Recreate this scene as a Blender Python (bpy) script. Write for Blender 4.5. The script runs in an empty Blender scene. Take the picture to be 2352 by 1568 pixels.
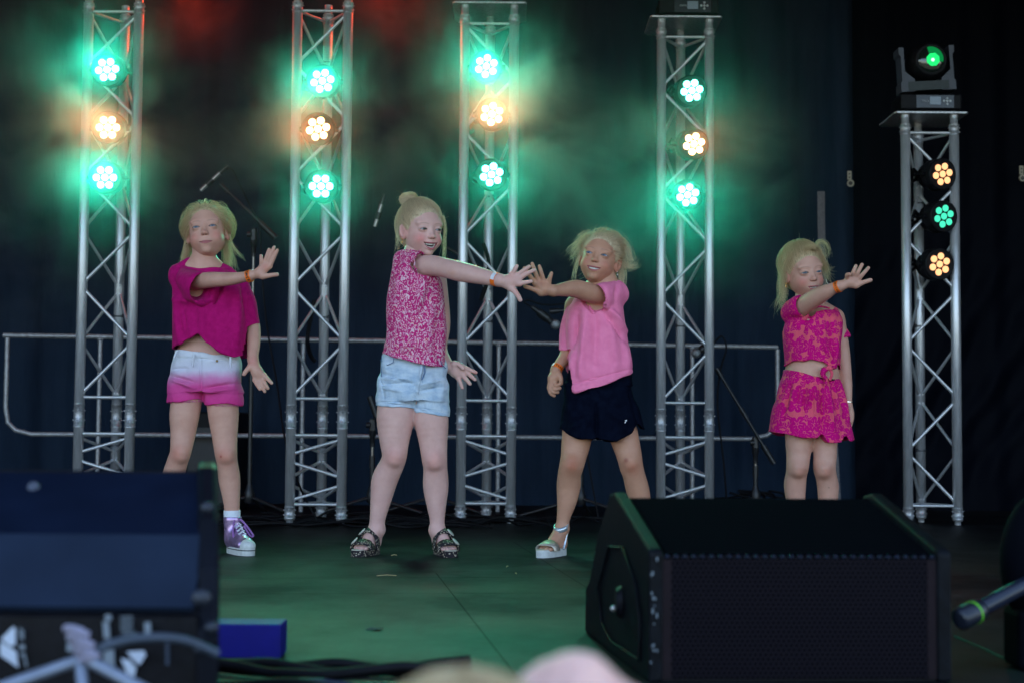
import bpy, bmesh, math, random
import numpy as np
from mathutils import Vector, Matrix
random.seed(7); np.random.seed(7)
SC = bpy.context.scene
COL = SC.collection
R_ = math.radians

# ------------------------------------------------------------------ camera
FPX = 3400.0; CX = 1176.0; CY = 784.0           # focal length and centre in a 2352 px wide frame
CAM = np.array([0.0, 0.0, 0.46])
PITCH = math.atan(196/3400.0); ROLL = 0.0075
_F = np.array([0, math.cos(PITCH), math.sin(PITCH)])
_R0 = np.array([1.0, 0, 0]); _U0 = np.array([0, -math.sin(PITCH), math.cos(PITCH)])
_R = math.cos(ROLL)*_R0 + math.sin(ROLL)*_U0
_U = -math.sin(ROLL)*_R0 + math.cos(ROLL)*_U0
cd = bpy.data.cameras.new("camera"); cam = bpy.data.objects.new("camera", cd); COL.objects.link(cam)
cd.sensor_width = 36.0; cd.lens = 36.0*FPX/2352.0
cd.clip_start = 0.05; cd.clip_end = 400
M = Matrix(((_R[0], _U[0], -_F[0], CAM[0]), (_R[1], _U[1], -_F[1], CAM[1]), (_R[2], _U[2], -_F[2], CAM[2]), (0, 0, 0, 1)))
cam.matrix_world = M
cd.dof.use_dof = True; cd.dof.focus_distance = 5.3; cd.dof.aperture_fstop = 3.4
SC.camera = cam
def P(px, py, Y):
    d = _F + (px-CX)/FPX*_R - (py-CY)/FPX*_U
    return CAM + d*((Y-CAM[1])/d[1])
def G(px, py, z=0.0):
    d = _F + (px-CX)/FPX*_R - (py-CY)/FPX*_U
    return CAM + d*((z-CAM[2])/d[2])

# ------------------------------------------------------------------ world, sun, exposure
w = bpy.data.worlds.new("World"); SC.world = w; w.use_nodes = True
nt = w.node_tree; nt.nodes.clear()
sky = nt.nodes.new("ShaderNodeTexSky"); sky.sky_type = 'NISHITA'; sky.sun_disc = False
SUN_EL, SUN_AZ = 48.0, 20.0                      # the sun stands behind the stage roof
sky.sun_elevation = R_(SUN_EL); sky.sun_rotation = R_(SUN_AZ); sky.dust_density = 1.2; sky.air_density = 1.0
bg = nt.nodes.new("ShaderNodeBackground"); bg.inputs[1].default_value = 0.15
wo = nt.nodes.new("ShaderNodeOutputWorld")
nt.links.new(sky.outputs[0], bg.inputs[0]); nt.links.new(bg.outputs[0], wo.inputs[0])
sl = bpy.data.lights.new("sun", 'SUN'); so = bpy.data.objects.new("sun", sl); COL.objects.link(so)
sl.energy = 4.5; sl.angle = R_(0.5); sl.color = (1.0, 0.95, 0.88)
sd = Vector((math.sin(R_(SUN_AZ))*math.cos(R_(SUN_EL)), math.cos(R_(SUN_AZ))*math.cos(R_(SUN_EL)), math.sin(R_(SUN_EL))))
so.rotation_euler = sd.to_track_quat('Z', 'Y').to_euler(); so.location = (0, 12, 12)
SC.view_settings.view_transform = 'Standard'; SC.view_settings.look = 'None'
SC.view_settings.exposure = 2.02; SC.view_settings.gamma = 1.0
SC.cycles.max_bounces = 8; SC.cycles.diffuse_bounces = 3; SC.cycles.glossy_bounces = 3
SC.cycles.transmission_bounces = 4; SC.cycles.volume_bounces = 0; SC.cycles.transparent_max_bounces = 8
SC.cycles.use_denoising = True; SC.cycles.sample_clamp_indirect = 4.0
SC.cycles.volume_step_rate = 0.6; SC.cycles.volume_max_steps = 96

# ------------------------------------------------------------------ object helpers
def tag(o, label=None, cat=None, group=None, kind=None):
    if label: o["label"] = label
    if cat: o["category"] = cat
    if group: o["group"] = group
    if kind: o["kind"] = kind
    return o
def empty(name, loc=(0, 0, 0), rz=0.0):
    o = bpy.data.objects.new(name, None); COL.objects.link(o)
    o.location = loc; o.rotation_euler = (0, 0, rz); o.empty_display_size = 0.1
    bpy.context.view_layer.update() if False else None
    return o
def link_data(name, data, mat=None, parent=None, world=True):
    """link one object; geometry given in world space is moved under an Empty parent placed at its base"""
    o = bpy.data.objects.new(name, data); COL.objects.link(o)
    if mat is not None:
        for m in (mat if isinstance(mat, (list, tuple)) else [mat]): data.materials.append(m)
    if parent is not None:
        o.parent = parent
        if world:
            top = Matrix.Identity(4); q = parent; chain = []
            while q is not None: chain.append(q.matrix_basis.copy() if not q.parent else q.matrix_parent_inverse @ q.matrix_basis); q = q.parent
            for c_ in reversed(chain): top = top @ c_
            o.matrix_parent_inverse = top.inverted()
    return o
def mesh_obj(name, verts, faces, mat=None, parent=None, smooth=False, world=True, mats_idx=None, cols=None):
    me = bpy.data.meshes.new(name)
    if isinstance(verts, np.ndarray) and isinstance(faces, np.ndarray):
        nv = len(verts); nf = len(faces); k = faces.shape[1]
        me.vertices.add(nv); me.vertices.foreach_set("co", verts.astype(np.float32).ravel())
        me.loops.add(nf*k); me.loops.foreach_set("vertex_index", faces.astype(np.int32).ravel())
        me.polygons.add(nf); me.polygons.foreach_set("loop_start", np.arange(0, nf*k, k, dtype=np.int32))
        me.update(calc_edges=True); me.validate()
    else:
        me.from_pydata([tuple(map(float, v)) for v in verts], [], [tuple(int(i) for i in f) for f in faces]); me.update()
    if smooth: me.polygons.foreach_set("use_smooth", [True]*len(me.polygons))
    if mats_idx is not None: me.polygons.foreach_set("material_index", np.asarray(mats_idx, dtype=np.int32))
    if cols is not None:
        ca = me.color_attributes.new("tint", 'FLOAT_COLOR', 'POINT')
        ca.data.foreach_set("color", cols.astype(np.float32).ravel())
    return link_data(name, me, mat, parent, world)
class MB:
    """collects simple shapes into ONE mesh"""
    def __init__(s): s.v = []; s.f = []; s.sm = []
    def add(s, vs, fs, smooth=False):
        n = len(s.v); s.v += [tuple(map(float, v)) for v in vs]; s.f += [tuple(i+n for i in f) for f in fs]; s.sm += [smooth]*len(fs)
        return s
    def box(s, c, size, M=None, bev=0.0):
        bm = bmesh.new(); bmesh.ops.create_cube(bm, size=1.0)
        for v in bm.verts: v.co = Vector((v.co.x*size[0], v.co.y*size[1], v.co.z*size[2]))
        if bev > 0: bmesh.ops.bevel(bm, geom=bm.edges[:], offset=bev, segments=2, affect='EDGES', profile=0.5)
        bm.verts.index_update()
        vs = [v.co.copy() for v in bm.verts]
        if M is not None: vs = [M @ v for v in vs]
        vs = [v+Vector(c) for v in vs]
        s.add(vs, [[v.index for v in f.verts] for f in bm.faces]); bm.free(); return s
    def tube(s, pts, r, n=10, cap=True):
        pts = [Vector(p) for p in pts]; m = len(pts)
        rs = r if isinstance(r, (list, tuple)) else [r]*m
        vs = []; fs = []; up = None
        for i, p in enumerate(pts):
            t = (pts[min(i+1, m-1)]-pts[max(i-1, 0)]).normalized()
            if up is None:
                up = Vector((0, 0, 1)) if abs(t.z) < 0.9 else Vector((1, 0, 0))
            a = t.cross(up);  a = a.normalized() if a.length > 1e-6 else t.orthogonal().normalized()
            b = t.cross(a).normalized(); up = -b if False else a.cross(t)
            for k in range(n):
                an = 2*math.pi*k/n; vs.append(p + (a*math.cos(an)+b*math.sin(an))*rs[i])
        for i in range(m-1):
            for k in range(n):
                a0 = i*n+k; a1 = i*n+(k+1) % n; fs.append((a0, a1, a1+n, a0+n))
        s.add(vs, fs, True)
        if cap: s.add([vs[k] for k in range(n)], [tuple(range(n))[::-1]]); s.add([vs[(m-1)*n+k] for k in range(n)], [tuple(range(n))])
        return s
    def lathe(s, c, ax, prof, n=28, smooth=True):
        """prof: (distance along ax, radius)"""
        c = Vector(c); ax = Vector(ax).normalized(); a = ax.orthogonal().normalized(); b = ax.cross(a)
        vs = []; fs = []
        for (d, r) in prof:
            for k in range(n):
                an = 2*math.pi*k/n; vs.append(c+ax*d+(a*math.cos(an)+b*math.sin(an))*r)
        for i in range(len(prof)-1):
            for k in range(n):
                a0 = i*n+k; a1 = i*n+(k+1) % n; fs.append((a0, a1, a1+n, a0+n))
        s.add(vs, fs, smooth)
        s.add([vs[k] for k in range(n)], [tuple(range(n))[::-1]]); s.add([vs[(len(prof)-1)*n+k] for k in range(n)], [tuple(range(n))])
        return s
    def ball(s, c, r, M=None, nu=16, nv=10):
        vs = []; fs = []; rr = r if isinstance(r, (tuple, list)) else (r, r, r)
        for i in range(nv+1):
            th = math.pi*i/nv
            for k in range(nu):
                ph = 2*math.pi*k/nu
                v = Vector((rr[0]*math.sin(th)*math.cos(ph), rr[1]*math.sin(th)*math.sin(ph), rr[2]*math.cos(th)))
                if M is not None: v = M @ v
                vs.append(v+Vector(c))
        for i in range(nv):
            for k in range(nu):
                a0 = i*nu+k; a1 = i*nu+(k+1) % nu; fs.append((a0, a0+nu, a1+nu, a1))
        return s.add(vs, fs, True)
    def prism(s, poly, d0, d1, fn):
        """poly of 2D points, fn(u, v, d) -> 3D"""
        n = len(poly); vs = [fn(u, v, d0) for u, v in poly]+[fn(u, v, d1) for u, v in poly]
        fs = [tuple(range(n)), tuple(range(n, 2*n))[::-1]]+[(i, i+n, (i+1) % n+n, (i+1) % n) for i in range(n)]
        return s.add(vs, fs)
    def build(s, name, mat=None, parent=None, world=True):
        me = bpy.data.meshes.new(name); me.from_pydata(s.v, [], s.f); me.update()
        bm = bmesh.new(); bm.from_mesh(me); bmesh.ops.recalc_face_normals(bm, faces=bm.faces[:]); bm.to_mesh(me); bm.free()
        me.polygons.foreach_set("use_smooth", s.sm[:len(me.polygons)])
        return link_data(name, me, mat, parent, world)
def spline(pts, n=8):
    """Catmull-Rom through the points"""
    pts = [np.array(p, float) for p in pts]; out = []
    for i in range(len(pts)-1):
        p0 = pts[max(i-1, 0)]; p1 = pts[i]; p2 = pts[i+1]; p3 = pts[min(i+2, len(pts)-1)]
        for k in range(n):
            t = k/n
            out.append(0.5*((2*p1)+(-p0+p2)*t+(2*p0-5*p1+4*p2-p3)*t*t+(-p0+3*p1-3*p2+p3)*t**3))
    out.append(pts[-1]); return out

# ------------------------------------------------------------------ materials
def new_mat(name):
    m = bpy.data.materials.new(name); m.use_nodes = True; t = m.node_tree
    for n in list(t.nodes): t.nodes.remove(n)
    out = t.nodes.new("ShaderNodeOutputMaterial"); b = t.nodes.new("ShaderNodeBsdfPrincipled")
    t.links.new(b.outputs[0], out.inputs[0]); return m, t, b, out
def N(t, typ, **kw):
    n = t.nodes.new(typ)
    for k, v in kw.items():
        if k.startswith("i_"):
            key = k[2:]; key = int(key) if key.isdigit() else key
            n.inputs[key].default_value = v
        else: setattr(n, k, v)
    return n
def L(t, a, b): t.links.new(a, b)
def MATH(t, op, a, b=None, clamp=False):
    n = t.nodes.new("ShaderNodeMath"); n.operation = op; n.use_clamp = clamp
    for i, v in enumerate((a, b)):
        if v is None: continue
        if isinstance(v, (int, float)): n.inputs[i].default_value = v
        else: L(t, v, n.inputs[i])
    return n.outputs[0]
def ramp(t, fac, stops, interp='LINEAR'):
    n = t.nodes.new("ShaderNodeValToRGB"); n.color_ramp.interpolation = interp
    e = n.color_ramp.elements
    while len(e) < len(stops): e.new(0.5)
    for i, (p, c) in enumerate(stops): e[i].position = p; e[i].color = (*c, 1) if len(c) == 3 else c
    L(t, fac, n.inputs[0]); return n.outputs[0]
def mixc(t, fac, a, b, bt='MIX'):
    n = t.nodes.new("ShaderNodeMix"); n.data_type = 'RGBA'; n.blend_type = bt
    for s_, v in ((n.inputs[0], fac), (n.inputs[6], a), (n.inputs[7], b)):
        if isinstance(v, (int, float)): s_.default_value = v
        elif isinstance(v, (tuple, list)): s_.default_value = (*v, 1) if len(v) == 3 else v
        else: L(t, v, s_)
    return n.outputs[2]
def objco(t): return t.nodes.new("ShaderNodeTexCoord").outputs["Object"]
def bump(t, b, h, strength=0.3, dist=0.002):
    n = N(t, "ShaderNodeBump"); n.inputs["Strength"].default_value = strength; n.inputs["Distance"].default_value = dist
    L(t, h, n.inputs["Height"]); L(t, n.outputs[0], b.inputs["Normal"])
def noise(t, scale, detail=3, rough=0.5, vec=None):
    n = N(t, "ShaderNodeTexNoise"); n.inputs["Scale"].default_value = scale; n.inputs["Detail"].default_value = detail
    n.inputs["Roughness"].default_value = rough
    L(t, vec if vec is not None else objco(t), n.inputs["Vector"]); return n.outputs[0]
def plain(name, col, rough=0.5, metal=0.0, var=0.15, vscale=30, bmp=0.0, bscale=200, spec=None, coat=0, sheen=0):
    m, t, b, o = new_mat(name)
    nz = noise(t, vscale, 4)
    c2 = tuple(max(0, c*(1-var)) for c in col); c1 = tuple(min(1, c*(1+var)) for c in col)
    L(t, ramp(t, nz, [(0.3, c2), (0.7, c1)]), b.inputs["Base Color"])
    L(t, MATH(t, 'ADD', MATH(t, 'MULTIPLY', nz, 0.12), rough-0.06), b.inputs["Roughness"])
    b.inputs["Metallic"].default_value = metal
    if spec is not None: b.inputs["Specular IOR Level"].default_value = spec
    if coat: b.inputs["Coat Weight"].default_value = coat
    if sheen: b.inputs["Sheen Weight"].default_value = sheen; b.inputs["Sheen Roughness"].default_value = 0.4
    if bmp: bump(t, b, noise(t, bscale, 2), bmp)
    return m
def emit(name, col, st):
    m, t, b, o = new_mat(name); e = N(t, "ShaderNodeEmission"); t.nodes.remove(b)
    e.inputs[0].default_value = (*col, 1); e.inputs[1].default_value = st; L(t, e.outputs[0], o.inputs[0]); return m
def skin_mat(name, rough=0.45):
    m, t, b, o = new_mat(name)
    a = N(t, "ShaderNodeAttribute", attribute_name="tint"); nz = noise(t, 25, 4, 0.6)
    L(t, mixc(t, 1.0, a.outputs[0], ramp(t, nz, [(0.3, (.92, .88, .88)), (0.7, (1.04, 1.06, 1.06))]), 'MULTIPLY'), b.inputs["Base Color"])
    b.inputs["Roughness"].default_value = rough; b.inputs["Specular IOR Level"].default_value = 0.28
    b.inputs["Subsurface Weight"].default_value = 0.12; b.inputs["Subsurface Radius"].default_value = (0.012, 0.005, 0.003)
    b.inputs["Subsurface Scale"].default_value = 1.0
    bump(t, b, noise(t, 260, 2), 0.12, 0.001); return m
def fabric(name, colfn, rough=0.85, wr=0.35, wscale=14, weave=900, sheen=0.03, spec=.08):
    m, t, b, o = new_mat(name); c = colfn(t)
    if isinstance(c, tuple): b.inputs["Base Color"].default_value = (*c, 1)
    else: L(t, c, b.inputs["Base Color"])
    b.inputs["Specular IOR Level"].default_value = spec; b.inputs["Roughness"].default_value = rough; b.inputs["Sheen Weight"].default_value = sheen; b.inputs["Sheen Roughness"].default_value = 0.5
    mp = N(t, "ShaderNodeMapping"); L(t, objco(t), mp.inputs[0]); mp.inputs["Scale"].default_value = (1.6, 1, 0.55); mp.inputs["Rotation"].default_value = (0, 0.35, 0)
    h = MATH(t, 'ADD', noise(t, wscale, 3, 0.5, mp.outputs[0]), MATH(t, 'MULTIPLY', noise(t, weave, 1), 0.03))
    bump(t, b, h, wr, 0.02); return m
# ------------------------------------------------------------------ implicit surfaces (bodies and clothes)
def smin(a, b, k):
    h = np.maximum(k-np.abs(a-b), 0)/k; return np.minimum(a, b)-h*h*k*0.25
class Field:
    def __init__(s): s.ops = []; s.lo = np.array([9e9]*3); s.hi = -s.lo
    def _a(s, fn, lo, hi, k, op):
        lo = np.asarray(lo, float); hi = np.asarray(hi, float); s.ops.append((fn, lo, hi, max(k, 1e-4), op))
        if op == 'u': s.lo = np.minimum(s.lo, lo); s.hi = np.maximum(s.hi, hi)
        return s
    def rc(s, a, b, r1, r2, k=0.01, op='u'):
        a = np.asarray(a, float); b = np.asarray(b, float); ba = b-a; L2 = max(float(ba@ba), 1e-12)
        def fn(X, Y, Z):
            t = np.clip(((X-a[0])*ba[0]+(Y-a[1])*ba[1]+(Z-a[2])*ba[2])/L2, 0, 1)
            return np.sqrt((X-a[0]-t*ba[0])**2+(Y-a[1]-t*ba[1])**2+(Z-a[2]-t*ba[2])**2)-(r1+(r2-r1)*t)
        r = max(r1, r2); return s._a(fn, np.minimum(a-r1, b-r2), np.maximum(a+r1, b+r2), k, op)
    def chain(s, pts, k=0.01, op='u'):
        """pts: [(point, radius), ...]: one smooth tapering tube through all the points"""
        q = [np.append(np.asarray(p, float), r) for p, r in pts]
        q = spline(q, 4) if len(q) > 2 else q
        q = np.array(q); rm = q[:, 3].max()
        def fn(X, Y, Z):
            out = np.full(np.broadcast(X, Y, Z).shape, .05, np.float32); ax = (X.ravel(), Y.ravel(), Z.ravel()); m = k+rm+.008
            for a_, b_ in zip(q[:-1], q[1:]):
                sl_ = []
                for i in range(3):
                    i0 = int(np.searchsorted(ax[i], min(a_[i], b_[i])-m)); i1 = int(np.searchsorted(ax[i], max(a_[i], b_[i])+m)); sl_.append(slice(i0, i1))
                if any(w_.stop <= w_.start for w_ in sl_): continue
                x, y, z = X[sl_[0]], Y[:, sl_[1]], Z[:, :, sl_[2]]; ba = b_[:3]-a_[:3]; L2 = max(float(ba@ba), 1e-12)
                t = np.clip(((x-a_[0])*ba[0]+(y-a_[1])*ba[1]+(z-a_[2])*ba[2])/L2, 0, 1)
                d = np.sqrt((x-a_[0]-t*ba[0])**2+(y-a_[1]-t*ba[1])**2+(z-a_[2]-t*ba[2])**2)-(a_[3]+(b_[3]-a_[3])*t)
                sl_ = tuple(sl_); out[sl_] = np.minimum(out[sl_], d)
            return out
        return s._a(fn, (q[:, :3]-q[:, 3:]).min(0), (q[:, :3]+q[:, 3:]).max(0), k, op)
    def el(s, c, r, k=0.01, op='u', R=None):
        c = np.asarray(c, float); r = np.asarray(r, float); Ri = np.linalg.inv(R) if R is not None else None
        def fn(X, Y, Z):
            x, y, z = X-c[0], Y-c[1], Z-c[2]
            if Ri is not None: x, y, z = (Ri[i, 0]*x+Ri[i, 1]*y+Ri[i, 2]*z for i in range(3))
            k0 = np.sqrt((x/r[0])**2+(y/r[1])**2+(z/r[2])**2); k1 = np.sqrt((x/r[0]**2)**2+(y/r[1]**2)**2+(z/r[2]**2)**2)
            return k0*(k0-1)/np.maximum(k1, 1e-6)
        m = r if R is None else np.array([r.max()]*3)
        return s._a(fn, c-m, c+m, k, op)
    def prof(s, zs, xl, xr, yc, yd, n=2.3, k=0.01, op='u', grow=0.0):
        """a standing shape given by its left and right outline over height"""
        o = np.argsort(zs); zs = np.asarray(zs, float)[o]; xl, xr, yc, yd = (np.asarray(v, float)[o] if np.ndim(v) else np.full(len(zs), float(v)) for v in (xl, xr, yc, yd))
        zz = np.linspace(zs[0], zs[-1], 160)
        def sm(v):
            q = np.interp(zz, zs, v); kk = np.ones(9)/9; return np.convolve(np.pad(q, 4, 'edge'), kk, 'valid')
        xl2, xr2, yc2, yd2 = sm(xl), sm(xr), sm(yc), sm(yd)
        def fn(X, Y, Z):
            Zf = Z.ravel(); l = np.interp(Zf, zz, xl2).reshape(Z.shape); r_ = np.interp(Zf, zz, xr2).reshape(Z.shape)
            c = np.interp(Zf, zz, yc2).reshape(Z.shape); d = np.interp(Zf, zz, yd2).reshape(Z.shape)+grow
            hw = (r_-l)/2+grow; cx = (l+r_)/2
            q = (np.abs((X-cx)/hw)**n+np.abs((Y-c)/d)**n)**(1/n)
            f = (q-1)*np.minimum(hw, d)
            return np.maximum(f, np.maximum(Z-zs[-1], zs[0]-Z))
        return s._a(fn, (xl.min()-grow, (yc-yd).min()-grow, zs[0]), (xr.max()+grow, (yc+yd).max()+grow, zs[-1]), k, op)
    def cut(s, fn): s.ops.append((fn, None, None, 1e-4, 'c')); return s
    def eval(s, lo, hi, h):
        n = [max(4, int(math.ceil((hi[i]-lo[i])/h))+1) for i in range(3)]
        ax = [lo[i]+h*np.arange(n[i]) for i in range(3)]
        V = np.full(n, 0.05, np.float32)
        for fn, a, b, k, op in s.ops:
            if op == 'c':
                X, Y, Z = ax[0][:, None, None], ax[1][None, :, None], ax[2][None, None, :]
                np.maximum(V, fn(X, Y, Z).astype(np.float32), out=V); continue
            m = k+3*h; i0 = []; i1 = []
            for i in range(3):
                i0.append(int(np.clip(math.floor((a[i]-m-lo[i])/h), 0, n[i]))); i1.append(int(np.clip(math.ceil((b[i]+m-lo[i])/h)+1, 0, n[i])))
            if any(i1[i] <= i0[i] for i in range(3)): continue
            sl_ = tuple(slice(i0[i], i1[i]) for i in range(3))
            X, Y, Z = ax[0][sl_[0]][:, None, None], ax[1][sl_[1]][None, :, None], ax[2][sl_[2]][None, None, :]
            d = fn(X, Y, Z).astype(np.float32)
            V[sl_] = smin(V[sl_], d, k) if op == 'u' else -smin(-V[sl_], d, k)
        return V
    def mesh(s, h=0.003, lo=None, hi=None, pad=0.006):
        lo = (s.lo-pad) if lo is None else np.asarray(lo, float); hi = (s.hi+pad) if hi is None else np.asarray(hi, float)
        return surf_nets(s.eval(lo, hi, h), lo, h)
def surf_nets(V, lo, h):
    I = V < 0; nx, ny, nz = V.shape
    c = np.zeros((nx-1, ny-1, nz-1), np.uint8)
    offs = [(i, j, k) for i in (0, 1) for j in (0, 1) for k in (0, 1)]
    for (i, j, k) in offs: c += I[i:nx-1+i, j:ny-1+j, k:nz-1+k]
    act = (c > 0) & (c < 8); idx = np.argwhere(act)
    cell = np.full(act.shape, -1, np.int32); cell[act] = np.arange(len(idx))
    acc = np.zeros((len(idx), 3), np.float32); cnt = np.zeros(len(idx), np.float32)
    val = {o: V[idx[:, 0]+o[0], idx[:, 1]+o[1], idx[:, 2]+o[2]] for o in offs}
    for a in offs:
        for ax in range(3):
            if a[ax]: continue
            b = list(a); b[ax] = 1; b = tuple(b); va, vb = val[a], val[b]
            m = (va < 0) != (vb < 0); t = np.where(m, va/np.where(m, va-vb, 1), 0)
            p = np.array(a, np.float32)[None, :].repeat(len(idx), 0); p[:, ax] = t
            acc += p*m[:, None]; cnt += m
    verts = (acc/np.maximum(cnt, 1)[:, None]+idx)*h+np.asarray(lo)[None, :]
    quads = []
    for ax in range(3):
        sa = [slice(1, -1)]*3; sa[ax] = slice(0, -1); sb = [slice(1, -1)]*3; sb[ax] = slice(1, None)
        A = I[tuple(sa)]; B = I[tuple(sb)]; q = np.argwhere(A != B)
        if not len(q): continue
        base = q.copy(); u, v = (ax+1) % 3, (ax+2) % 3
        base[:, u] += 1; base[:, v] += 1
        def cl(du, dv):
            r = base.copy(); r[:, u] += du; r[:, v] += dv; return cell[r[:, 0], r[:, 1], r[:, 2]]
        Q = np.stack([cl(-1, -1), cl(0, -1), cl(0, 0), cl(-1, 0)], 1)
        fl = B[q[:, 0], q[:, 1], q[:, 2]] if False else B[tuple(q.T)]
        Q[fl] = Q[fl][:, ::-1]; Q = Q[(Q >= 0).all(1)]; quads.append(Q)
    F = np.concatenate(quads) if quads else np.zeros((0, 4), np.int32)
    return verts.astype(np.float64), F
def merge(parts):
    vs = []; fs = []; n = 0
    for v, f in parts: vs.append(v); fs.append(f+n); n += len(v)
    return np.concatenate(vs), np.concatenate(fs)
def drop_in_box(v, f, lo, hi):
    ins = ((v > lo) & (v < hi)).all(1); keep = ~ins[f].all(1); f = f[keep]
    used = np.zeros(len(v), bool); used[f.ravel()] = True; mp = np.cumsum(used)-1
    return v[used], mp[f]
def normals(v, f):
    n = np.cross(v[f[:, 2]]-v[f[:, 0]], v[f[:, 3]]-v[f[:, 1]]); out = np.zeros_like(v)
    for k in range(4): np.add.at(out, f[:, k], n)
    return out/np.maximum(np.linalg.norm(out, axis=1), 1e-12)[:, None]
def seg_dist_xz(v, a, b):
    p = v[:, [0, 2]]; a = np.asarray(a)[[0, 2]]; b = np.asarray(b)[[0, 2]]; ba = b-a
    t = np.clip(((p-a)@ba)/max(ba@ba, 1e-9), 0, 1); return np.linalg.norm(p-a-t[:, None]*ba, axis=1), t
def folds(v, f, lines, rnd=0.0015, seed=0, flow=(9, 3), ymax=None):
    """push cloth in and out along its normals: drawn folds plus a soft uneven drape"""
    n = normals(v, f); d = np.zeros(len(v))
    for a, b, wd, am in lines:
        r, t = seg_dist_xz(v, a, b); g = 2.5*am*np.exp(-(r/wd)**2)*np.sin(np.clip(t, 0.06, 0.94)*math.pi)**0.5
        if ymax is not None: g = g*(v[:, 1] < ymax)
        d += g
    rs = np.random.RandomState(seed)
    rnd = rnd*1.5
    for i in range(7):
        kx, kz = rs.uniform(.5, 1.6)*flow[0]*2*math.pi*rs.choice([-1, 1]), rs.uniform(.4, 1.3)*flow[1]*2*math.pi
        ky = rs.uniform(-1, 1)*flow[0]*4
        d += rnd*np.sin(v[:, 0]*kx+v[:, 2]*kz+v[:, 1]*ky+rs.uniform(0, 6.28))*(0.5+0.5*np.sin(v[:, 0]*kx*.37-v[:, 2]*kz*.61+rs.uniform(0, 6.28)))
    return v+n*d[:, None]
def rotm(yaw=0, pitch=0, roll=0):
    a, b, c = R_(yaw), R_(-pitch), R_(roll)
    Rz = np.array([[math.cos(a), -math.sin(a), 0], [math.sin(a), math.cos(a), 0], [0, 0, 1]])
    Rx = np.array([[1, 0, 0], [0, math.cos(b), -math.sin(b)], [0, math.sin(b), math.cos(b)]])
    Ry = np.array([[math.cos(c), 0, math.sin(c)], [0, 1, 0], [-math.sin(c), 0, math.cos(c)]])
    return Ry@Rz@Rx

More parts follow.
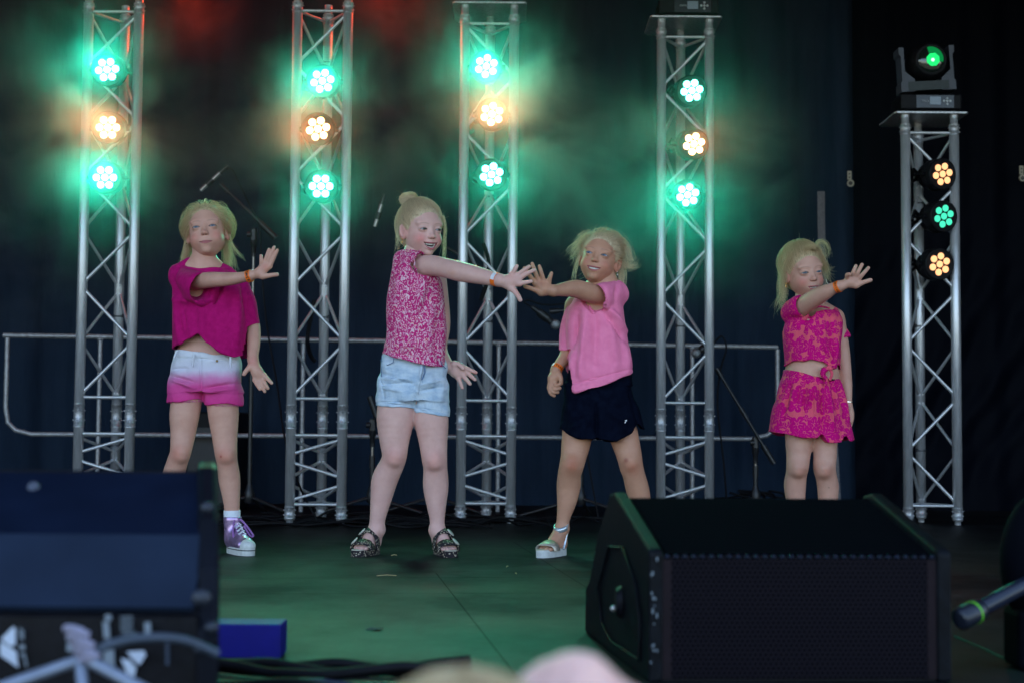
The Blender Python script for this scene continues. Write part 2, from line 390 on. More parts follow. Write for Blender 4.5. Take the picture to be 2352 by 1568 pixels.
# ------------------------------------------------------------------ head, in its own frame: x to the viewer's right, y forward, z up
def lip_y(x, sm=0.0): return 0.0805-23*x*x
class Head:
    def __init__(s, centre, scale, yaw, pitch, roll, skin, mouth, cheek=0.0, eye_open=1.0, look=(0, 0), hl=(0.066, 0.085, 0.076), brow=0.0, blush=.6):
        s.c = np.asarray(centre, float); s.s = scale; s.R = rotm(yaw, pitch, roll)@np.diag([1, -1, 1]); s.skin = np.array(skin)
        s.m = mouth; s.cheek = cheek; s.eo = eye_open; s.look = look; s.hl = hl; s.brow = brow; s.blush = blush
    def W(s, p): return (np.asarray(p, float)*s.s)@s.R.T+s.c
    def almond(s, X, Z, side, grow=0.0):
        u = (X-side*0.0295)/(0.0135+grow); v = Z-0.0015
        hu = (0.0056*s.eo+grow)*(1-u*u); hd = (-0.0036*s.eo-grow)*(1-u*u)
        return np.maximum(v-hu, hd-v)
    def mouth_edges(s):
        m = s.m; xs = np.linspace(-m['w'], m['w'], 9); q = (xs/m['w'])**2
        top = m['z']+m['up']*q+m.get('th', 0)*(1-q); bot = m['z']+m['up']*q-m['open']*(1-q**1.3)
        return xs, top, bot
    def surface(s):
        f = Field(); m = s.m
        f.el((0, -.018, .030), (.0715, .088, .071), .01)
        f.el((0, .012, -.022), (.0585, .0655, .075), .02)
        for sd_ in (-1, 1):
            f.el((sd_*.031, .034-.0, -.036+s.cheek*.3), (.026, .033+s.cheek*.5, .026), .016)
            f.el((sd_*.038, -.004, -.036), (.017, .034, .026), .02)
        f.el((0, .056, -.080), (.018, .017, .014), .016)
        f.el((0, .058, -.052), (.025, .0235, .022), .014)
        for sd_ in (-1, 1): f.el((sd_*.022, .0580, .024), (.028, .010, .010), .018)
        for sd_ in (-1, 1): f.el((sd_*.029, .0845, .003), (.0150, .0070, .0090), .013, "s")
        for sd_ in (-1, 1): f.el((sd_*.0295, .0625, .0015), (.0155, .0148, .0118), .006)
        f.rc((0, .069, .006), (0, .0855, -.020), .0048, .0065, .014)
        f.el((0, .0880, -.0235), (.0078, .0078, .0068), .007)
        for sd_ in (-1, 1):
            f.el((sd_*.0088, .0815, -.0260), (.0052, .0062, .0048), .005)
            f.el((sd_*.0048, .0875, -.0312), (.0026, .0032, .0018), .002, 's')
        xs, top, bot = s.mouth_edges()
        if m['open'] > 0.002:
            def cav(X, Y, Z):
                Zf = np.broadcast_to(Z, np.broadcast(X, Y, Z).shape); t = np.interp(X.ravel(), xs, top).reshape(X.shape); b = np.interp(X.ravel(), xs, bot).reshape(X.shape)
                return np.maximum(np.maximum(np.maximum(Zf-t, b-Zf), np.abs(X)-m['w']*0.97), 0.050-Y)+0*Y
            f._a(cav, (-m['w'], .05, bot.min()), (m['w'], .1, top.max()), .0015, 's')
        ut = m.get('ut', .0030); lt = m.get('lt', .0040)
        for i in range(8):
            q0 = 1-(xs[i]/m['w'])**2; q1 = 1-(xs[i+1]/m['w'])**2; y0, y1 = lip_y(xs[i]), lip_y(xs[i+1]); pr = m.get('pro', 0.0)
            f.rc((xs[i], y0-.003+pr, top[i]+ut*q0*.8), (xs[i+1], y1-.003+pr, top[i+1]+ut*q1*.8), .0018+ut*q0*.55, .0018+ut*q1*.55, .0028)
            f.rc((xs[i], y0-.003+pr, bot[i]-lt*q0*.8), (xs[i+1], y1-.003+pr, bot[i+1]-lt*q1*.8), .0018+lt*q0*.6, .0018+lt*q1*.6, .0028)
        if m['open'] <= 0.002:
            for i in range(8): f.rc((xs[i], lip_y(xs[i])+.0025, top[i]), (xs[i+1], lip_y(xs[i+1])+.0025, top[i+1]), .0011, .0011, .001, 's')
        for sd_ in (-1, 1):
            Re = rotm(sd_*25, 0, sd_*8)@np.diag([1, 1, 1])
            f.el((sd_*.0735, -.010, -.010), (.0085, .0165, .0285), .006, 'u', Re)
            f.el((sd_*.0800, -.004, -.006), (.0055, .0095, .0175), .004, 's', Re)
            al = s.almond
            f._a(lambda X, Y, Z, sd_=sd_: np.maximum(al(X, Z, sd_), 0.062-Y)+0*Y, (sd_*.0295-.014, .06, -.004), (sd_*.0295+.014, .085, .008), .0008, 's')
        return f
    def build_skin(s):
        v, f = s.surface().mesh(0.00155)
        tint = np.tile(s.skin, (len(v), 1)); x, y, z = v.T; m = s.m
        def blend(mask, col):
            nonlocal tint
            mask = np.clip(mask, 0, 1)[:, None]; tint = tint*(1-mask)+np.array(col)*mask
        front = np.clip((y-.02)/.03, 0, 1); bl = s.skin*np.array([1.02, .62, .66])
        for sd_ in (-1, 1):
            blend(s.blush*front*np.exp(-((x-sd_*.040)/.019)**2-((z+.032)/.016)**2), bl)
            blend(.45*np.exp(-((x-sd_*.074)/.012)**2-((z+.01)/.03)**2), bl)
            bx = (x-sd_*.0285)/.0185; bz = .0205+.0035*(1-bx**2)+.0015*s.brow-sd_*0
            blend(.52*front*np.exp(-(bx/.92)**6-((z-bz)/.0018)**2), s.skin*np.array([.42, .36, .30]))
            blend(.0*front*np.exp(-((x-sd_*.0275)/.016)**2-((z-.0085)/.004)**2), s.skin*np.array([.80, .62, .62]))
            a = s.almond(x, z, sd_); up = z > .0005
            blend(front*np.exp(-(np.abs(a)/.0015)**2)*np.where(up, .92, .45)*(np.abs(x-sd_*.0295) < .0145)*(y > .058), (.05, .035, .03))
            blend(.8*np.exp(-((x-sd_*.0048)/.0026)**2-((z+.0312)/.0020)**2)*(y > .08), (.10, .03, .03))
        blend(.16*np.exp(-(x/.009)**2-((z+.024)/.010)**2)*(y > .08), bl)
        xs, top, bot = s.mouth_edges(); T = np.interp(x, xs, top); B = np.interp(x, xs, bot); q = np.clip(1-(x/m['w'])**2, 0, 1)
        inx = np.clip((m['w']*1.04-np.abs(x))/.0015, 0, 1); ut = m.get('ut', .003); lt = m.get('lt', .004)
        lipm = inx*(y > .055)*np.clip((T+ut*q*1.55+.0008-z)/.0008, 0, 1)*np.clip((z-B+lt*q*1.6+.0008)/.0008, 0, 1)
        blend(.95*lipm, m.get('col', (.46, .13, .13)))
        if m['open'] > .002: blend(inx*(y < lip_y(x)-.0055)*(y > .04)*(z < T+.001)*(z > B-.001), (.11, .012, .015))
        else: blend(inx*np.exp(-((z-T)/.0010)**2)*(y > .06), (.16, .035, .04))
        return s.W(v), f[:, ::-1], tint
    def teeth(s, mats, parent, gap=None):
        m = s.m; xs, top, bot = s.mouth_edges(); w = m['w']*.80; wid = .0052
        for row in (0, 1):
            b = MB(); k = int(w/wid); 
            for i in range(-k, k+1):
                if row == 0 and gap is not None and i == gap: continue
                x = i*wid; T = np.interp(x, xs, top); B = np.interp(x, xs, bot); yy = lip_y(x)-.0065
                z0 = T-.0016 if row == 0 else B+.0014; hh = m.get('tu', .0042) if row == 0 else m.get('tl', .0028)
                zc = z0-hh/2+.0012 if row == 0 else z0+hh/2-.001
                b.box((x, yy, zc), (wid*.90, .003, hh*1.15), bev=.0009)
            b.v = [tuple(s.W(v)) for v in b.v]; b.build("teeth", mats['teeth'], parent)
    def eyes(s, mats, parent, iris):
        for sd_ in (-1, 1):
            c = np.array([sd_*.0295, .0615, .0015]); r = .0138*.97; nu, nv = 26, 26; vs = []; fs = []; mi = []
            d = np.array([s.look[0], 1, s.look[1]]); d = d/np.linalg.norm(d); u = np.cross(d, [0, 0, 1]); u /= np.linalg.norm(u); w_ = np.cross(u, d)
            for i in range(nv+1):
                th = (i/nv)*1.35
                for k in range(nu):
                    ph = 2*math.pi*k/nu; vs.append(s.W(c+r*(math.cos(th)*d+math.sin(th)*(math.cos(ph)*u+math.sin(ph)*w_))))
            for i in range(nv):
                th = (i+.5)/nv*1.35
                for k in range(nu):
                    a0 = i*nu+k; a1 = i*nu+(k+1) % nu; fs.append((a0, a0+nu, a1+nu, a1)); mi.append(2 if th < .19 else (1 if th < .50 else 0))
            mesh_obj("eye", vs, fs, [mats['white'], mats[iris], mats['pupil']], parent, True, mats_idx=mi)
    def hair_cap(s, extra=None):
        f = Field(); f.el((0, -.022, .0335), (.0732, .091, .0720), .01); f.el((0, -.050, -.018), (.062, .055, .055), .02)
        for sd_ in (-1, 1): f.el((sd_*.059, -.008, .020), (.0145, .028, .040), .012)
        if extra: extra(f)
        f.el((0, .10, -.012), s.hl, .006, 's')
        for sd_ in (-1, 1): f.el((sd_*.072, .012, -.045), (.03, .05, .042), .01, 's')
        v, fc = f.mesh(0.002)
        rs = np.random.RandomState(3); n = normals(v, fc)
        an = np.arctan2(v[:, 0], v[:, 2]-.02); el_ = v[:, 1]
        v = v+n*(.0005*np.sin(an*70+el_*30)+.0004*np.sin(an*143-el_*45))[:, None]
        return v, fc
def hair_obj(name, strands, mat, parent, r0=0.0005, r1=0.00015):
    hc = bpy.data.hair_curves.new(name); hc.add_curves([len(q) for q in strands])
    pos = np.concatenate([np.asarray(q, float) for q in strands]).astype(np.float32)
    hc.attributes["position"].data.foreach_set("vector", pos.ravel()) if "position" in hc.attributes else hc.position_data.foreach_set("vector", pos.ravel())
    rad = np.concatenate([np.linspace(r0, r1, len(q)) for q in strands]).astype(np.float32)
    ra = hc.attributes.get("radius") or hc.attributes.new("radius", 'FLOAT', 'POINT'); ra.data.foreach_set("value", rad)
    return link_data(name, hc, mat, parent)
def groomed(head, cap_v, n, target, length=(.5, 1.0), lift=.003, seed=0, jitter=.12, curl=.0, sel=None):
    """strands that lie on the cap and run from root to a gathering point (all in head coordinates)"""
    rs = np.random.RandomState(seed); v = cap_v if sel is None else sel(cap_v)
    idx = rs.randint(0, len(v), n); out = []; C = np.array([0, -.02, .03]); tg = np.asarray(target, float)-C; rt = np.linalg.norm(tg)
    for i in idx:
        p = v[i]-C; r = np.linalg.norm(p); a = p/r; b = tg/rt; om = math.acos(np.clip(a@b, -1, 1)); fr = rs.uniform(*length)
        wob = rs.normal(0, jitter, 3); q = []; m = 7; lf = lift*rs.uniform(.1, 1.2)
        for k in range(m):
            t = fr*k/(m-1); d = (math.sin((1-t)*om)*a+math.sin(t*om)*b)/max(math.sin(om), 1e-3) if om > .05 else a
            d = d+wob*math.sin(math.pi*min(t*1.2, 1))*.35; d = d/np.linalg.norm(d); rr = r+(rt-r)*t+lf*math.sin(math.pi*k/(m-1)*.9)+.001
            q.append(head.W(C+d*rr+np.array([0, 0, curl*math.sin(t*9)])))
        out.append(q)
    return out
def flyaways(head, cap_v, n, seed=1, ln=(.02, .06), bias=(0, 0, 0), sel=None, grav=.5, start=.002):
    rs = np.random.RandomState(seed); v = cap_v if sel is None else sel(cap_v)
    idx = rs.randint(0, len(v), n); out = []; C = np.array([0, -.02, .03]); bias = np.asarray(bias, float)
    for i in idx:
        p = v[i].copy(); nrm = (p-C)/np.linalg.norm(p-C); d = nrm*.7+rs.normal(0, .45, 3)+bias; d /= np.linalg.norm(d); q = []; l = rs.uniform(*ln)/7
        p = p+nrm*start; tw = rs.normal(0, .28, 3)
        for k in range(8):
            q.append(head.W(p)); d = d+tw+np.array([0, 0, -grav*.22]); d /= np.linalg.norm(d); p = p+d*l
        out.append(q)
    return out
def locks(head, root, path, n, spread, tip, seed=2, wav=.003):
    """loose hanging hair: a bundle following a path of head-frame points"""
    rs = np.random.RandomState(seed); out = []; path = [np.asarray(p, float) for p in path]
    for i in range(n):
        o0 = rs.normal(0, root, 3); o1 = rs.normal(0, tip, 3); ph = rs.uniform(0, 6); ct = rs.uniform(.6, 1.05); q = []
        sp = spline(path, 4); m = len(sp)
        for k, p in enumerate(sp[:max(4, int(m*ct))]):
            t = k/(m-1); q.append(head.W(p+o0*(1-t)+o1*t+rs.normal(0, spread, 3)*0+wav*t*np.array([math.sin(t*7+ph), math.cos(t*6+ph), 0])))
        out.append(q)
    return out
# ------------------------------------------------------------------ materials used by the people
MT = {}
MT['skin'] = skin_mat("skin")
def hair_mat(name, c0, c1):
    m, t, b, o = new_mat(name); hi = N(t, "ShaderNodeHairInfo"); L(t, ramp(t, hi.outputs["Random"], [(0, c0), (1, c1)]), b.inputs["Base Color"])
    b.inputs["Roughness"].default_value = .42; b.inputs["Specular IOR Level"].default_value = .6
    tr = N(t, "ShaderNodeBsdfTranslucent"); tr.inputs[0].default_value = (.66, .50, .34, 1); mx = N(t, "ShaderNodeMixShader"); mx.inputs[0].default_value = .40
    L(t, b.outputs[0], mx.inputs[1]); L(t, tr.outputs[0], mx.inputs[2]); L(t, mx.outputs[0], o.inputs[0]); return m
MT['hair'] = hair_mat("blonde_hair", (.46, .33, .17), (.84, .68, .40))
MT['hair_pale'] = hair_mat("pale_blonde_hair", (.56, .43, .26), (.92, .79, .54))
def cap_mat(name, c0, c1):
    m, t, b, o = new_mat(name); mp = N(t, "ShaderNodeMapping"); L(t, objco(t), mp.inputs[0]); mp.inputs["Scale"].default_value = (1, 1, .35)
    L(t, ramp(t, noise(t, 160, 4, .7, mp.outputs[0]), [(.3, c0), (.7, c1)]), b.inputs["Base Color"]); b.inputs["Roughness"].default_value = .5
    b.inputs["Anisotropic"].default_value = .5; bump(t, b, noise(t, 420, 2, .5, mp.outputs[0]), .5, .002); return m
MT['cap'] = cap_mat("blonde_scalp_hair", (.32, .23, .12), (.66, .50, .29)); MT['cap_pale'] = cap_mat("pale_scalp_hair", (.40, .30, .18), (.76, .62, .40))
MT['white'] = plain("eye_white", (.27, .26, .27), .25, var=.03)
MT['blue'] = plain("iris_blue_grey", (.06, .09, .13), .2, var=.3, vscale=900); MT['green'] = plain("iris_grey_green", (.05, .05, .035), .2, var=.3, vscale=900)
MT['brightblue'] = plain("iris_blue", (.07, .11, .18), .2, var=.3, vscale=900)
MT['pupil'] = plain("pupil", (.005, .005, .005), .1, var=0); MT['teeth'] = plain("teeth", (.68, .64, .56), .25, var=.05)
MT['gold'] = plain("gold", (.75, .48, .16), .25, 1.0); MT['silver'] = plain("silver", (.75, .75, .75), .25, 1.0)
MT['band'] = plain("orange_wristband", (.95, .18, .012), .45, var=.04, spec=.4); MT['bandwhite'] = plain("white_band_label", (.75, .75, .78), .5, var=.03)
MT['ink'] = plain("black_print", (.01, .01, .01), .6, var=0)
MT['magenta'] = fabric("magenta_cotton", lambda t: ramp(t, noise(t, 60, 5), [(.3, (.38, .004, .11)), (.7, (.48, .007, .145))]), wr=.4, wscale=11)
MT['pink'] = fabric("light_pink_cotton", lambda t: ramp(t, noise(t, 40, 5), [(.3, (.86, .20, .36)), (.7, (.94, .25, .42))]), wr=.4, wscale=10)
MT['navy'] = fabric("navy_sport_cloth", lambda t: ramp(t, noise(t, 40, 3), [(.3, (.0018, .0028, .008)), (.7, (.0035, .0055, .014))]), wr=.35, wscale=12, sheen=0, spec=.015)
def paisley(t):
    co = objco(t); mp = N(t, "ShaderNodeMapping"); L(t, co, mp.inputs[0]); mp.inputs["Rotation"].default_value = (0, .5, 0); mp.inputs["Scale"].default_value = (1.25, .6, .8)
    nz = N(t, "ShaderNodeTexNoise"); nz.inputs["Scale"].default_value = 26; L(t, mp.outputs[0], nz.inputs["Vector"])
    wv = N(t, "ShaderNodeVectorMath", operation='MULTIPLY_ADD'); L(t, nz.outputs["Color"], wv.inputs[0]); wv.inputs[1].default_value = (.035,)*3; L(t, mp.outputs[0], wv.inputs[2])
    v1 = N(t, "ShaderNodeTexVoronoi"); v1.inputs["Scale"].default_value = 30; L(t, wv.outputs[0], v1.inputs["Vector"])
    v2 = N(t, "ShaderNodeTexVoronoi"); v2.inputs["Scale"].default_value = 150; L(t, wv.outputs[0], v2.inputs["Vector"])
    ring = ramp(t, v1.outputs["Distance"], [(0, (.62, .03, .16)), (.14, (.60, .05, .2)), (.17, (.78, .50, .58)), (.25, (.74, .40, .50)), (.28, (.50, .008, .13)), (.33, (.78, .30, .27)), (.38, (.78, .52, .60)), (.46, (.55, .01, .17)), (.52, (.70, .35, .48)), (.62, (.52, .01, .15)), (.70, (.76, .48, .56))], 'CONSTANT')
    leaf = ramp(t, v2.outputs["Distance"], [(0, (1, 1, 1)), (.30, (.85, .5, .6)), (.36, (.62, .05, .2))], 'CONSTANT')
    base = mixc(t, ramp(t, noise(t, 120, 2, .5, wv.outputs[0]), [(.44, (0, 0, 0)), (.50, (1, 1, 1))]), ring, mixc(t, ramp(t, v2.outputs["Distance"], [(.30, (0, 0, 0)), (.38, (1, 1, 1))]), (.80, .50, .60), (.56, .02, .17)))
    return base
MT['paisley'] = fabric("paisley_blouse", paisley, wr=.5, wscale=16)
def floral(t):
    co = objco(t); sx = N(t, "ShaderNodeSeparateXYZ"); L(t, co, sx.inputs[0])
    cb = N(t, "ShaderNodeCombineXYZ"); cxy = P(1866, 850, 5.605); L(t, MATH(t, 'MULTIPLY', MATH(t, 'ARCTAN2', MATH(t, 'SUBTRACT', sx.outputs[0], float(cxy[0])), MATH(t, 'SUBTRACT', float(cxy[1]), sx.outputs[1])), .125), cb.inputs[0]); L(t, sx.outputs[2], cb.inputs[1])
    def layer(scale, off, base_r, amp, petals, thr):
        ad = N(t, "ShaderNodeVectorMath", operation='ADD'); L(t, cb.outputs[0], ad.inputs[0]); ad.inputs[1].default_value = off
        v = N(t, "ShaderNodeTexVoronoi", voronoi_dimensions='2D'); v.inputs["Scale"].default_value = scale; v.inputs["Randomness"].default_value = .75; L(t, ad.outputs[0], v.inputs["Vector"])
        su = N(t, "ShaderNodeVectorMath", operation='SUBTRACT'); L(t, ad.outputs[0], su.inputs[0]); L(t, v.outputs["Position"], su.inputs[1])
        s2 = N(t, "ShaderNodeSeparateXYZ"); L(t, su.outputs[0], s2.inputs[0]); cs = N(t, "ShaderNodeSeparateColor"); L(t, v.outputs["Color"], cs.inputs[0])
        an = MATH(t, 'ADD', MATH(t, 'ARCTAN2', s2.outputs[1], s2.outputs[0]), MATH(t, 'MULTIPLY', cs.outputs[0], 6.28))
        c5 = MATH(t, 'COSINE', MATH(t, 'MULTIPLY', an, float(petals)))
        r = MATH(t, 'MULTIPLY', v.outputs["Distance"], 1.0)
        lim = MATH(t, 'ADD', MATH(t, 'MULTIPLY', MATH(t, 'POWER', MATH(t, 'ABSOLUTE', MATH(t, 'COSINE', MATH(t, 'MULTIPLY', an, petals*.5))), .45), amp), base_r)
        ins = MATH(t, 'LESS_THAN', r, lim); vein = MATH(t, 'GREATER_THAN', c5, .93); vein = MATH(t, 'MULTIPLY', vein, MATH(t, 'GREATER_THAN', .32, r))
        core = MATH(t, 'MULTIPLY', MATH(t, 'LESS_THAN', r, .10), MATH(t, 'GREATER_THAN', r, .06))
        return MATH(t, 'MULTIPLY', ins, MATH(t, 'SUBTRACT', 1.0, MATH(t, 'MAXIMUM', vein, core), True))
    f1 = layer(17, (0, 0, 0), .14, .38, 5, 0); f2 = layer(31, (3.3, 1.7, 0), .12, .30, 3, 0)
    mk = MATH(t, 'MAXIMUM', f1, MATH(t, 'MULTIPLY', f2, 1.0))
    return mixc(t, mk, (.74, .095, .15), (.58, .003, .17))
MT['floral'] = fabric("floral_cloth", floral, wr=.45, wscale=14)
def ombre(t):
    sx = N(t, "ShaderNodeSeparateXYZ"); L(t, objco(t), sx.inputs[0]); z = MATH(t, 'ADD', sx.outputs[2], MATH(t, 'MULTIPLY', noise(t, 22, 3), .02))
    z0 = float(P(470, 925, 4.95)[2]); z1 = float(P(470, 805, 4.95)[2])
    return ramp(t, MATH(t, 'DIVIDE', MATH(t, 'SUBTRACT', z, z0), z1-z0), [(.08, (.62, .03, .22)), (.42, (.62, .06, .26)), (.60, (.62, .22, .42)), (.76, (.62, .58, .68)), (1, (.66, .67, .72))])
def light_denim(t):
    mp = N(t, "ShaderNodeMapping"); L(t, objco(t), mp.inputs[0]); mp.inputs["Scale"].default_value = (1, 1, 2.2)
    return ramp(t, noise(t, 24, 5, .6, mp.outputs[0]), [(.30, (.34, .46, .60)), (.48, (.50, .60, .70)), (.70, (.62, .70, .77))])
MT['denim'] = fabric("light_denim", light_denim, wr=.55, wscale=20, weave=700)
MT['denimdark'] = plain("blue_denim_seam", (.10, .17, .30), .8, var=.3, vscale=120)
MT['leopard'] = None
def leo(t):
    v = N(t, "ShaderNodeTexVoronoi"); v.inputs["Scale"].default_value = 120; L(t, objco(t), v.inputs["Vector"])
    nz = noise(t, 150, 2)
    return ramp(t, MATH(t, 'ADD', v.outputs["Distance"], MATH(t, 'MULTIPLY', nz, .5)), [(.0, (.42, .35, .26)), (.60, (.026, .022, .026))], 'CONSTANT')
MT['leopard'] = fabric("leopard_print_strap", leo, rough=.5, wr=.1, sheen=0)
MT['buckle'] = plain("cream_buckle", (.55, .50, .43), .35)
MT['cork'] = plain("cream_lining", (.50, .43, .34), .7)
MT['sock'] = plain("white_sock", (.75, .77, .82), .9, var=.04, bmp=.3, bscale=500)
MT['rubber'] = plain("white_rubber", (.60, .61, .58), .6, var=.12, vscale=60)
MT['lilac'] = plain("lilac_metallic", (.45, .30, .50), .32, .75, var=.25, vscale=60); MT['lace'] = plain("purple_lace", (.30, .13, .36), .8); MT['lacewhite'] = plain("white_lace", (.68, .66, .74), .8)
MT['stripe'] = plain("dark_stripe", (.02, .02, .025), .6); MT['glitter'] = plain("glitter_cream_strap", (.50, .44, .36), .35, .35, var=.5, vscale=400)
MT['irid'] = plain("pearly_silver_strap", (.62, .68, .70), .28, .6, var=.2, vscale=40)
MT['earring'] = MT['gold']

# ------------------------------------------------------------------ people
class Kid:
    def __init__(s, name, Y0, label, group, base_px):
        s.Y0 = Y0; s.sc = FPX/Y0; s.f = Field(); b = G(*base_px)
        s.root = tag(empty("person", (b[0], b[1], 0)), label, "child", group); s.fine = []
    def p(s, px, py, dy=0.0): return P(px, py, s.Y0+dy)
    def r(s, px): return px/s.sc
    def limb(s, pts, k=.012, op='u', f=None, grow=0.0):
        """pts: (px, py, depth offset, radius px)"""
        (f or s.f).chain([(s.p(a, b, c), s.r(d)+grow) for a, b, c, d in pts], k, op)
    def hand(s, wrist, palm, fingers, thumb, dy, rp=8.6, rf=4.3, normal=None, bend=.0, dpal=None):
        """palm from the wrist to each finger root, then one tapered chain per finger"""
        f = s.f; wr = s.p(*wrist[:2], dy); pc = s.p(*palm, dy+(dpal if dpal is not None else -.008))
        f.rc(wr, pc, s.r(wrist[2]), s.r(rp), .012)
        lo = wr.copy(); hi = wr.copy()
        for i, fg in enumerate(fingers):
            b = s.p(fg[0][0], fg[0][1], dy-.012); pts = [(b, s.r(rf*1.22))]; m = len(fg)
            f.rc(pc, b, s.r(rp*.80), s.r(rf*1.30), .010)
            for j, q in enumerate(fg[1:]):
                tt = (j+1)/(m-1); dz = q[2] if len(q) > 2 else -.012-.010*tt+bend*tt
                pts.append((s.p(q[0], q[1], dy+dz), s.r(rf*(1.12-.27*tt))))
            # put a knuckle between the two given points
            if m == 2:
                a_, ra = pts[0]; c_, rc_ = pts[1]; mid = a_*.5+c_*.5+np.array([0, -.003, 0]); pts = [pts[0], (mid, (ra+rc_)/2*1.02), pts[1]]
            f.chain(pts, .0032)
            for q, _ in pts: lo = np.minimum(lo, q); hi = np.maximum(hi, q)
        pts = [(s.p(q[0], q[1], dy+(q[2] if len(q) > 2 else -.014)), s.r(rf*e)) for q, e in zip(thumb, (1.75, 1.30, 1.12, 1.0))]
        f.rc(pc, pts[0][0], s.r(rp*.85), pts[0][1], .010); f.chain(pts, .004)
        for q, _ in pts: lo = np.minimum(lo, q); hi = np.maximum(hi, q)
        s.fine.append((lo-.014, hi+.014))
    def foot(s, ankle, heel, ang, ln=.165, w=.030, sandal=True, r_ank=.022):
        """heel on the stage, toes at angle ang (0 = to the camera, + = to the viewer's right)"""
        f = s.f; d = np.array([math.sin(R_(ang)), -math.cos(R_(ang)), 0]); sd_ = np.array([math.cos(R_(ang)), math.sin(R_(ang)), 0]); h = np.array([heel[0], heel[1], 0.0]); up = np.array([0, 0, 1.0])
        zb = .020 if sandal else .03
        f.rc(ankle, h+d*.022+up*(zb+.025), r_ank, .024, .015)
        f.rc(h+d*.022+up*(zb+.022), h+d*(ln*.62)+up*(zb+.014), .0225, .0150, .02)
        f.rc(h+d*.045+up*(zb+.045), h+d*(ln*.62)+up*(zb+.016), .019, .014, .02)
        for e in (-1, 1): f.rc(h+d*.03+up*(zb+.014)+sd_*e*.006, h+d*(ln*.68)+up*(zb+.011)+sd_*e*w*.62, .015, .0115, .015)
        f.rc(ankle, h+d*.06+up*(zb+.038), r_ank*.9, .018, .015)
        lo = h-.02; hi = h+.02; out = []
        for i in range(5):
            u = (i-2)/2.0; big = (1.45 if i == s.big else 1.0); l = ln*(.90-.05*abs(i-s.big)**1.2); c0 = h+d*(ln*.70)+sd_*u*w*.80+up*(zb+.010); c1 = h+d*l+sd_*u*w*.86+up*(zb+.0075)
            f.rc(c0, c1, .0078*(.8+.2*big), .0062*big**.7, .003); lo = np.minimum(lo, c1-.02); hi = np.maximum(hi, c1+.02)
        s.fine.append((np.minimum(lo, h+d*.08-.04), np.maximum(hi, h+d*.08+.04)+np.array([0, 0, .03])))
        return h, d, sd_
    def body(s, head, tintfn=None, h=.003):
        parts = [s.f.mesh(h, lo=np.maximum(s.f.lo-.008, [-9, -9, .002]), hi=s.f.hi+.008)]
        for lo, hi in s.fine:
            lo = np.maximum(lo, [-9, -9, .001]); parts = [drop_in_box(v, f, lo+.004, hi-.004) for v, f in parts]; parts.append(s.f.mesh(.0017, lo, hi))
        tn = [np.tile(head.skin*s.bodytone, (len(v), 1)) for v, f in parts]
        if tintfn: tn = [tintfn(v, t) for (v, _), t in zip(parts, tn)]
        hv, hf, ht = head.build_skin(); parts.append((hv, hf)); tn.append(ht); v, f = merge(parts); t = np.concatenate(tn)
        cols = np.ones((len(v), 4)); cols[:, :3] = t
        return mesh_obj("body", v, f, MT['skin'], s.root, True, cols=cols)
    big = 1; bodytone = 1.0
def blush_fn(kid, spots):
    """knee and elbow redness, a scrape: (px, py, dy, radius px, colour multiplier, strength)"""
    cs = [(kid.p(a, b, c), kid.r(r), np.array(m), st) for a, b, c, r, m, st in spots]
    def fn(v, t):
        for c, r, m, st in cs:
            g = (st*np.exp(-(((v-c)[:, [0, 2]]/r)**2).sum(1)))[:, None]; t = t*(1-g)+t*m*g
        return t
    return fn
def garment(kid, name, field, mat, h=.003, lines=(), rnd=.0012, seed=0, flow=(9, 3), label=None, smooth=1, ymax=None, lo=None, hi=None):
    v, f = field.mesh(h, lo, hi)
    ln = [(kid.p(a[0], a[1]), kid.p(b[0], b[1]), kid.r(wd), am) for a, b, wd, am in lines]
    v = folds(v, f, ln, rnd, seed, flow, ymax)
    o = mesh_obj(name, v, f, mat, kid.root, True)
    if label: o["label"] = label
    return o
def hemfn(kid, pts, dy=0.0, soft=0.0):
    """cut away everything below a hem line given in the front view"""
    q = np.array([kid.p(a, b, dy)[[0, 2]] for a, b in pts]); xs = q[:, 0]; zs = q[:, 1]; xx = np.linspace(xs[0], xs[-1], 500)
    zz = np.interp(xx, xs, zs); zz = np.convolve(np.pad(zz, 8, 'edge'), np.ones(17)/17, 'valid')
    def fn(X, Y, Z): return (np.interp(X.ravel(), xx, zz).reshape(X.shape)-Z+soft*0)+0*Y
    return fn
def outline(kid, pts, dy=0.0):
    """pts: (py, left px, right px) -> z, xl, xr"""
    z = []; a = []; b = []
    for py, l, r in pts:
        A = kid.p(l, py, dy); B = kid.p(r, py, dy); z.append((A[2]+B[2])/2); a.append(A[0]); b.append(B[0])
    return z, a, b
def text_mesh(body, size, extrude=.0005, offset=0.0, spacing=1.0):
    cu = bpy.data.curves.new("letters", 'FONT'); cu.body = body; cu.size = size; cu.align_x = 'CENTER'; cu.align_y = 'CENTER'; cu.extrude = extrude; cu.offset = offset; cu.space_character = spacing
    to = bpy.data.objects.new("letters", cu); COL.objects.link(to); me_ = bpy.data.meshes.new_from_object(to); bpy.data.objects.remove(to); return me_
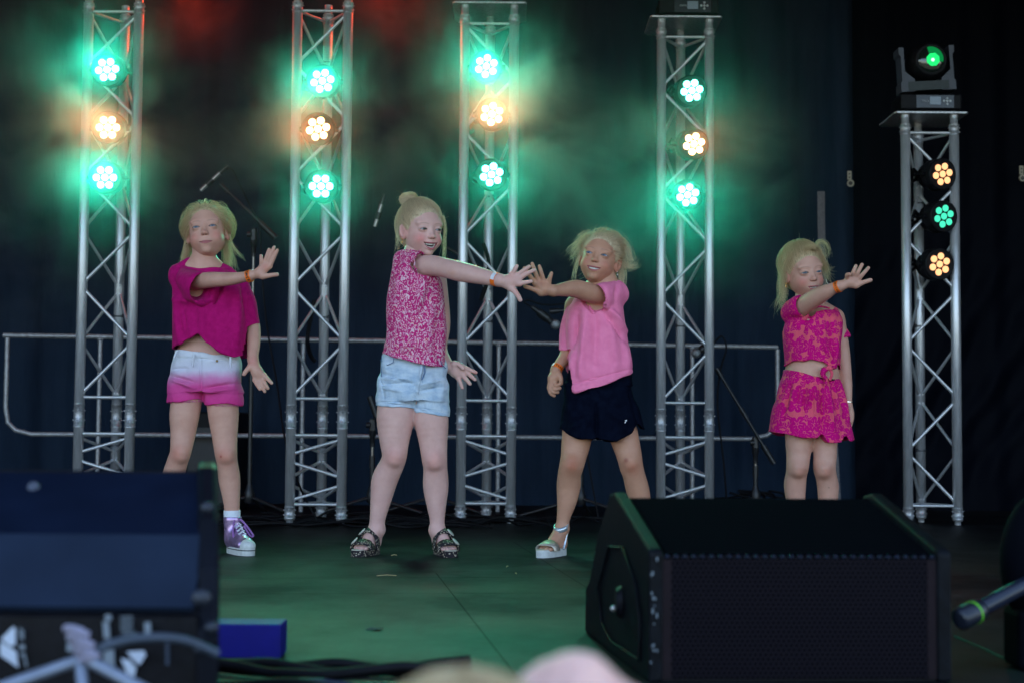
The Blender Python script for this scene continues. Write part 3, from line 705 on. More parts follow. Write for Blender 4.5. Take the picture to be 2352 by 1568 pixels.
def band_around(kid, name, c, ax, r, width, thick, mat, text=None, white=None, label=None, phi0=0, txt_size=.013, start=None, flip=False, parent=None):
    """a wristband: a short sleeve around the wrist, with printed letters standing a hair proud of it"""
    c = Vector(c); ax = Vector(ax).normalized(); b = MB()
    pr = [(-width/2, r), (-width/2, r+thick), (width/2, r+thick), (width/2, r), (-width/2, r)]
    b.lathe(c, ax, pr, 36, False); o = b.build(name, mat, parent or kid.root)
    if label: o["label"] = label
    view = (Vector(CAM)-c).normalized(); view = (view-ax*view.dot(ax)).normalized(); sdv = ax.cross(view)
    if white is not None:
        w_ = MB(); vs = []; fs = []; a0, a1 = white
        for i in range(9):
            a = R_(a0+(a1-a0)*i/8); d = view*math.cos(a)+sdv*math.sin(a)
            vs += [c+ax*(-width*.42)+d*(r+thick+.0008), c+ax*(width*.42)+d*(r+thick+.0008)]
        for i in range(8): fs.append((2*i, 2*i+1, 2*i+3, 2*i+2))
        w_.add(vs, fs, True); w_.build("band_label", MT['bandwhite'], o)
    if text:
        st = start if start is not None else 50
        for i, ch in enumerate(text):
            a = R_((st if not flip else -st)-i*txt_size/(r+thick)*57.3*.78*(1 if not flip else -1)); d = view*math.cos(a)+sdv*math.sin(a); tang = -view*math.sin(a)+sdv*math.cos(a)
            me_ = text_mesh(ch, txt_size, .0002, .0003)
            lo_ = bpy.data.objects.new("letter", me_); COL.objects.link(lo_); me_.materials.append(MT['ink']); lo_.parent = o; lo_.matrix_parent_inverse = Matrix.Identity(4)
            X = -tang if not flip else tang; Yv = d.cross(X)
            pos = c+d*(r+thick+.0008); lo_.matrix_basis = Matrix(((X.x, Yv.x, d.x, pos.x), (X.y, Yv.y, d.y, pos.y), (X.z, Yv.z, d.z, pos.z), (0, 0, 0, 1)))
    return o
def headat(kid, eyes, dy, scale, yaw, pitch, roll, **kw):
    R = rotm(yaw, pitch, roll)@np.diag([1, -1, 1]); e = kid.p(eyes[0], eyes[1], dy)
    return Head(e-scale*(R@np.array([0, .072, .0015])), scale, yaw, pitch, roll, **kw)
def earring(kid, head, side, mat, drop=.004, r=.0022):
    c = Vector(head.W((side*.0765, -.006, -.037))); b = MB(); b.ball(c+Vector((0, -.006, 0)), r, nu=10, nv=8)
    if drop > .005: b.ball(c+Vector((0, -.006, -drop)), (r*.8, r*.6, r*1.6), nu=10, nv=8)
    b.build("earring", mat, kid.root)
def add_hair(kid, head, capmat, hairmat, cap, strands, r0=.0004):
    v, f = cap; v2 = head.W(v); o = mesh_obj("hair", v2, f[:, ::-1], capmat, kid.root, True)
    hair_obj("hair_strands", strands, hairmat, o, r0)
    return o
def sandal(kid, fr, mats, ln=.165, w=.037, two=True, buckle=True, white=False):
    """sole, straps and buckles on a foot frame (heel, forward, side)"""
    h, d, s_ = fr; up = np.array([0, 0, 1.0]); pts = []
    for i in range(28):
        a = 2*math.pi*i/28; t = .5-.5*math.cos(a); wd = w*(.78+.30*t-.12*math.sin(math.pi*t)); y = wd*math.sin(a)*(1+.25*abs(math.cos(a))**3)
        pts.append((-.012+t*(ln+.020), y))
    sole = MB(); z1 = .022 if not white else .026
    sole.prism(pts, .0, z1, lambda u, v, q: tuple(h+d*u+s_*v+up*q)); so_ = sole.build("sandal", mats[0], kid.root)
    fb = MB(); fb.prism([(u*.985+.001, v*.95) for u, v in pts], z1, z1+.003, lambda u, v, q: tuple(h+d*u+s_*v+up*q)); fb.build("footbed", mats[2], so_)
    def strap(t0, t1, hgt, wdt, lean=0.0, m=mats[1]):
        vs = []; n = 16
        for i in range(n+1):
            a = math.pi*i/n; sy = math.cos(a)*wdt; hz = z1-.004+(hgt-z1+.004)*math.sin(a)**.75
            for k, (tt, oo) in enumerate(((t0, 0), (t0, .0035), (t1, .0035), (t1, 0))):
                hh = hz*(1 if k < 2 else (1-lean*math.sin(a)))+oo*math.sin(a)
                vs.append(h+d*(tt+(.012*math.sin(a) if k < 2 else .006*math.sin(a)))+s_*(sy+oo*math.cos(a))+up*(hh+oo*.3))
        fs = [(i*4+k, i*4+(k+1) % 4, i*4+4+(k+1) % 4, i*4+4+k) for i in range(n) for k in range(4)]
        b = MB(); b.add(vs, fs, True); return b.build("strap", m, so_)
    strap(ln*.54, ln*.80, .056, w*1.02, .28)
    if two: strap(ln*.24, ln*.42, .094, w*.90, .16)
    if buckle:
        for tt, hz in ((ln*.68, .047), (ln*.32, .076)):
            b = MB(); c = h+d*(tt+.01)+s_*w*.62*buckle+up*hz; nrm = (s_*.62*buckle+d*.35+up*.7); nrm /= np.linalg.norm(nrm)
            b.lathe(c, nrm, [(.004, .010), (.006, .0165), (.009, .0165), (.010, .012)], 18); b.build("buckle", mats[3], so_)
    return so_
SK_PALE = (.70, .415, .355); SK_MID = (.60, .325, .24); SK_TAN = (.54, .275, .175)
GIRLS = "children dancing on the stage"

def trainer(k, A, anc, rs_, ang):
    b = MB(); pr = []
    for i in range(16):
        t_ = i/15; pr.append((t_*.062, (rs_-t_*.003)*(1+.015*(i % 2))))
    b.lathe(A, np.array([.02, 0, -1]), pr, 26); b.build("sock", MT['sock'], k.root)
    heel = np.array([anc[0]-.008, anc[1]+.022, 0])
    d = np.array([math.sin(R_(ang)), -math.cos(R_(ang)), 0]); sv = np.array([math.cos(R_(ang)), math.sin(R_(ang)), 0]); up = np.array([0, 0, 1.0]); h = heel
    f = Field(); f.rc(anc+up*.035, h+d*.022+up*.055, .0335, .031, .012); f.rc(h+d*.022+up*.052, h+d*.115+up*.036, .029, .024, .02); f.rc(h+d*.03+up*.075, h+d*.105+up*.046, .024, .022, .02)
    for e in (-1, 1): f.rc(h+d*.03+up*.04, h+d*.125+up*.036+sv*e*.012, .026, .019, .015)
    f.cut(lambda X, Y, Z: .022-Z+0*X+0*Y); an2 = anc+up*.046; f.cut(lambda X, Y, Z: Z-an2[2]+0*X+0*Y); f.rc(anc, anc+up*.07, .0275, .0275, .001, 's')
    v, ff = f.mesh(.0022); tr = mesh_obj("trainer", v, ff, MT['lilac'], k.root, True)
    f = Field(); f.el(h+d*.137+up*.034, (.036, .026, .023), .005, R=rotm(-ang)*1.0); f.cut(lambda X, Y, Z: .018-Z+0*X+0*Y); f.cut(lambda X, Y, Z: -((X-h[0])*d[0]+(Y-h[1])*d[1]-.122)+0*Z)
    v, ff = f.mesh(.002); mesh_obj("toe_cap", v, ff, MT['rubber'], tr, True)
    pts = []
    for i in range(30):
        a = 2*math.pi*i/30; t_ = .5-.5*math.cos(a); wd = .0335*(.84+.26*t_-.08*math.sin(math.pi*t_)); pts.append((-.014+t_*.190, wd*math.sin(a)*(1+.3*abs(math.cos(a))**3)))
    b = MB(); b.prism(pts, .0, .026, lambda u, v, q: tuple(h+d*u*(1 if q > 0 else .985)+sv*v+up*q)); b.build("sole", MT['rubber'], tr)
    b = MB(); b.prism([(u*1.006-.0005, v*1.015) for u, v in pts], .0175, .0205, lambda u, v, q: tuple(h+d*u+sv*v+up*q)); b.build("stripe", MT['stripe'], tr)
    b = MB()
    for i in range(5):
        t_ = .052+i*.0145; zz = .1075-i*.0100; a = h+d*t_+up*zz
        b.tube([a-sv*.013+d*.006-up*.006, a+up*.003, a+sv*.013-d*.002-up*.006], .0028, 6); b.tube([a+sv*.013+d*.006-up*.006, a+up*.004, a-sv*.013-d*.002-up*.006], .0028, 6)
    b.build("laces", MT['lacewhite'], tr)
    b = MB(); kn = h+d*.048+up*.120; b.ball(kn, .008)
    for e, pts_ in ((-1, [(-.012, .006, -.002), (-.022, .018, -.03), (-.026, .030, -.058), (-.017, .034, -.062), (-.010, .022, -.03)]), (1, [(.012, .006, .0), (.026, .02, -.018), (.042, .036, -.046), (.046, .040, -.056), (.036, .036, -.056), (.018, .020, -.02)])):
        b.tube(spline([kn]+[kn+sv*q[0]+d*q[1]+up*q[2] for q in pts_], 5), .0038, 6)
    b.build("bow", MT['lace'], tr)

def girl_magenta():
    k = Kid("g1", 5.35, "girl in magenta T-shirt and white to pink shorts, before the microphone stand", GIRLS, (505, 1262)); k.big = 1
    hd = headat(k, (469.3, 520.6), -.075, 1.0, 4, 5, -6.5, skin=SK_MID, mouth=dict(w=.0235, z=-.0550, up=.0015, open=.0, ut=.0026, lt=.0045, col=(.42, .13, .13)), eye_open=.76, look=(-.02, -.14), hl=(.0700, .092, .0860))
    # neck and trunk
    k.limb([(468, 572, .005, 26), (470, 600, .005, 27), (474, 622, .01, 34)], .02)
    k.limb([(425, 628, .0, 22), (474, 618, .01, 30), (548, 668, .03, 22)], .03)
    z, a, b = outline(k, [(640, 425, 548), (700, 418, 552), (760, 414, 548), (800, 408, 548), (850, 398, 552), (900, 392, 552)])
    k.f.prof(z, a, b, k.Y0+.01, [.07, .075, .072, .070, .075, .075], 2.4, .03)
    k.limb([(424, 636, -.02, 19), (452, 646, -.08, 19), (486, 643, -.15, 17.5), (530, 641, -.19, 14.5), (570, 634.5, -.225, 10.5)], .012)
    k.limb([(558, 672, .02, 19), (580, 740, .01, 16), (583, 780, -.01, 15.5), (581, 812, -.035, 13), (581, 826, -.045, 11)], .012)
    k.hand((572, 634.5, 10.5), (597, 627, ), [[(602, 610), (599.8, 588)], [(608.5, 606), (618, 573.5)], [(614.5, 607), (629.5, 568.5)], [(619.5, 612.5), (637, 575.5)]],
           [(604, 634, -.016), (614, 634, -.022), (626, 632, -.026), (636.5, 631, -.026)], -.225, 10.5, 4.4)
    k.hand((581, 826, 11), (590, 852), [[(585.5, 872), (597, 893)], [(594, 873), (608, 898)], [(602, 869), (615, 891)], [(607, 861), (624, 879)]],
           [(577, 840, -.012), (570, 846, -.018), (564, 853, -.022), (560.5, 858.5, -.024)], -.045, 12, 4.5)
    # legs: the left one goes behind the floor monitor, the right one wears the trainer
    k.limb([(432, 900, .0, 35), (424, 950, -.01, 34), (421, 990, -.015, 29), (415, 1036, -.03, 24), (408, 1058, -.02, 23.5), (396, 1100, .01, 25), (382, 1160, .03, 19), (372, 1210, .05, 14.5)], .015)
    k.limb([(510, 900, .0, 37), (513, 950, .0, 35), (516, 1000, -.005, 29), (519, 1040, -.01, 25.5), (522, 1062, .0, 23.5), (527, 1100, .02, 24.8), (531, 1140, .02, 20), (533, 1172, .02, 17.3), (534, 1210, .02, 16)], .015)
    k.limb([(520, 1040, -.035, 14), (520, 1046, -.037, 13)], .02); k.limb([(416, 1038, -.055, 13), (415, 1046, -.055, 12)], .02)
    k.f.rc(k.p(372, 1210, .05), np.array([k.p(365, 1250, .02)[0], k.Y0+.05, .045]), k.r(14.5), .024, .01)
    k.f.rc(np.array([k.p(365, 1250, .02)[0], k.Y0+.05, .045]), np.array([k.p(355, 1250, .02)[0], k.Y0-.07, .03]), .024, .018, .01)
    k.body(hd, blush_fn(k, [(519, 1046, 0, 19, (1.0, .74, .72), .8), (514, 1047, 0, 2.2, (.6, .12, .12), 1), (415, 1040, 0, 17, (1.0, .74, .72), .8), (586, 830, 0, 12, (1, .5, .62), .45), (635, 630, 0, 8, (1, .7, .7), .7), (628, 570, 0, 8, (1, .72, .7), .6)]))
    hd.eyes(MT, k.root, 'blue')
    # T-shirt
    f = Field()
    z, a, b = outline(k, [(618, 420, 520), (640, 402, 548), (674, 394, 566), (715, 397, 570), (760, 398, 571), (800, 398, 571), (835, 396, 572)])
    f.prof(z, a, b, k.Y0-.0, [.055, .078, .092, .098, .104, .108, .112], 2.5, .02)
    k.limb([(412, 626, .0, 22), (440, 606, .005, 17), (474, 614, .01, 17)], .02, f=f)
    k.limb([(474, 616, .01, 17), (515, 622, .01, 15), (552, 652, .02, 18)], .02, f=f)
    k.limb([(414, 640, -.01, 27), (432, 652, -.05, 33), (458, 660, -.115, 37)], .015, f=f)
    k.limb([(552, 664, .02, 22), (570, 700, .015, 22), (577, 748, .005, 21)], .02, f=f)
    k.limb([(440, 655, -.055, 22), (462, 662, -.118, 31), (476, 668, -.155, 34)], .003, 's', f)
    k.limb([(574, 722, .01, 16), (580, 765, .0, 19)], .003, 's', f)
    k.limb([(466, 570, -.03, 30), (468, 600, -.012, 31)], .004, 's', f)
    z2, a2, b2 = outline(k, [(700, 400, 566), (760, 402, 567), (850, 400, 568)])
    f.prof(z2, a2, b2, k.Y0, [.080, .094, .104], 2.5, .004, 's')
    pa = k.p(470, 655, -.135); pb = k.p(430, 700, -.10); nx = np.array([.86, -.50, .10]); nx /= np.linalg.norm(nx); pc = k.p(468, 660, -.128); sh = k.p(430, 650, -.08); rr = k.r(46)
    f.cut(lambda X, Y, Z: np.minimum((X-pc[0])*nx[0]+(Y-pc[1])*nx[1]+(Z-pc[2])*nx[2], k.r(44)-np.sqrt((Y-pc[1]-.02)**2*1.0+(Z-pc[2])**2+(X-pc[0])**2)))
    pd = k.p(577, 748, .0); cut2 = hemfn(k, [(380, 806), (399, 803), (420, 793), (440, 785), (458, 774), (470, 768), (477, 775), (483, 790), (505, 804), (528, 815), (548, 824), (566, 818), (567, 815), (568, 753), (594, 744), (640, 742)])
    f.cut(cut2)
    garment(k, "t_shirt", f, MT['magenta'], .0028, [((482, 788), (474, 700), 12, .004), ((466, 775), (462, 700), 9, -.002), ((520, 650), (512, 800), 20, .004), ((555, 690), (552, 800), 9, .006), ((440, 785), (425, 700), 8, -.004), ((425, 790), (412, 690), 9, .005), ((410, 690), (450, 700), 8, .006),
            ((400, 640), (432, 700), 9, -.005), ((500, 640), (478, 700), 12, .004), ((418, 612), (410, 650), 4, -.002), ((500, 690), (530, 760), 14, -.003), ((560, 660), (570, 740), 3, -.003)], .0013, 5, (7, 3))
    # shorts
    f = Field()
    z, a, b = outline(k, [(799, 402, 544), (820, 398, 549), (850, 392, 553), (880, 388, 556), (900, 387, 556)])
    f.prof(z, a, b, k.Y0+.008, [.074, .080, .085, .088, .084], 2.5, .02)
    k.limb([(428, 880, .0, 40), (426, 940, -.005, 43.5)], .012, f=f); k.limb([(511, 885, .0, 43), (513, 945, .0, 43.5)], .012, f=f)
    k.limb([(425, 922, -.004, 36.5), (424, 960, -.005, 39)], .002, 's', f); k.limb([(513, 925, .0, 36.5), (513, 962, .0, 39)], .002, 's', f)
    z2, a2, b2 = outline(k, [(780, 406, 541), (812, 404, 545)]); f.prof(z2, a2, b2, k.Y0+.008, [.066, .070], 2.5, .002, 's')
    f.cut(hemfn(k, [(370, 924), (384, 925), (430, 922), (462, 917), (469, 918), (471, 930), (500, 929), (530, 926), (556, 930), (580, 930)]))
    wl = hemfn(k, [(390, 801), (402, 801), (440, 807), (470, 812), (500, 815), (545, 814), (560, 814)]); f.cut(lambda X, Y, Z: -wl(X, Y, Z))
    m, t, bb, o = new_mat("dip_dyed_denim"); L(t, ombre(t), bb.inputs["Base Color"]); bb.inputs["Roughness"].default_value = .85; bump(t, bb, MATH(t, 'ADD', noise(t, 40, 4), MATH(t, 'MULTIPLY', noise(t, 600, 1), .08)), .5, .01); MT['ombre'] = m
    sh_ = garment(k, "shorts", f, m, .0026, [((395, 862), (462, 880), 4, -.004), ((400, 872), (460, 892), 4, .003), ((480, 893), (550, 880), 4, -.003), ((478, 900), (548, 893), 4, .003), ((470, 820), (472, 905), 3, -.003), ((400, 822), (545, 830), 2.5, -.0018), ((402, 848), (440, 846), 2.5, -.0025), ((466, 905), (472, 915), 4, -.0015)], .0012, 8, (10, 9))
    b = MB(); c = k.p(498.5, 828.5, -.082); b.lathe(c+np.array([0, .001, 0]), (0, -1, 0), [(0, .0045), (.004, .0045), (.005, .003)], 14); b.build("button", plain("brass_button", (.20, .14, .08), .35, 1.0), sh_)
    for px0, py0, px1, py1 in ((446, 813, 442, 842), (530, 818, 529, 845), (407, 806, 400, 822)):
        b = MB(); A = k.p(px0, py0, -.082); B = k.p(px1, py1, -.090); b.tube([A, (A+B)/2+np.array([0, -.004, 0]), B], [.0045, .0045, .004], 6); b.build("belt_loop", m, sh_)
    fr = []; rs = np.random.RandomState(4)   # frayed hem
    b = MB()
    for l_, r_, y_, dpt in ((385, 468, 923, -.06), (472, 553, 929, -.06)):
        for i in range(70):
            x = rs.uniform(l_, r_); y = y_-(0 if l_ > 450 else (x-385)*.055); u = (x-(l_+r_)/2)/((r_-l_)/2); A = k.p(x, y, -.064*math.sqrt(max(0, 1-u*u*.97)))
            b.tube([A+np.array([0, 0, .001]), A+np.array([rs.normal(0, .003), rs.normal(0, .002), -rs.uniform(.002, .007)])], .0005, 4, False)
    b.build("frayed_hem", plain("pink_threads", (.60, .10, .28), .9), sh_)
    # socks and trainers
    trainer(k, k.p(533, 1171, .02), k.p(534, 1215, .02), k.r(19.3), 34)
    trainer(k, k.p(377, 1182, .04), k.p(372, 1216, .05), k.r(17.8), -24)
    # wristband and earrings
    c = k.p(573, 634.6, -.224); ax = k.p(581, 632, -.228)-k.p(563, 637, -.22)
    band_around(k, "wristband", c, ax, k.r(13.0), .016, .0012, MT['band'], "ZOMER", None, "orange paper wristband printed ZOMER", txt_size=.0125, start=72, flip=True)
    b = MB(); q = k.p(578, 622.5, -.228); b.tube([q, q+np.array([.006, -.002, .003])], .0035, 4); b.build("band_label", MT['bandwhite'], k.root)
    for s_ in (-1, 1): earring(k, hd, s_, MT['gold'])
    # hair: combed back, loose locks behind both ears down to the shoulders
    cap = hd.hair_cap(lambda f: [f.rc((sx*.062, -.024, .03), (sx*.066, -.032, -.05), .011, .009, .012) for sx in (-1, 1)])
    st = groomed(hd, cap[0], 1500, (0, -.13, -.02), lift=.0012, seed=11, sel=lambda v: v[v[:, 1] > -.07])
    for sx, x1, x2, n in ((-1, -.084, -.096, 400), (1, .064, .060, 170)):
        st += locks(hd, .0055, [(sx*.058, .010, .050), (sx*.069, -.014, .0), (x1*.96, -.022, -.050), (x2, -.028, -.100), (x2*1.07, -.030, -.150 if sx < 0 else -.125)], n, 0, .0085, seed=20+sx, wav=.005)
        st += locks(hd, .010, [(sx*.05, -.05, .02), (sx*.060, -.055, -.05), (sx*.062, -.055, -.10), (sx*.066, -.05, -.14)], 260, 0, .014, seed=30+sx, wav=.006)
    st += locks(hd, .004, [(.073, -.01, -.02), (.082, -.01, -.05), (.100, -.005, -.085), (.128, -.0, -.118)], 26, 0, .007, seed=41, wav=.004)
    st += flyaways(hd, cap[0], 150, 5, (.012, .04), (.1, 0, .3), lambda v: v[v[:, 2] > .02])
    add_hair(k, hd, MT['cap'], MT['hair'], cap, st)

def girl_paisley():
    k = Kid("g2", 5.35, "tallest girl with hair in a bun, pink paisley blouse and pale denim shorts, reaching right", GIRLS, (940, 1268)); k.big = 3
    hd = headat(k, (990.5, 527.6), -.055, 1.0, 30, -5, 0, skin=SK_PALE, mouth=dict(w=.0280, z=-.0480, up=.0035, open=.0175, ut=.0022, lt=.0034, col=(.42, .10, .12), tu=.0062, tl=.0040), cheek=.010, eye_open=.82, blush=.9, look=(.12, -.02), hl=(.0695, .090, .0830))
    k.limb([(957, 572, .01, 26), (953, 600, .015, 28)], .02)
    k.limb([(930, 612, .0, 26), (954, 604, .02, 30), (1000, 625, .06, 24)], .03)
    z, a, b = outline(k, [(640, 905, 1005), (700, 900, 1008), (760, 898, 1008), (800, 888, 1010), (850, 880, 1014), (900, 876, 1018)])
    k.f.prof(z, a, b, k.Y0+.012, [.066, .070, .070, .070, .070, .068], 2.4, .03)
    k.limb([(944, 618, -.01, 25), (985, 610, -.07, 24), (1020, 615, -.12, 22), (1052, 623, -.16, 22.5), (1085, 630, -.19, 20.5), (1120, 638, -.225, 17), (1146, 643.6, -.25, 13.5)], .014)
    k.limb([(1004, 640, .06, 22), (1016, 740, .10, 19), (1010, 800, .08, 17), (1030, 841, .04, 13)], .014)
    k.hand((1147, 644, 13.3), (1165, 647.5), [[(1176, 631), (1187, 611)], [(1187, 633.5), (1202, 622), (1215.5, 612.5)], [(1192, 641), (1210, 629), (1227.5, 620.5)], [(1193, 652), (1207, 649), (1220, 646.5)]],
           [(1172, 660, -.012), (1181, 668, -.018), (1189, 678, -.022), (1195, 689, -.022)], -.25, 14, 4.8)
    k.hand((1030, 841, 12.5), (1046, 853), [[(1060, 840), (1093, 855)], [(1067, 850), (1091, 871)], [(1063, 861), (1079.5, 881)], [(1052, 866), (1062, 890)]],
           [(1044, 836, -.020), (1052, 836, -.026), (1058, 840, -.03), (1063, 845.5, -.032)], .04, 12, 4.7)
    k.limb([(912, 905, .0, 41), (908, 960, .0, 43), (906, 1010, -.01, 34), (906, 1045, -.015, 28.5), (900, 1066, -.005, 28), (884, 1100, .015, 30), (876, 1140, .02, 25), (868, 1185, .02, 18.5), (865, 1212, .02, 17.5)], .015)
    k.limb([(986, 905, .0, 37), (991, 965, .0, 39), (995, 1015, -.005, 32.5), (998, 1054, -.01, 29), (1000, 1075, .0, 27.5), (1001, 1115, .02, 29.3), (1002, 1150, .02, 24), (1004, 1190, .02, 17.5), (1004, 1214, .02, 17)], .015)
    k.limb([(908, 1048, -.05, 14), (906, 1055, -.05, 13)], .022); k.limb([(998, 1056, -.045, 14), (999, 1062, -.045, 13)], .022)
    a1 = k.p(866, 1216, .02); f1 = k.foot(a1, (a1[0]-.004, a1[1]+.028), -22, .158, .031, r_ank=k.r(17)); k.big = 1; a2 = k.p(1004, 1218, .02); f2 = k.foot(a2, (a2[0]+.001, a2[1]+.028), 22, .158, .031, r_ank=k.r(17))
    k.body(hd, blush_fn(k, [(907, 1050, 0, 22, (1.0, .80, .78), .8), (999, 1058, 0, 22, (1.0, .80, .78), .8), (1195, 684, 0, 10, (1, .6, .6), .8), (1092, 858, 0, 8, (1, .65, .62), .7), (1170, 650, 0, 13, (1, .84, .82), .7), (1045, 640, 0, 8, (.96, .86, .74), .6)]))
    hd.eyes(MT, k.root, 'green'); hd.teeth(MT, k.root, gap=2)
    f = Field()
    z, a, b = outline(k, [(600, 915, 975), (617, 900, 1000), (650, 895, 1016), (683, 890, 1021), (755, 888, 1025), (800, 880, 1023), (845, 871, 1023)])
    f.prof(z, a, b, k.Y0+.0, [.06, .082, .090, .094, .098, .102, .106], 2.5, .02)
    k.limb([(922, 595, .01, 17), (950, 594, .0, 22), (975, 606, -.02, 22), (1000, 622, .06, 20)], .02, f=f)
    k.limb([(930, 610, .0, 29), (962, 604, -.05, 29)], .012, f=f)
    k.limb([(958, 608, -.052, 24), (990, 606, -.09, 26)], .003, 's', f)
    pc = k.p(966, 610, -.055); nx = np.array([.83, -.52, .12]); nx /= np.linalg.norm(nx)
    f.cut(lambda X, Y, Z: np.minimum((X-pc[0])*nx[0]+(Y-pc[1])*nx[1]+(Z-pc[2])*nx[2], k.r(33)-np.sqrt((Y-pc[1]-.01)**2+(Z-pc[2]-.004)**2+(X-pc[0])**2)))
    k.limb([(960, 560, -.02, 24), (958, 590, -.0, 27)], .004, 's', f)
    z2, a2_, b2 = outline(k, [(790, 886, 1016), (860, 876, 1018)]); f.prof(z2, a2_, b2, k.Y0, [.088, .098], 2.5, .004, 's')
    f.cut(hemfn(k, [(860, 811), (874, 811), (900, 818), (930, 829), (970, 838), (1000, 843), (1022, 843), (1040, 843)]))
    bl = garment(k, "blouse", f, MT['paisley'], .0028, [((985, 645), (960, 720), 8, .004), ((975, 640), (1010, 660), 6, -.004), ((915, 640), (925, 700), 8, .004), ((905, 800), (1000, 790), 10, .003), ((1000, 800), (1015, 835), 6, -.003), ((930, 740), (940, 820), 12, .003), ((880, 805), (1010, 836), 3, -.0015)], .0013, 15, (9, 4))
    # ruffles at the sleeve edge and the small collar
    b = MB(); rs = np.random.RandomState(2); c = k.p(966, 609, -.058); u_ = np.cross(nx, [0, 0, 1.0]); u_ /= np.linalg.norm(u_); w_ = np.cross(u_, nx); vs = []; n = 64
    for i in range(n):
        a = 2*math.pi*i/n; q = u_*math.cos(a)+w_*math.sin(a); rr = k.r(29)
        vs += [c+q*rr*.94-nx*.004, c+q*rr*(1.03+.05*math.sin(i*2.2))+nx*(.010+.003*math.sin(i*1.3)), c+q*rr*(.99+.05*math.sin(i*2.2))+nx*(.009+.003*math.sin(i*1.3))]
    b.add(vs, [(3*i+j, 3*((i+1) % n)+j, 3*((i+1) % n)+(j+1) % 3, 3*i+(j+1) % 3) for i in range(n) for j in range(3)], True); b.build("sleeve_ruffle", MT['paisley'], bl)
    b = MB(); vs = []; n = 60
    for i in range(n):
        a = 2*math.pi*i/n; c = k.p(955, 585, .003); rx = k.r(27); q = np.array([math.cos(a), math.sin(a)*.9, -.25*math.cos(a-.5)]); w1 = 1+.05*math.sin(i*1.9)
        vs += [c+q*rx*.98+np.array([0, 0, -.012]), c+q*rx*w1+np.array([0, 0, .006]), c+q*rx*(w1-.06)+np.array([0, 0, .005])]
    b.add(vs, [(3*i+j, 3*((i+1) % n)+j, 3*((i+1) % n)+(j+1) % 3, 3*i+(j+1) % 3) for i in range(n) for j in range(3)], True); b.build("collar", MT['paisley'], bl)
    f = Field()
    z, a, b = outline(k, [(800, 880, 1020), (830, 875, 1023), (870, 871, 1027), (905, 868, 1029), (920, 867, 1030)])
    f.prof(z, a, b, k.Y0+.008, [.084, .087, .090, .09, .086], 2.5, .02)
    k.limb([(911, 890, .0, 45), (909, 950, .0, 47)], .012, f=f); k.limb([(989, 890, .0, 40), (992, 965, .0, 42)], .012, f=f)
    k.limb([(908, 930, .0, 43), (908, 960, .0, 44)], .002, 's', f); k.limb([(991, 940, .0, 38), (992, 970, .0, 39.5)], .002, 's', f)
    f.cut(hemfn(k, [(850, 930), (864, 931), (900, 934), (940, 937), (954, 937), (956, 946), (990, 951), (1031, 957), (1045, 957)]))
    sh_ = garment(k, "denim_shorts", f, MT['denim'], .0026, [((875, 870), (940, 872), 4, .0035), ((880, 884), (950, 880), 3.5, -.0035), ((885, 860), (955, 886), 4, -.003), ((965, 885), (1022, 872), 4, .003), ((968, 898), (1024, 888), 4, -.003), ((975, 830), (962, 900), 4, .006), ((982, 838), (970, 880), 3, -.004), ((955, 905), (957, 935), 3, -.0012), ((868, 923), (952, 929), 2.2, -.0022), ((958, 938), (1029, 948), 2.2, -.0022), ((872, 850), (885, 912), 2, -.0018), ((880, 890), (930, 900), 4, .003)], .0012, 18, (11, 10))
    for seg in ([(873, 826), (890, 838), (903, 832), (906, 816)], [(877, 815), (876, 850), (879, 912)], [(1024, 846), (1016, 838), (1012, 828)]):
        b = MB(); b.tube([k.p(x, y, -.094*math.sqrt(max(.05, 1-((x-949)/80.0)**2*.96))) for x, y in seg], .0014, 5); b.build("seam", MT['denimdark'], sh_)
    b = MB(); b.tube([k.p(975, 838, -.094), k.p(976, 855, -.100), k.p(969, 872, -.102)], .0025, 5); b.build("seam", MT['denimdark'], sh_)
    sandal(k, f1, [MT['leopard'], MT['leopard'], MT['cork'], MT['buckle']], .158, .036, True, -1)
    sandal(k, f2, [MT['leopard'], MT['leopard'], MT['cork'], MT['buckle']], .158, .036, True, 1)
    c = k.p(1139, 642, -.243); ax = k.p(1150, 645, -.255)-k.p(1125, 639, -.23)
    band_around(k, "wristband", c, ax, k.r(14.9), .018, .0012, MT['band'], None, (-62, 8), "orange paper wristband with a white label")
    earring(k, hd, -1, MT['gold'], .011, .0030)
    def bun(f):
        f.el((-.028, -.070, .112), (.034, .026, .024), .008, R=rotm(0, 0, -20)); f.el((-.018, -.055, .100), (.020, .02, .018), .01)
    cap = hd.hair_cap(bun)
    st = groomed(hd, cap[0], 2000, (-.020, -.062, .112), (.6, 1.0), .002, 12, .06, sel=lambda v: v[v[:, 2] < .098])
    rs = np.random.RandomState(8)
    for i in range(420):   # hair wound round the bun
        a0 = rs.uniform(0, 6.28); tilt = rs.uniform(-.9, .9); q = []
        for j in range(9):
            a = a0+j*.38; q.append(hd.W(np.array([-.028, -.070, .112])+np.array([.035*math.cos(a), .027*math.sin(a)*math.cos(tilt), .025*math.sin(a)*math.sin(tilt)+.022*math.sin(tilt)*.5])+rs.normal(0, .0008, 3)))
        st.append(q)
    st += flyaways(hd, cap[0], 260, 6, (.010, .04), (0, 0, .2), start=.001)
    st += locks(hd, .004, [(-.070, -.03, .03), (-.080, -.03, -.01), (-.084, -.02, -.05), (-.086, -.015, -.085)], 30, 0, .010, 51, .004)
    st += locks(hd, .003, [(.066, .03, .055), (.076, .03, .02), (.082, .02, -.03), (.084, .015, -.09), (.088, .0, -.13)], 40, 0, .008, 52, .006)
    add_hair(k, hd, MT['cap_pale'], MT['hair_pale'], cap, st)

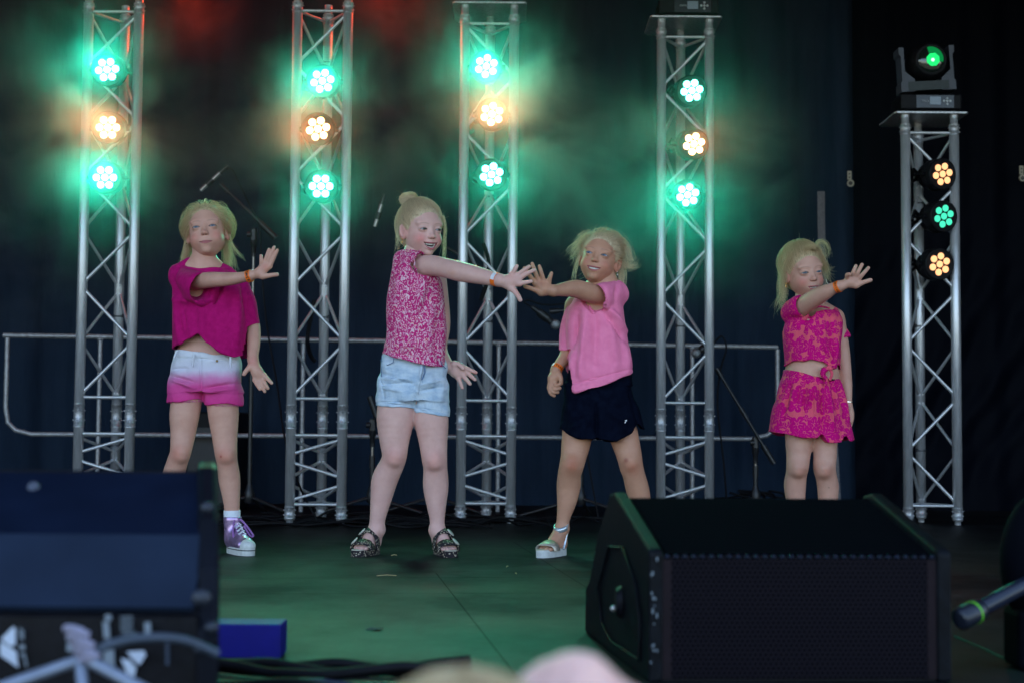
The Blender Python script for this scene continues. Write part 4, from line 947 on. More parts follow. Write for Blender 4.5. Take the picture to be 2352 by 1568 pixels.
def girl_pink():
    k = Kid("g3", 5.35, "girl in a light pink T-shirt and navy sports shorts, grinning and reaching left", GIRLS, (1275, 1262)); k.big = 3
    hd = headat(k, (1370.5, 583.8), -.065, .965, -13, 4, 11.4, skin=SK_TAN, mouth=dict(w=.0275, z=-.0500, up=.0030, open=.0098, ut=.0022, lt=.0032, col=(.40, .12, .12), tu=.0048, tl=.0040), cheek=.004, eye_open=.82, look=(-.10, -.10), hl=(.0690, .090, .0830))
    k.limb([(1386, 628, .01, 27), (1388, 655, .015, 28)], .02)
    k.limb([(1322, 695, .06, 20), (1372, 664, .03, 28), (1412, 670, .0, 24)], .03)
    z, a, b = outline(k, [(680, 1325, 1425), (740, 1320, 1432), (800, 1322, 1434), (850, 1310, 1440), (900, 1305, 1448), (950, 1302, 1455)])
    k.f.prof(z, a, b, k.Y0+.012, [.066, .070, .070, .070, .070, .068], 2.4, .03)
    k.limb([(1408, 680, -.0, 22), (1374, 677, -.06, 21.5), (1345, 670, -.10, 21.5), (1325, 664, -.125, 20.5), (1300, 664.5, -.16, 16.5), (1272, 668, -.20, 12)], .013)
    k.limb([(1316, 705, .06, 20), (1308, 770, .06, 18), (1301, 812, .045, 15.5), (1286, 836, .02, 13), (1277, 849, .01, 11.5)], .013)
    k.hand((1269, 668, 11.8), (1249, 665), [[(1260, 648), (1266.5, 628)], [(1248.5, 646), (1239, 612)], [(1237, 647), (1222.5, 606)], [(1229, 651), (1204.5, 616)]],
           [(1243, 672, -.012), (1232, 667, -.018), (1219, 662.5, -.022), (1206.5, 658.5, -.022)], -.20, 13, 4.6)
    k.hand((1277, 849, 11), (1272, 868), [[(1274, 872), (1277, 884, -.03), (1289, 880, -.028)], [(1270, 880), (1274, 893, -.03), (1286, 891, -.028)], [(1266, 886), (1270, 899, -.026), (1281, 900, -.024)], [(1262.5, 890), (1265, 902, -.02), (1273, 908, -.018)]],
           [(1282, 860, -.018), (1287, 866, -.026), (1288.5, 872, -.030), (1289, 877, -.030)], .01, 12.5, 4.8)
    k.limb([(1332, 950, .0, 37), (1324, 1010, .0, 34), (1318, 1045, -.01, 29.5), (1313, 1068, -.015, 28), (1308, 1088, -.0, 26.5), (1306, 1115, .02, 27.5), (1302, 1150, .02, 22.5), (1295, 1185, .02, 16), (1291, 1210, .02, 14)], .015)
    k.limb([(1415, 945, .0, 38), (1434, 1005, .0, 33), (1445, 1045, -.01, 29), (1450, 1070, -.01, 27), (1456, 1090, .0, 25.5), (1465, 1125, .02, 26.5), (1476, 1170, .03, 21), (1487, 1215, .04, 15), (1490, 1235, .04, 14)], .015)
    k.limb([(1314, 1060, -.045, 14), (1313, 1066, -.046, 13)], .022); k.limb([(1446, 1058, -.045, 13), (1448, 1064, -.045, 12)], .022)
    a1 = k.p(1291, 1214, .02); f1 = k.foot(a1, (a1[0]+.004, a1[1]+.028), -32, .158, .030, r_ank=k.r(14.5)); k.big = 1
    a2 = k.p(1490, 1238, .04); f2 = k.foot(a2, (a2[0], a2[1]+.028), 30, .155, .030, r_ank=k.r(14.5))
    k.body(hd, blush_fn(k, [(1312, 1068, 0, 16, (.95, .70, .66), .9), (1316, 1052, 0, 12, (.86, .70, .62), .7), (1450, 1072, 0, 16, (.95, .70, .68), .8), (1435, 1055, 0, 5, (.6, .34, .34), .9), (1240, 665, 0, 14, (1.08, .98, .95), .7), (1206, 657, 0, 8, (1.1, .85, .85), .7)]))
    hd.eyes(MT, k.root, 'brightblue'); hd.teeth(MT, k.root)
    f = Field()
    z, a, b = outline(k, [(665, 1345, 1415), (685, 1322, 1428), (710, 1305, 1435), (746, 1300, 1441), (805, 1303, 1445), (850, 1296, 1453), (905, 1291, 1459)])
    f.prof(z, a, b, k.Y0+.005, [.06, .08, .088, .092, .096, .10, .104], 2.5, .02)
    k.limb([(1322, 702, .06, 17), (1345, 678, .04, 19), (1392, 660, .015, 19), (1418, 672, .0, 19)], .02, f=f)
    k.limb([(1418, 676, -.0, 28), (1400, 678, -.035, 30), (1378, 682, -.075, 31)], .015, f=f)
    k.limb([(1314, 712, .055, 17), (1303, 760, .055, 17), (1301, 812, .045, 17)], .015, f=f)
    k.limb([(1392, 682, -.045, 24), (1362, 685, -.10, 30)], .003, 's', f)
    k.limb([(1302, 788, .05, 13.5), (1300, 830, .045, 15.5)], .003, 's', f)
    k.limb([(1382, 620, -.015, 28), (1382, 648, .0, 29)], .004, 's', f)
    pc = k.p(1369, 682, -.09); nx = np.array([-.86, -.5, .0]); nx /= np.linalg.norm(nx)
    f.cut(lambda X, Y, Z: np.minimum((X-pc[0])*nx[0]+(Y-pc[1])*nx[1]+(Z-pc[2])*nx[2], k.r(37)-np.sqrt((Y-pc[1])**2+(Z-pc[2])**2+(X-pc[0])**2)))
    z2, a2_, b2 = outline(k, [(820, 1312, 1440), (870, 1300, 1450), (915, 1296, 1456)]); f.prof(z2, a2_, b2, k.Y0+.005, [.080, .092, .097], 2.5, .004, 's')
    f.cut(hemfn(k, [(1270, 804), (1288, 803), (1311, 804), (1312, 830), (1313, 890), (1290, 894)][:3]+[(1312, 894), (1318, 901), (1340, 897), (1368, 892), (1410, 874), (1456, 854), (1475, 848)]))
    f2_ = Field()
    garment(k, "t_shirt", f, MT['pink'], .0028, [((1345, 710), (1330, 860), 9, .006), ((1365, 712), (1362, 840), 9, -.005), ((1395, 730), (1410, 840), 12, .005), ((1385, 705), (1440, 760), 7, .006), ((1380, 718), (1436, 790), 6, -.005), ((1415, 650), (1408, 700), 5, -.003), ((1325, 720), (1312, 800), 7, -.006), ((1318, 800), (1302, 880), 8, .005), ((1330, 830), (1340, 890), 10, .004), ((1430, 780), (1440, 850), 8, .004), ((1296, 888), (1456, 846), 2.5, -.0016)], .0014, 25, (8, 3))
    # lower left panel of the shirt in front of the hanging arm
    f = Field()
    z, a, b = outline(k, [(880, 1297, 1448), (910, 1298, 1455), (950, 1294, 1466), (985, 1289, 1474), (1010, 1288, 1477)])
    f.prof(z, a, b, k.Y0+.01, [.082, .090, .096, .102, .105], 2.5, .02)
    k.limb([(1334, 955, .0, 44), (1326, 1005, .0, 46)], .015, f=f); k.limb([(1425, 955, .0, 46), (1434, 1005, .0, 48)], .015, f=f)
    zt, at, bt = outline(k, [(848, 1305, 1452), (885, 1300, 1454)]); f.prof(zt, at, bt, k.Y0+.01, [.078, .080], 2.5, .01)
    k.limb([(1325, 985, .0, 36), (1323, 1030, .0, 40)], .002, 's', f); k.limb([(1432, 985, .0, 37), (1438, 1030, .0, 41)], .002, 's', f)
    f.cut(hemfn(k, [(1275, 980), (1289, 986), (1300, 996), (1320, 1003), (1358, 1009), (1368, 1011), (1378, 1016), (1400, 1014), (1430, 1004), (1450, 990), (1460, 974), (1465, 974), (1476, 985), (1490, 985)]))
    sh_ = garment(k, "sports_shorts", f, MT['navy'], .003, [((1366, 930), (1368, 1010), 5, -.008), ((1350, 950), (1310, 990), 8, .004), ((1400, 940), (1440, 990), 10, .004), ((1444, 900), (1464, 970), 5, -.004)], .0012, 28, (7, 5))
    b = MB(); c = k.p(1437, 967, -.108)
    def q_(u, v, w_): return tuple(c+np.array([u*.001, w_-.2*u*.001*-1, v*.001]))
    b.prism([(-4, 3.5), (6, 6.5), (4, 1.5), (1.2, -.5)], .0, .001, q_); b.prism([(-5, -3), (3, 1), (0, -2), (1.5, -3.5), (-4, -7.5), (-1.8, -3.6)], .0, .001, q_)
    b.build("logo", MT['bandwhite'], sh_)
    sandal(k, f1, [MT['rubber'], MT['glitter'], MT['cork'], MT['buckle']], .158, .035, False, 0, True)
    sandal(k, f2, [MT['rubber'], MT['glitter'], MT['cork'], MT['buckle']], .155, .035, False, 0, True)
    for fr, an in ((f1, a1), (f2, a2)):
        h, d, s_ = fr; up = np.array([0, 0, 1.]); b = MB(); vs = []; n = 26; ax = np.array([0, -.0, .0])
        for i in range(n):
            a = 2*math.pi*i/n; q = d*math.cos(a)*.027+s_*math.sin(a)*.0255; cc = np.array([an[0], an[1], 0])+d*.006+up*(.094-.012*math.cos(a))
            vs += [cc+q*.97, cc+q*1.06, cc+q*1.06+up*.018, cc+q*.97+up*.018]
        b.add(vs, [(4*i+j, 4*((i+1) % n)+j, 4*((i+1) % n)+(j+1) % 4, 4*i+(j+1) % 4) for i in range(n) for j in range(4)], True)
        for e in (-1, 1): b.tube([h+d*.045+s_*e*.029+up*.024, h+d*.026+s_*e*.0255+up*.055, np.array([an[0], an[1], 0])-d*.004+s_*e*.023+up*.102], [.005, .0055, .005], 8)
        b.build("ankle_strap", MT['irid'], k.root)
    c = k.p(1280, 845, .012); ax = k.p(1277, 850, .01)-k.p(1288, 832, .025)
    band_around(k, "wristband", c, ax, k.r(13.2), .015, .0012, MT['band'], "TIVAL", (48, 85), "orange paper wristband on the lowered wrist", txt_size=.010, start=60, flip=True)
    earring(k, hd, 1, MT['silver'], .010, .0022)
    cap = hd.hair_cap()
    st = groomed(hd, cap[0], 1700, (.02, -.125, .04), (.5, 1), .002, 13, .10)
    st += locks(hd, .011, [(-.060, -.0, .085), (-.085, -.01, .062), (-.105, -.015, .030), (-.115, -.02, .0)], 100, 0, .017, 61, .007)
    st += locks(hd, .010, [(-.066, -.01, .055), (-.090, -.01, .025), (-.100, -.015, -.02)], 75, 0, .018, 62, .007)
    st += locks(hd, .005, [(-.068, .0, .02), (-.080, .0, -.02), (-.082, .0, -.07), (-.078, .0, -.11)], 36, 0, .006, 63, .003)
    st += locks(hd, .013, [(.040, -.02, .095), (.075, -.03, .075), (.098, -.03, .040), (.112, -.035, .012), (.122, -.03, .022)], 120, 0, .016, 64, .008)
    st += locks(hd, .010, [(.070, -.03, .02), (.100, -.03, -.005), (.130, -.03, .0), (.140, -.03, .012)], 70, 0, .013, 65, .008)
    st += locks(hd, .012, [(.066, -.045, -.0), (.085, -.045, -.03), (.090, -.045, -.07), (.078, -.04, -.12), (.072, -.04, -.16)], 120, 0, .016, 66, .008)
    st += flyaways(hd, cap[0], 420, 7, (.02, .065), (0, -.1, .25), start=.002)
    add_hair(k, hd, MT['cap_pale'], MT['hair_pale'], cap, st)

def girl_floral():
    k = Kid("g4", 5.6, "smallest girl in a matching pink floral top and shorts, bare belly, at the right", GIRLS, (1862, 1255)); k.big = 3
    hd = headat(k, (1865.7, 625.5), -.065, .985, 14, -8, -7, skin=SK_MID, mouth=dict(w=.0225, z=-.0525, up=.0015, open=.0080, ut=.0024, lt=.0040, col=(.42, .13, .13), tu=.0045, tl=.0010), cheek=.004, eye_open=.78, blush=.75, look=(-.18, .04), hl=(.0690, .090, .0830))
    k.limb([(1852, 668, .015, 25), (1856, 700, .02, 26)], .02)
    k.limb([(1822, 718, .0, 22), (1860, 706, .03, 26), (1918, 730, .04, 22)], .03)
    z, a, b = outline(k, [(735, 1820, 1922), (790, 1812, 1924), (830, 1808, 1926), (850, 1806, 1926), (880, 1802, 1928), (920, 1796, 1930), (950, 1796, 1932)])
    k.f.prof(z, a, b, k.Y0+.01, [.07, .078, .082, .083, .082, .082, .08], 2.4, .03)
    k.limb([(1830, 716, -.01, 21), (1852, 698, -.07, 21), (1876, 682, -.12, 20), (1895, 672, -.155, 17), (1912, 663.5, -.18, 13.5), (1927, 658, -.20, 11)], .013)
    k.limb([(1924, 745, .04, 19), (1934, 800, .04, 17), (1940, 850, .03, 15.5), (1945, 890, .01, 12.5), (1947, 925, .0, 9.5)], .013)
    k.limb([(1947, 925, .0, 9.5), (1953, 950, -.01, 9), (1953, 966, -.015, 7)], .008); k.limb([(1950, 940, .01, 6), (1956, 960, .01, 5), (1953, 978, .0, 4)], .004)
    k.limb([(1946, 935, -.02, 6), (1946, 955, -.03, 4.6), (1949, 966, -.03, 3.8)], .004)
    k.hand((1928, 657.5, 10.8), (1953, 649), [[(1947, 641), (1945.5, 632, -.035), (1951, 630, -.048)], [(1957, 637), (1960, 625, -.03), (1966, 611, -.03)], [(1965, 638), (1972, 623, -.03), (1980, 608, -.03)], [(1971, 642), (1983, 629, -.03), (1994.5, 615.5, -.03)]],
           [(1966, 655, -.012), (1977, 651, -.016), (1988, 647, -.018), (1999.5, 643.5, -.018)], -.20, 10.5, 4.5)
    k.limb([(1838, 940, .0, 34), (1836, 1008, -.005, 32), (1834, 1040, -.01, 27.5), (1832, 1070, -.015, 25.5), (1829, 1090, -.0, 24), (1826, 1115, .015, 25), (1828, 1160, .02, 20), (1830, 1205, .02, 14.5), (1830, 1232, .02, 14)], .015)
    k.limb([(1896, 945, .0, 32), (1895, 1016, -.005, 28), (1895, 1045, -.01, 26.5), (1894, 1074, -.012, 25.5), (1898, 1095, .0, 24), (1902, 1120, .015, 24.5), (1901, 1165, .02, 20), (1899, 1205, .02, 14.5), (1898, 1232, .02, 14)], .015)
    k.limb([(1834, 1074, -.045, 13), (1833, 1080, -.045, 12)], .022); k.limb([(1893, 1076, -.045, 13), (1893, 1082, -.045, 12)], .022)
    a1 = k.p(1830, 1236, .02); f1 = k.foot(a1, (a1[0], a1[1]+.028), -12, .15, .029, r_ank=.022); k.big = 1; a2 = k.p(1898, 1236, .02); f2 = k.foot(a2, (a2[0], a2[1]+.028), 12, .15, .029, r_ank=.022)
    k.body(hd, blush_fn(k, [(1834, 1084, 0, 15, (.92, .72, .68), .8), (1893, 1084, 0, 15, (.92, .72, .68), .8), (1998, 643, 0, 6, (1, .75, .72), .6), (1822, 829, 0, 1.2, (.3, .2, .2), 1), (1900, 1118, 0, 1.3, (.3, .2, .2), 1), (1865, 860, 0, 60, (1.12, 1.14, 1.10), .6)]))
    hd.eyes(MT, k.root, 'blue'); hd.teeth(MT, k.root)
    f = Field()
    z, a, b = outline(k, [(712, 1830, 1918), (735, 1808, 1932), (765, 1801, 1934), (800, 1801, 1932), (842, 1803, 1930), (860, 1803, 1930)])
    f.prof(z, a, b, k.Y0+.005, [.06, .08, .088, .092, .096, .098], 2.5, .02)
    k.limb([(1815, 716, -.005, 18), (1832, 696, .0, 15), (1856, 698, .02, 15)], .02, f=f); k.limb([(1870, 712, .03, 14), (1905, 716, .03, 13), (1924, 738, .04, 16)], .02, f=f)
    k.limb([(1820, 716, -.0, 24), (1838, 706, -.05, 27)], .012, f=f); k.limb([(1924, 748, .04, 17), (1936, 772, .04, 17)], .012, f=f)
    k.limb([(1836, 708, -.045, 21), (1862, 695, -.10, 25)], .003, 's', f); k.limb([(1936, 772, .04, 14), (1945, 800, .04, 17)], .003, 's', f)
    pc = k.p(1845, 704, -.06); nx = np.array([.74, -.62, .25]); nx /= np.linalg.norm(nx)
    f.cut(lambda X, Y, Z: np.minimum((X-pc[0])*nx[0]+(Y-pc[1])*nx[1]+(Z-pc[2])*nx[2], k.r(32)-np.sqrt((Y-pc[1])**2+(Z-pc[2])**2+(X-pc[0])**2)))
    k.limb([(1862, 680, -.03, 27), (1868, 704, -.02, 26)], .004, 's', f)
    z2, a2_, b2 = outline(k, [(760, 1806, 1929), (860, 1807, 1926)]); f.prof(z2, a2_, b2, k.Y0+.006, [.080, .089], 2.5, .004, 's')
    f.cut(hemfn(k, [(1790, 843), (1803, 842), (1812, 832), (1824, 828.5), (1850, 829), (1878, 832), (1893, 842), (1903, 848), (1912, 840), (1921, 840), (1926, 852), (1931, 846), (1933, 799), (1955, 778), (1970, 776)]))
    tp = garment(k, "crop_top", f, MT['floral'], .0028, [((1880, 725), (1885, 830), 6, .004), ((1900, 735), (1902, 835), 5, -.004), ((1850, 745), (1842, 825), 10, .003), ((1885, 800), (1905, 842), 5, .006), ((1915, 780), (1906, 840), 5, .005), ((1830, 745), (1880, 728), 5, -.003)], .0013, 35, (9, 3))
    b = MB(); kn = k.p(1904.5, 844, -.098); b.ball(kn, (.012, .009, .010)); b.ball(kn+np.array([.006, -.004, -.004]), (.007, .006, .006))
    b.tube(spline([kn+np.array([-.006, 0, -.004]), k.p(1893, 849, -.100), k.p(1890, 860, -.097), k.p(1899, 872, -.095), k.p(1894, 884, -.096)], 5), [.009, .0095, .010, .0105, .011, .0115, .0115, .011, .0105, .010, .0095, .009, .0085, .008, .007, .006, .0055, .005, .0045, .004, .003], 8)
    b.tube(spline([kn+np.array([.004, 0, -.006]), k.p(1911, 858, -.10), k.p(1906, 872, -.098)], 5), .0055, 8)
    b.build("knot", MT['floral'], tp)
    b = MB(); b.tube(spline([k.p(1846, 678, -.045), k.p(1862, 706, -.075), k.p(1884, 704, -.06), k.p(1905, 708, -.03)], 6), .0035, 6)
    b.build("collar", MT['floral'], tp)
    f = Field()
    z, a, b = outline(k, [(846, 1803, 1924), (862, 1800, 1924), (880, 1792, 1930), (915, 1782, 1938), (955, 1774, 1948), (990, 1768, 1957), (1015, 1767, 1962)])
    f.prof(z, a, b, k.Y0+.008, [.085, .089, .094, .10, .106, .112, .114], 2.4, .012)
    z2, a2_, b2 = outline(k, [(920, 1795, 1880), (1030, 1774, 1878)]); f.prof(z2, a2_, b2, k.Y0+.008, [.06, .104], 2.4, .002, 's')
    z2, a2_, b2 = outline(k, [(920, 1886, 1926), (1030, 1886, 1956)]); f.prof(z2, a2_, b2, k.Y0+.008, [.06, .104], 2.4, .002, 's')
    f.cut(hemfn(k, [(1755, 990), (1767, 990), (1782, 995), (1810, 999), (1840, 1004), (1866, 1006), (1873, 998), (1879, 1000), (1888, 1015), (1920, 1015), (1945, 1012), (1961, 1007), (1975, 1006)]))
    wl = hemfn(k, [(1790, 846), (1803, 848), (1830, 856), (1865, 865), (1895, 871), (1925, 873), (1940, 873)]); f.cut(lambda X, Y, Z: -wl(X, Y, Z))
    z2, a2_, b2 = outline(k, [(840, 1807, 1921), (875, 1804, 1921)]); f.prof(z2, a2_, b2, k.Y0+.008, [.080, .084], 2.4, .002, 's')
    ln = [((1874, 900), (1875, 1000), 4, -.004)]
    rs = np.random.RandomState(9)
    for i in range(13):
        x = 1798+i*10.5; ln.append(((x, 884), (x+(x-1864)*.32, 880+rs.uniform(50, 110)), 3.2, rs.choice([-.004, .0045])))
    for i in range(5): ln.append(((1803, 856+i*5), (1922, 872+i*3.4), 1.2, -.0016))
    garment(k, "floral_shorts", f, MT['floral'], .0027, ln, .0012, 38, (9, 3))
    b = MB(); b.tube([k.p(1884, 868, -.082), k.p(1900, 870.5, -.079), k.p(1917, 871.5, -.070)], .003, 6); b.build("waistband", MT['ink'], k.root)
    c = k.p(1925, 659, -.197); ax = k.p(1934, 655, -.206)-k.p(1912, 664, -.18)
    band_around(k, "wristband", c, ax, k.r(12.6), .016, .0012, MT['band'], "FESTIVAL", None, "orange paper wristband printed FESTIVAL", txt_size=.0098, start=78, flip=True)
    b = MB(); q = [k.p(1916, 655, -.19), k.p(1907, 655, -.188), k.p(1900, 650, -.19), k.p(1897, 642, -.195)]; vs = []
    for i, p_ in enumerate(spline(q, 4)): vs += [p_+np.array([0, -.004, .001]), p_+np.array([0, .006, .001])]
    b.add(vs+[np.array(v)+np.array([.0006, 0, -.0012]) for v in vs], [(2*i, 2*i+1, 2*i+3, 2*i+2) for i in range(len(vs)//2-1)]+[(len(vs)+2*i, len(vs)+2*i+1, len(vs)+2*i+3, len(vs)+2*i+2) for i in range(len(vs)//2-1)]); b.build("band_tail", MT['bandwhite'], k.root)
    band_around(k, "bracelet", k.p(1947, 922, .0), (0.08, 0, 1), k.r(10.6), .004, .0025, MT['silver'])
    earring(k, hd, -1, MT['gold'], .010, .0040)
    sandal(k, f1, [MT['rubber'], MT['glitter'], MT['cork'], MT['buckle']], .15, .034, True, 0, True); sandal(k, f2, [MT['rubber'], MT['glitter'], MT['cork'], MT['buckle']], .15, .034, True, 0, True)
    cap = hd.hair_cap(lambda f: [f.el((.0, -.04, .100), (.030, .035, .018), .012), f.rc((-.066, -.012, .04), (-.072, -.022, -.03), .014, .010, .01)])
    st = groomed(hd, cap[0], 1600, (.01, -.075, .118), (.5, 1), .002, 14, .08)
    st += locks(hd, .009, [(-.055, .02, .075), (-.074, .0, .03), (-.084, -.005, -.02), (-.092, -.005, -.08), (-.102, -.005, -.125)], 150, 0, .010, 71, .005)
    st += locks(hd, .010, [(-.06, -.04, .03), (-.080, -.04, -.03), (-.085, -.035, -.09), (-.110, -.03, -.14)], 90, 0, .014, 72, .008)
    st += locks(hd, .010, [(.050, .01, .09), (.072, .0, .07), (.088, -.01, .02), (.098, -.01, -.02), (.102, -.01, -.05)], 120, 0, .014, 73, .010)
    st += locks(hd, .006, [(.050, .01, .085), (.068, -.0, .112), (.092, -.0, .110), (.108, -.0, .080), (.105, -.0, .045)], 46, 0, .006, 74, .005)
    st += locks(hd, .008, [(.060, .02, .06), (.078, .02, .03), (.095, .01, .005), (.118, .01, .0)], 70, 0, .007, 75, .004)
    st += locks(hd, .006, [(-.01, .05, .095), (.01, .06, .100), (.03, .055, .090), (.06, .02, .08)], 60, 0, .006, 76, .003)
    st += flyaways(hd, cap[0], 240, 9, (.012, .05), (0, 0, .25), start=.001)
    add_hair(k, hd, MT['cap'], MT['hair'], cap, st)
# ------------------------------------------------------------------ stage: floor, roof, side cloths, backdrop
def stage():
    m, t, b, o = new_mat("stage_plywood"); co = objco(t); sx = N(t, "ShaderNodeSeparateXYZ"); L(t, co, sx.inputs[0])
    mp = N(t, "ShaderNodeMapping"); L(t, co, mp.inputs[0]); mp.inputs["Scale"].default_value = (1, 7, 1)
    grain = noise(t, 9, 6, .65, mp.outputs[0]); big = noise(t, 1.3, 4, .6); scr = noise(t, 38, 5, .7, mp.outputs[0])
    c = mixc(t, ramp(t, big, [(.38, (0, 0, 0)), (.64, (1, 1, 1))]), (.003, .0033, .0042), (.013, .014, .0155))
    c = mixc(t, ramp(t, grain, [(.45, (0, 0, 0)), (.75, (.6, .6, .6))]), c, (.030, .029, .030))
    c = mixc(t, ramp(t, scr, [(.62, (0, 0, 0)), (.72, (.55, .55, .55))]), c, (.12, .11, .10)); c = mixc(t, ramp(t, noise(t, 4.5, 8, .8), [(.60, (0, 0, 0)), (.66, (.45, .45, .45))]), c, (.055, .055, .055))
    seam = None
    for (a, bb) in (((100, 1364), (2300, 1358)), ((560, 1326.5), (2300, 1322)), ((1040, 1364), (1155, 1511)), ((1230, 1275), (1373, 1364))):
        p0, p1 = G(*a), G(*bb); d = p1-p0; Ln = math.hypot(d[0], d[1]); nx, ny = -d[1]/Ln, d[0]/Ln; k = nx*p0[0]+ny*p0[1]; tx, ty = d[0]/Ln, d[1]/Ln; k2 = tx*p0[0]+ty*p0[1]
        q = MATH(t, 'ABSOLUTE', MATH(t, 'SUBTRACT', MATH(t, 'ADD', MATH(t, 'MULTIPLY', sx.outputs[0], float(nx)), MATH(t, 'MULTIPLY', sx.outputs[1], float(ny))), float(k)))
        l = MATH(t, 'MULTIPLY', MATH(t, 'LESS_THAN', q, .0022 if abs(p1[1]-p0[1]) > .3 else .0034), .7); al = MATH(t, 'SUBTRACT', MATH(t, 'ADD', MATH(t, 'MULTIPLY', sx.outputs[0], float(tx)), MATH(t, 'MULTIPLY', sx.outputs[1], float(ty))), float(k2))
        l = MATH(t, 'MULTIPLY', l, MATH(t, 'MULTIPLY', MATH(t, 'GREATER_THAN', al, -.6 if abs(ty) > .5 else -3.), MATH(t, 'LESS_THAN', al, float(Ln)+(.5 if abs(ty) > .5 else 3.))))
        seam = l if seam is None else MATH(t, 'MAXIMUM', seam, l)
    c = mixc(t, seam, c, (.004, .004, .004)); L(t, c, b.inputs["Base Color"])
    wire = N(t, "ShaderNodeTexChecker"); mp2 = N(t, "ShaderNodeMapping"); L(t, co, mp2.inputs[0]); mp2.inputs["Rotation"].default_value = (0, 0, .785); wire.inputs["Scale"].default_value = 170; L(t, mp2.outputs[0], wire.inputs["Vector"])
    L(t, ramp(t, MATH(t, 'ADD', grain, MATH(t, 'MULTIPLY', scr, .4)), [(.4, (.36, .36, .36)), (.9, (.60, .60, .60))]), b.inputs["Roughness"])
    patch = ramp(t, noise(t, 1.1, 5, .65), [(.40, (.25, .25, .25)), (.62, (1, 1, 1))]); gl = ramp(t, grain, [(.35, (.35, .35, .35)), (.65, (1, 1, 1))])
    L(t, MATH(t, 'MULTIPLY', MATH(t, 'MULTIPLY', MATH(t, 'MULTIPLY', patch, gl), .17), MATH(t, 'SUBTRACT', 1.0, seam)), b.inputs["Specular IOR Level"])
    h = MATH(t, 'ADD', MATH(t, 'MULTIPLY', wire.outputs[1], .25), MATH(t, 'ADD', MATH(t, 'MULTIPLY', grain, .5), MATH(t, 'MULTIPLY', seam, -1.0)))
    bump(t, b, h, .22, .003)
    f = MB(); f.box((0, 5.2, -.06), (13, 8.0, .12)); tag(f.build("stage_floor", m), kind="structure")
    # ground in front of and around the stage, 1.25 m lower
    gm, t, b, o = new_mat("grass_ground"); L(t, ramp(t, noise(t, 3, 8, .7), [(.35, (.028, .036, .016)), (.65, (.055, .052, .030))]), b.inputs["Base Color"]); b.inputs["Roughness"].default_value = .95; bump(t, b, noise(t, 60, 3), .5, .02)
    g = MB(); g.add([(-160, -160, -1.25), (160, -160, -1.25), (160, 160, -1.25), (-160, 160, -1.25)], [(0, 1, 2, 3)]); tag(g.build("ground", gm), kind="structure")
    sk = MB(); sk.box((0, 1.215, -.66), (13, .03, 1.08)); tag(sk.build("stage_skirt", plain("black_skirt", (.01, .01, .012), .9)), "black cloth skirt hung along the front edge of the stage", "stage skirt")
    # unseen roof and side cloths shade the stage; roof depth set for that
    rm = plain("canopy_vinyl", (.035, .037, .045), .7)
    r = MB(); r.box((0, 5.75, 3.40), (13.2, 6.9, .12)); tag(r.build("stage_roof", rm), "unseen dark canopy roof over the stage, its depth set for the shade", "stage roof")
    for s_ in (-1, 1):
        r = MB(); r.box((s_*6.3, 6.4, 1.65), (.06, 5.6, 3.25)); tag(r.build("side_cloth", rm), "dark cloth closing the %s side of the stage" % ("left" if s_ < 0 else "right"), "side cloth")
    r = MB(); r.box((0, 9.12, 1.0), (12.5, .05, 4.45)); tag(r.build("rear_sun_block", rm), "unseen dark wall added behind the backdrop to block the sun", "rear wall")  # added out of sight to stop sunlight leaking past the curtain
    # backdrop: hung cloth with vertical folds, the right part of a heavier black cloth with slanting creases
    cm, t, b, o = new_mat("navy_backdrop"); mp = N(t, "ShaderNodeMapping"); L(t, objco(t), mp.inputs[0]); mp.inputs["Scale"].default_value = (1, 1, .22)
    L(t, ramp(t, noise(t, 5, 6, .6, mp.outputs[0]), [(.3, (.009, .018, .036)), (.7, (.018, .033, .058))]), b.inputs["Base Color"]); b.inputs["Roughness"].default_value = .75; b.inputs["Specular IOR Level"].default_value = .05
    bump(t, b, MATH(t, 'ADD', noise(t, 14, 5, .6, mp.outputs[0]), MATH(t, 'MULTIPLY', noise(t, 420, 1), .03)), .4, .03)
    nx, nz = 420, 60; X = np.linspace(-6.2, 2.02, nx); Z = np.linspace(-.0, 3.32, nz); XX, ZZ = np.meshgrid(X, Z, indexing='ij')
    YY = 8.75+.035*np.sin(XX*9+.4*np.sin(ZZ*1.3))+.018*np.sin(XX*23+1.2+.5*np.sin(ZZ*2))+.03*np.sin(XX*2.3)+.008*np.sin(XX*47)*(.5+.5*np.sin(ZZ*3))
    v = np.stack([XX, YY, ZZ], -1).reshape(-1, 3); i, j = np.meshgrid(np.arange(nx-1), np.arange(nz-1), indexing='ij'); a = (i*nz+j).ravel(); f_ = np.stack([a, a+nz, a+nz+1, a+1], 1)
    tag(mesh_obj("backdrop_curtain", v, f_, cm, None, True), "wide navy backdrop cloth hanging behind the trusses and the guard rail", "curtain")
    cm2, t, b, o = new_mat("black_backdrop"); b.inputs["Base Color"].default_value = (.0016, .0026, .006, 1); b.inputs["Roughness"].default_value = .5; b.inputs["Specular IOR Level"].default_value = .025; bump(t, b, noise(t, 6, 5), .25, .03)
    nx, nz = 260, 180; X = np.linspace(2.0, 6.2, nx); Z = np.linspace(-.0, 3.32, nz); XX, ZZ = np.meshgrid(X, Z, indexing='ij'); q = (XX-3.7)*.9-(ZZ)*.62
    fall = np.exp(-((ZZ-.75)/.75)**2); YY = 8.60+.05*np.sin(XX*4)*(1-.5*fall)+fall*(.014*np.sin(q*17+.9*np.sin(ZZ*2.1)+.7*np.sin(XX*5))+.007*np.sin(q*37+XX*3+np.sin(ZZ*6)))+.010*np.sin(XX*31)
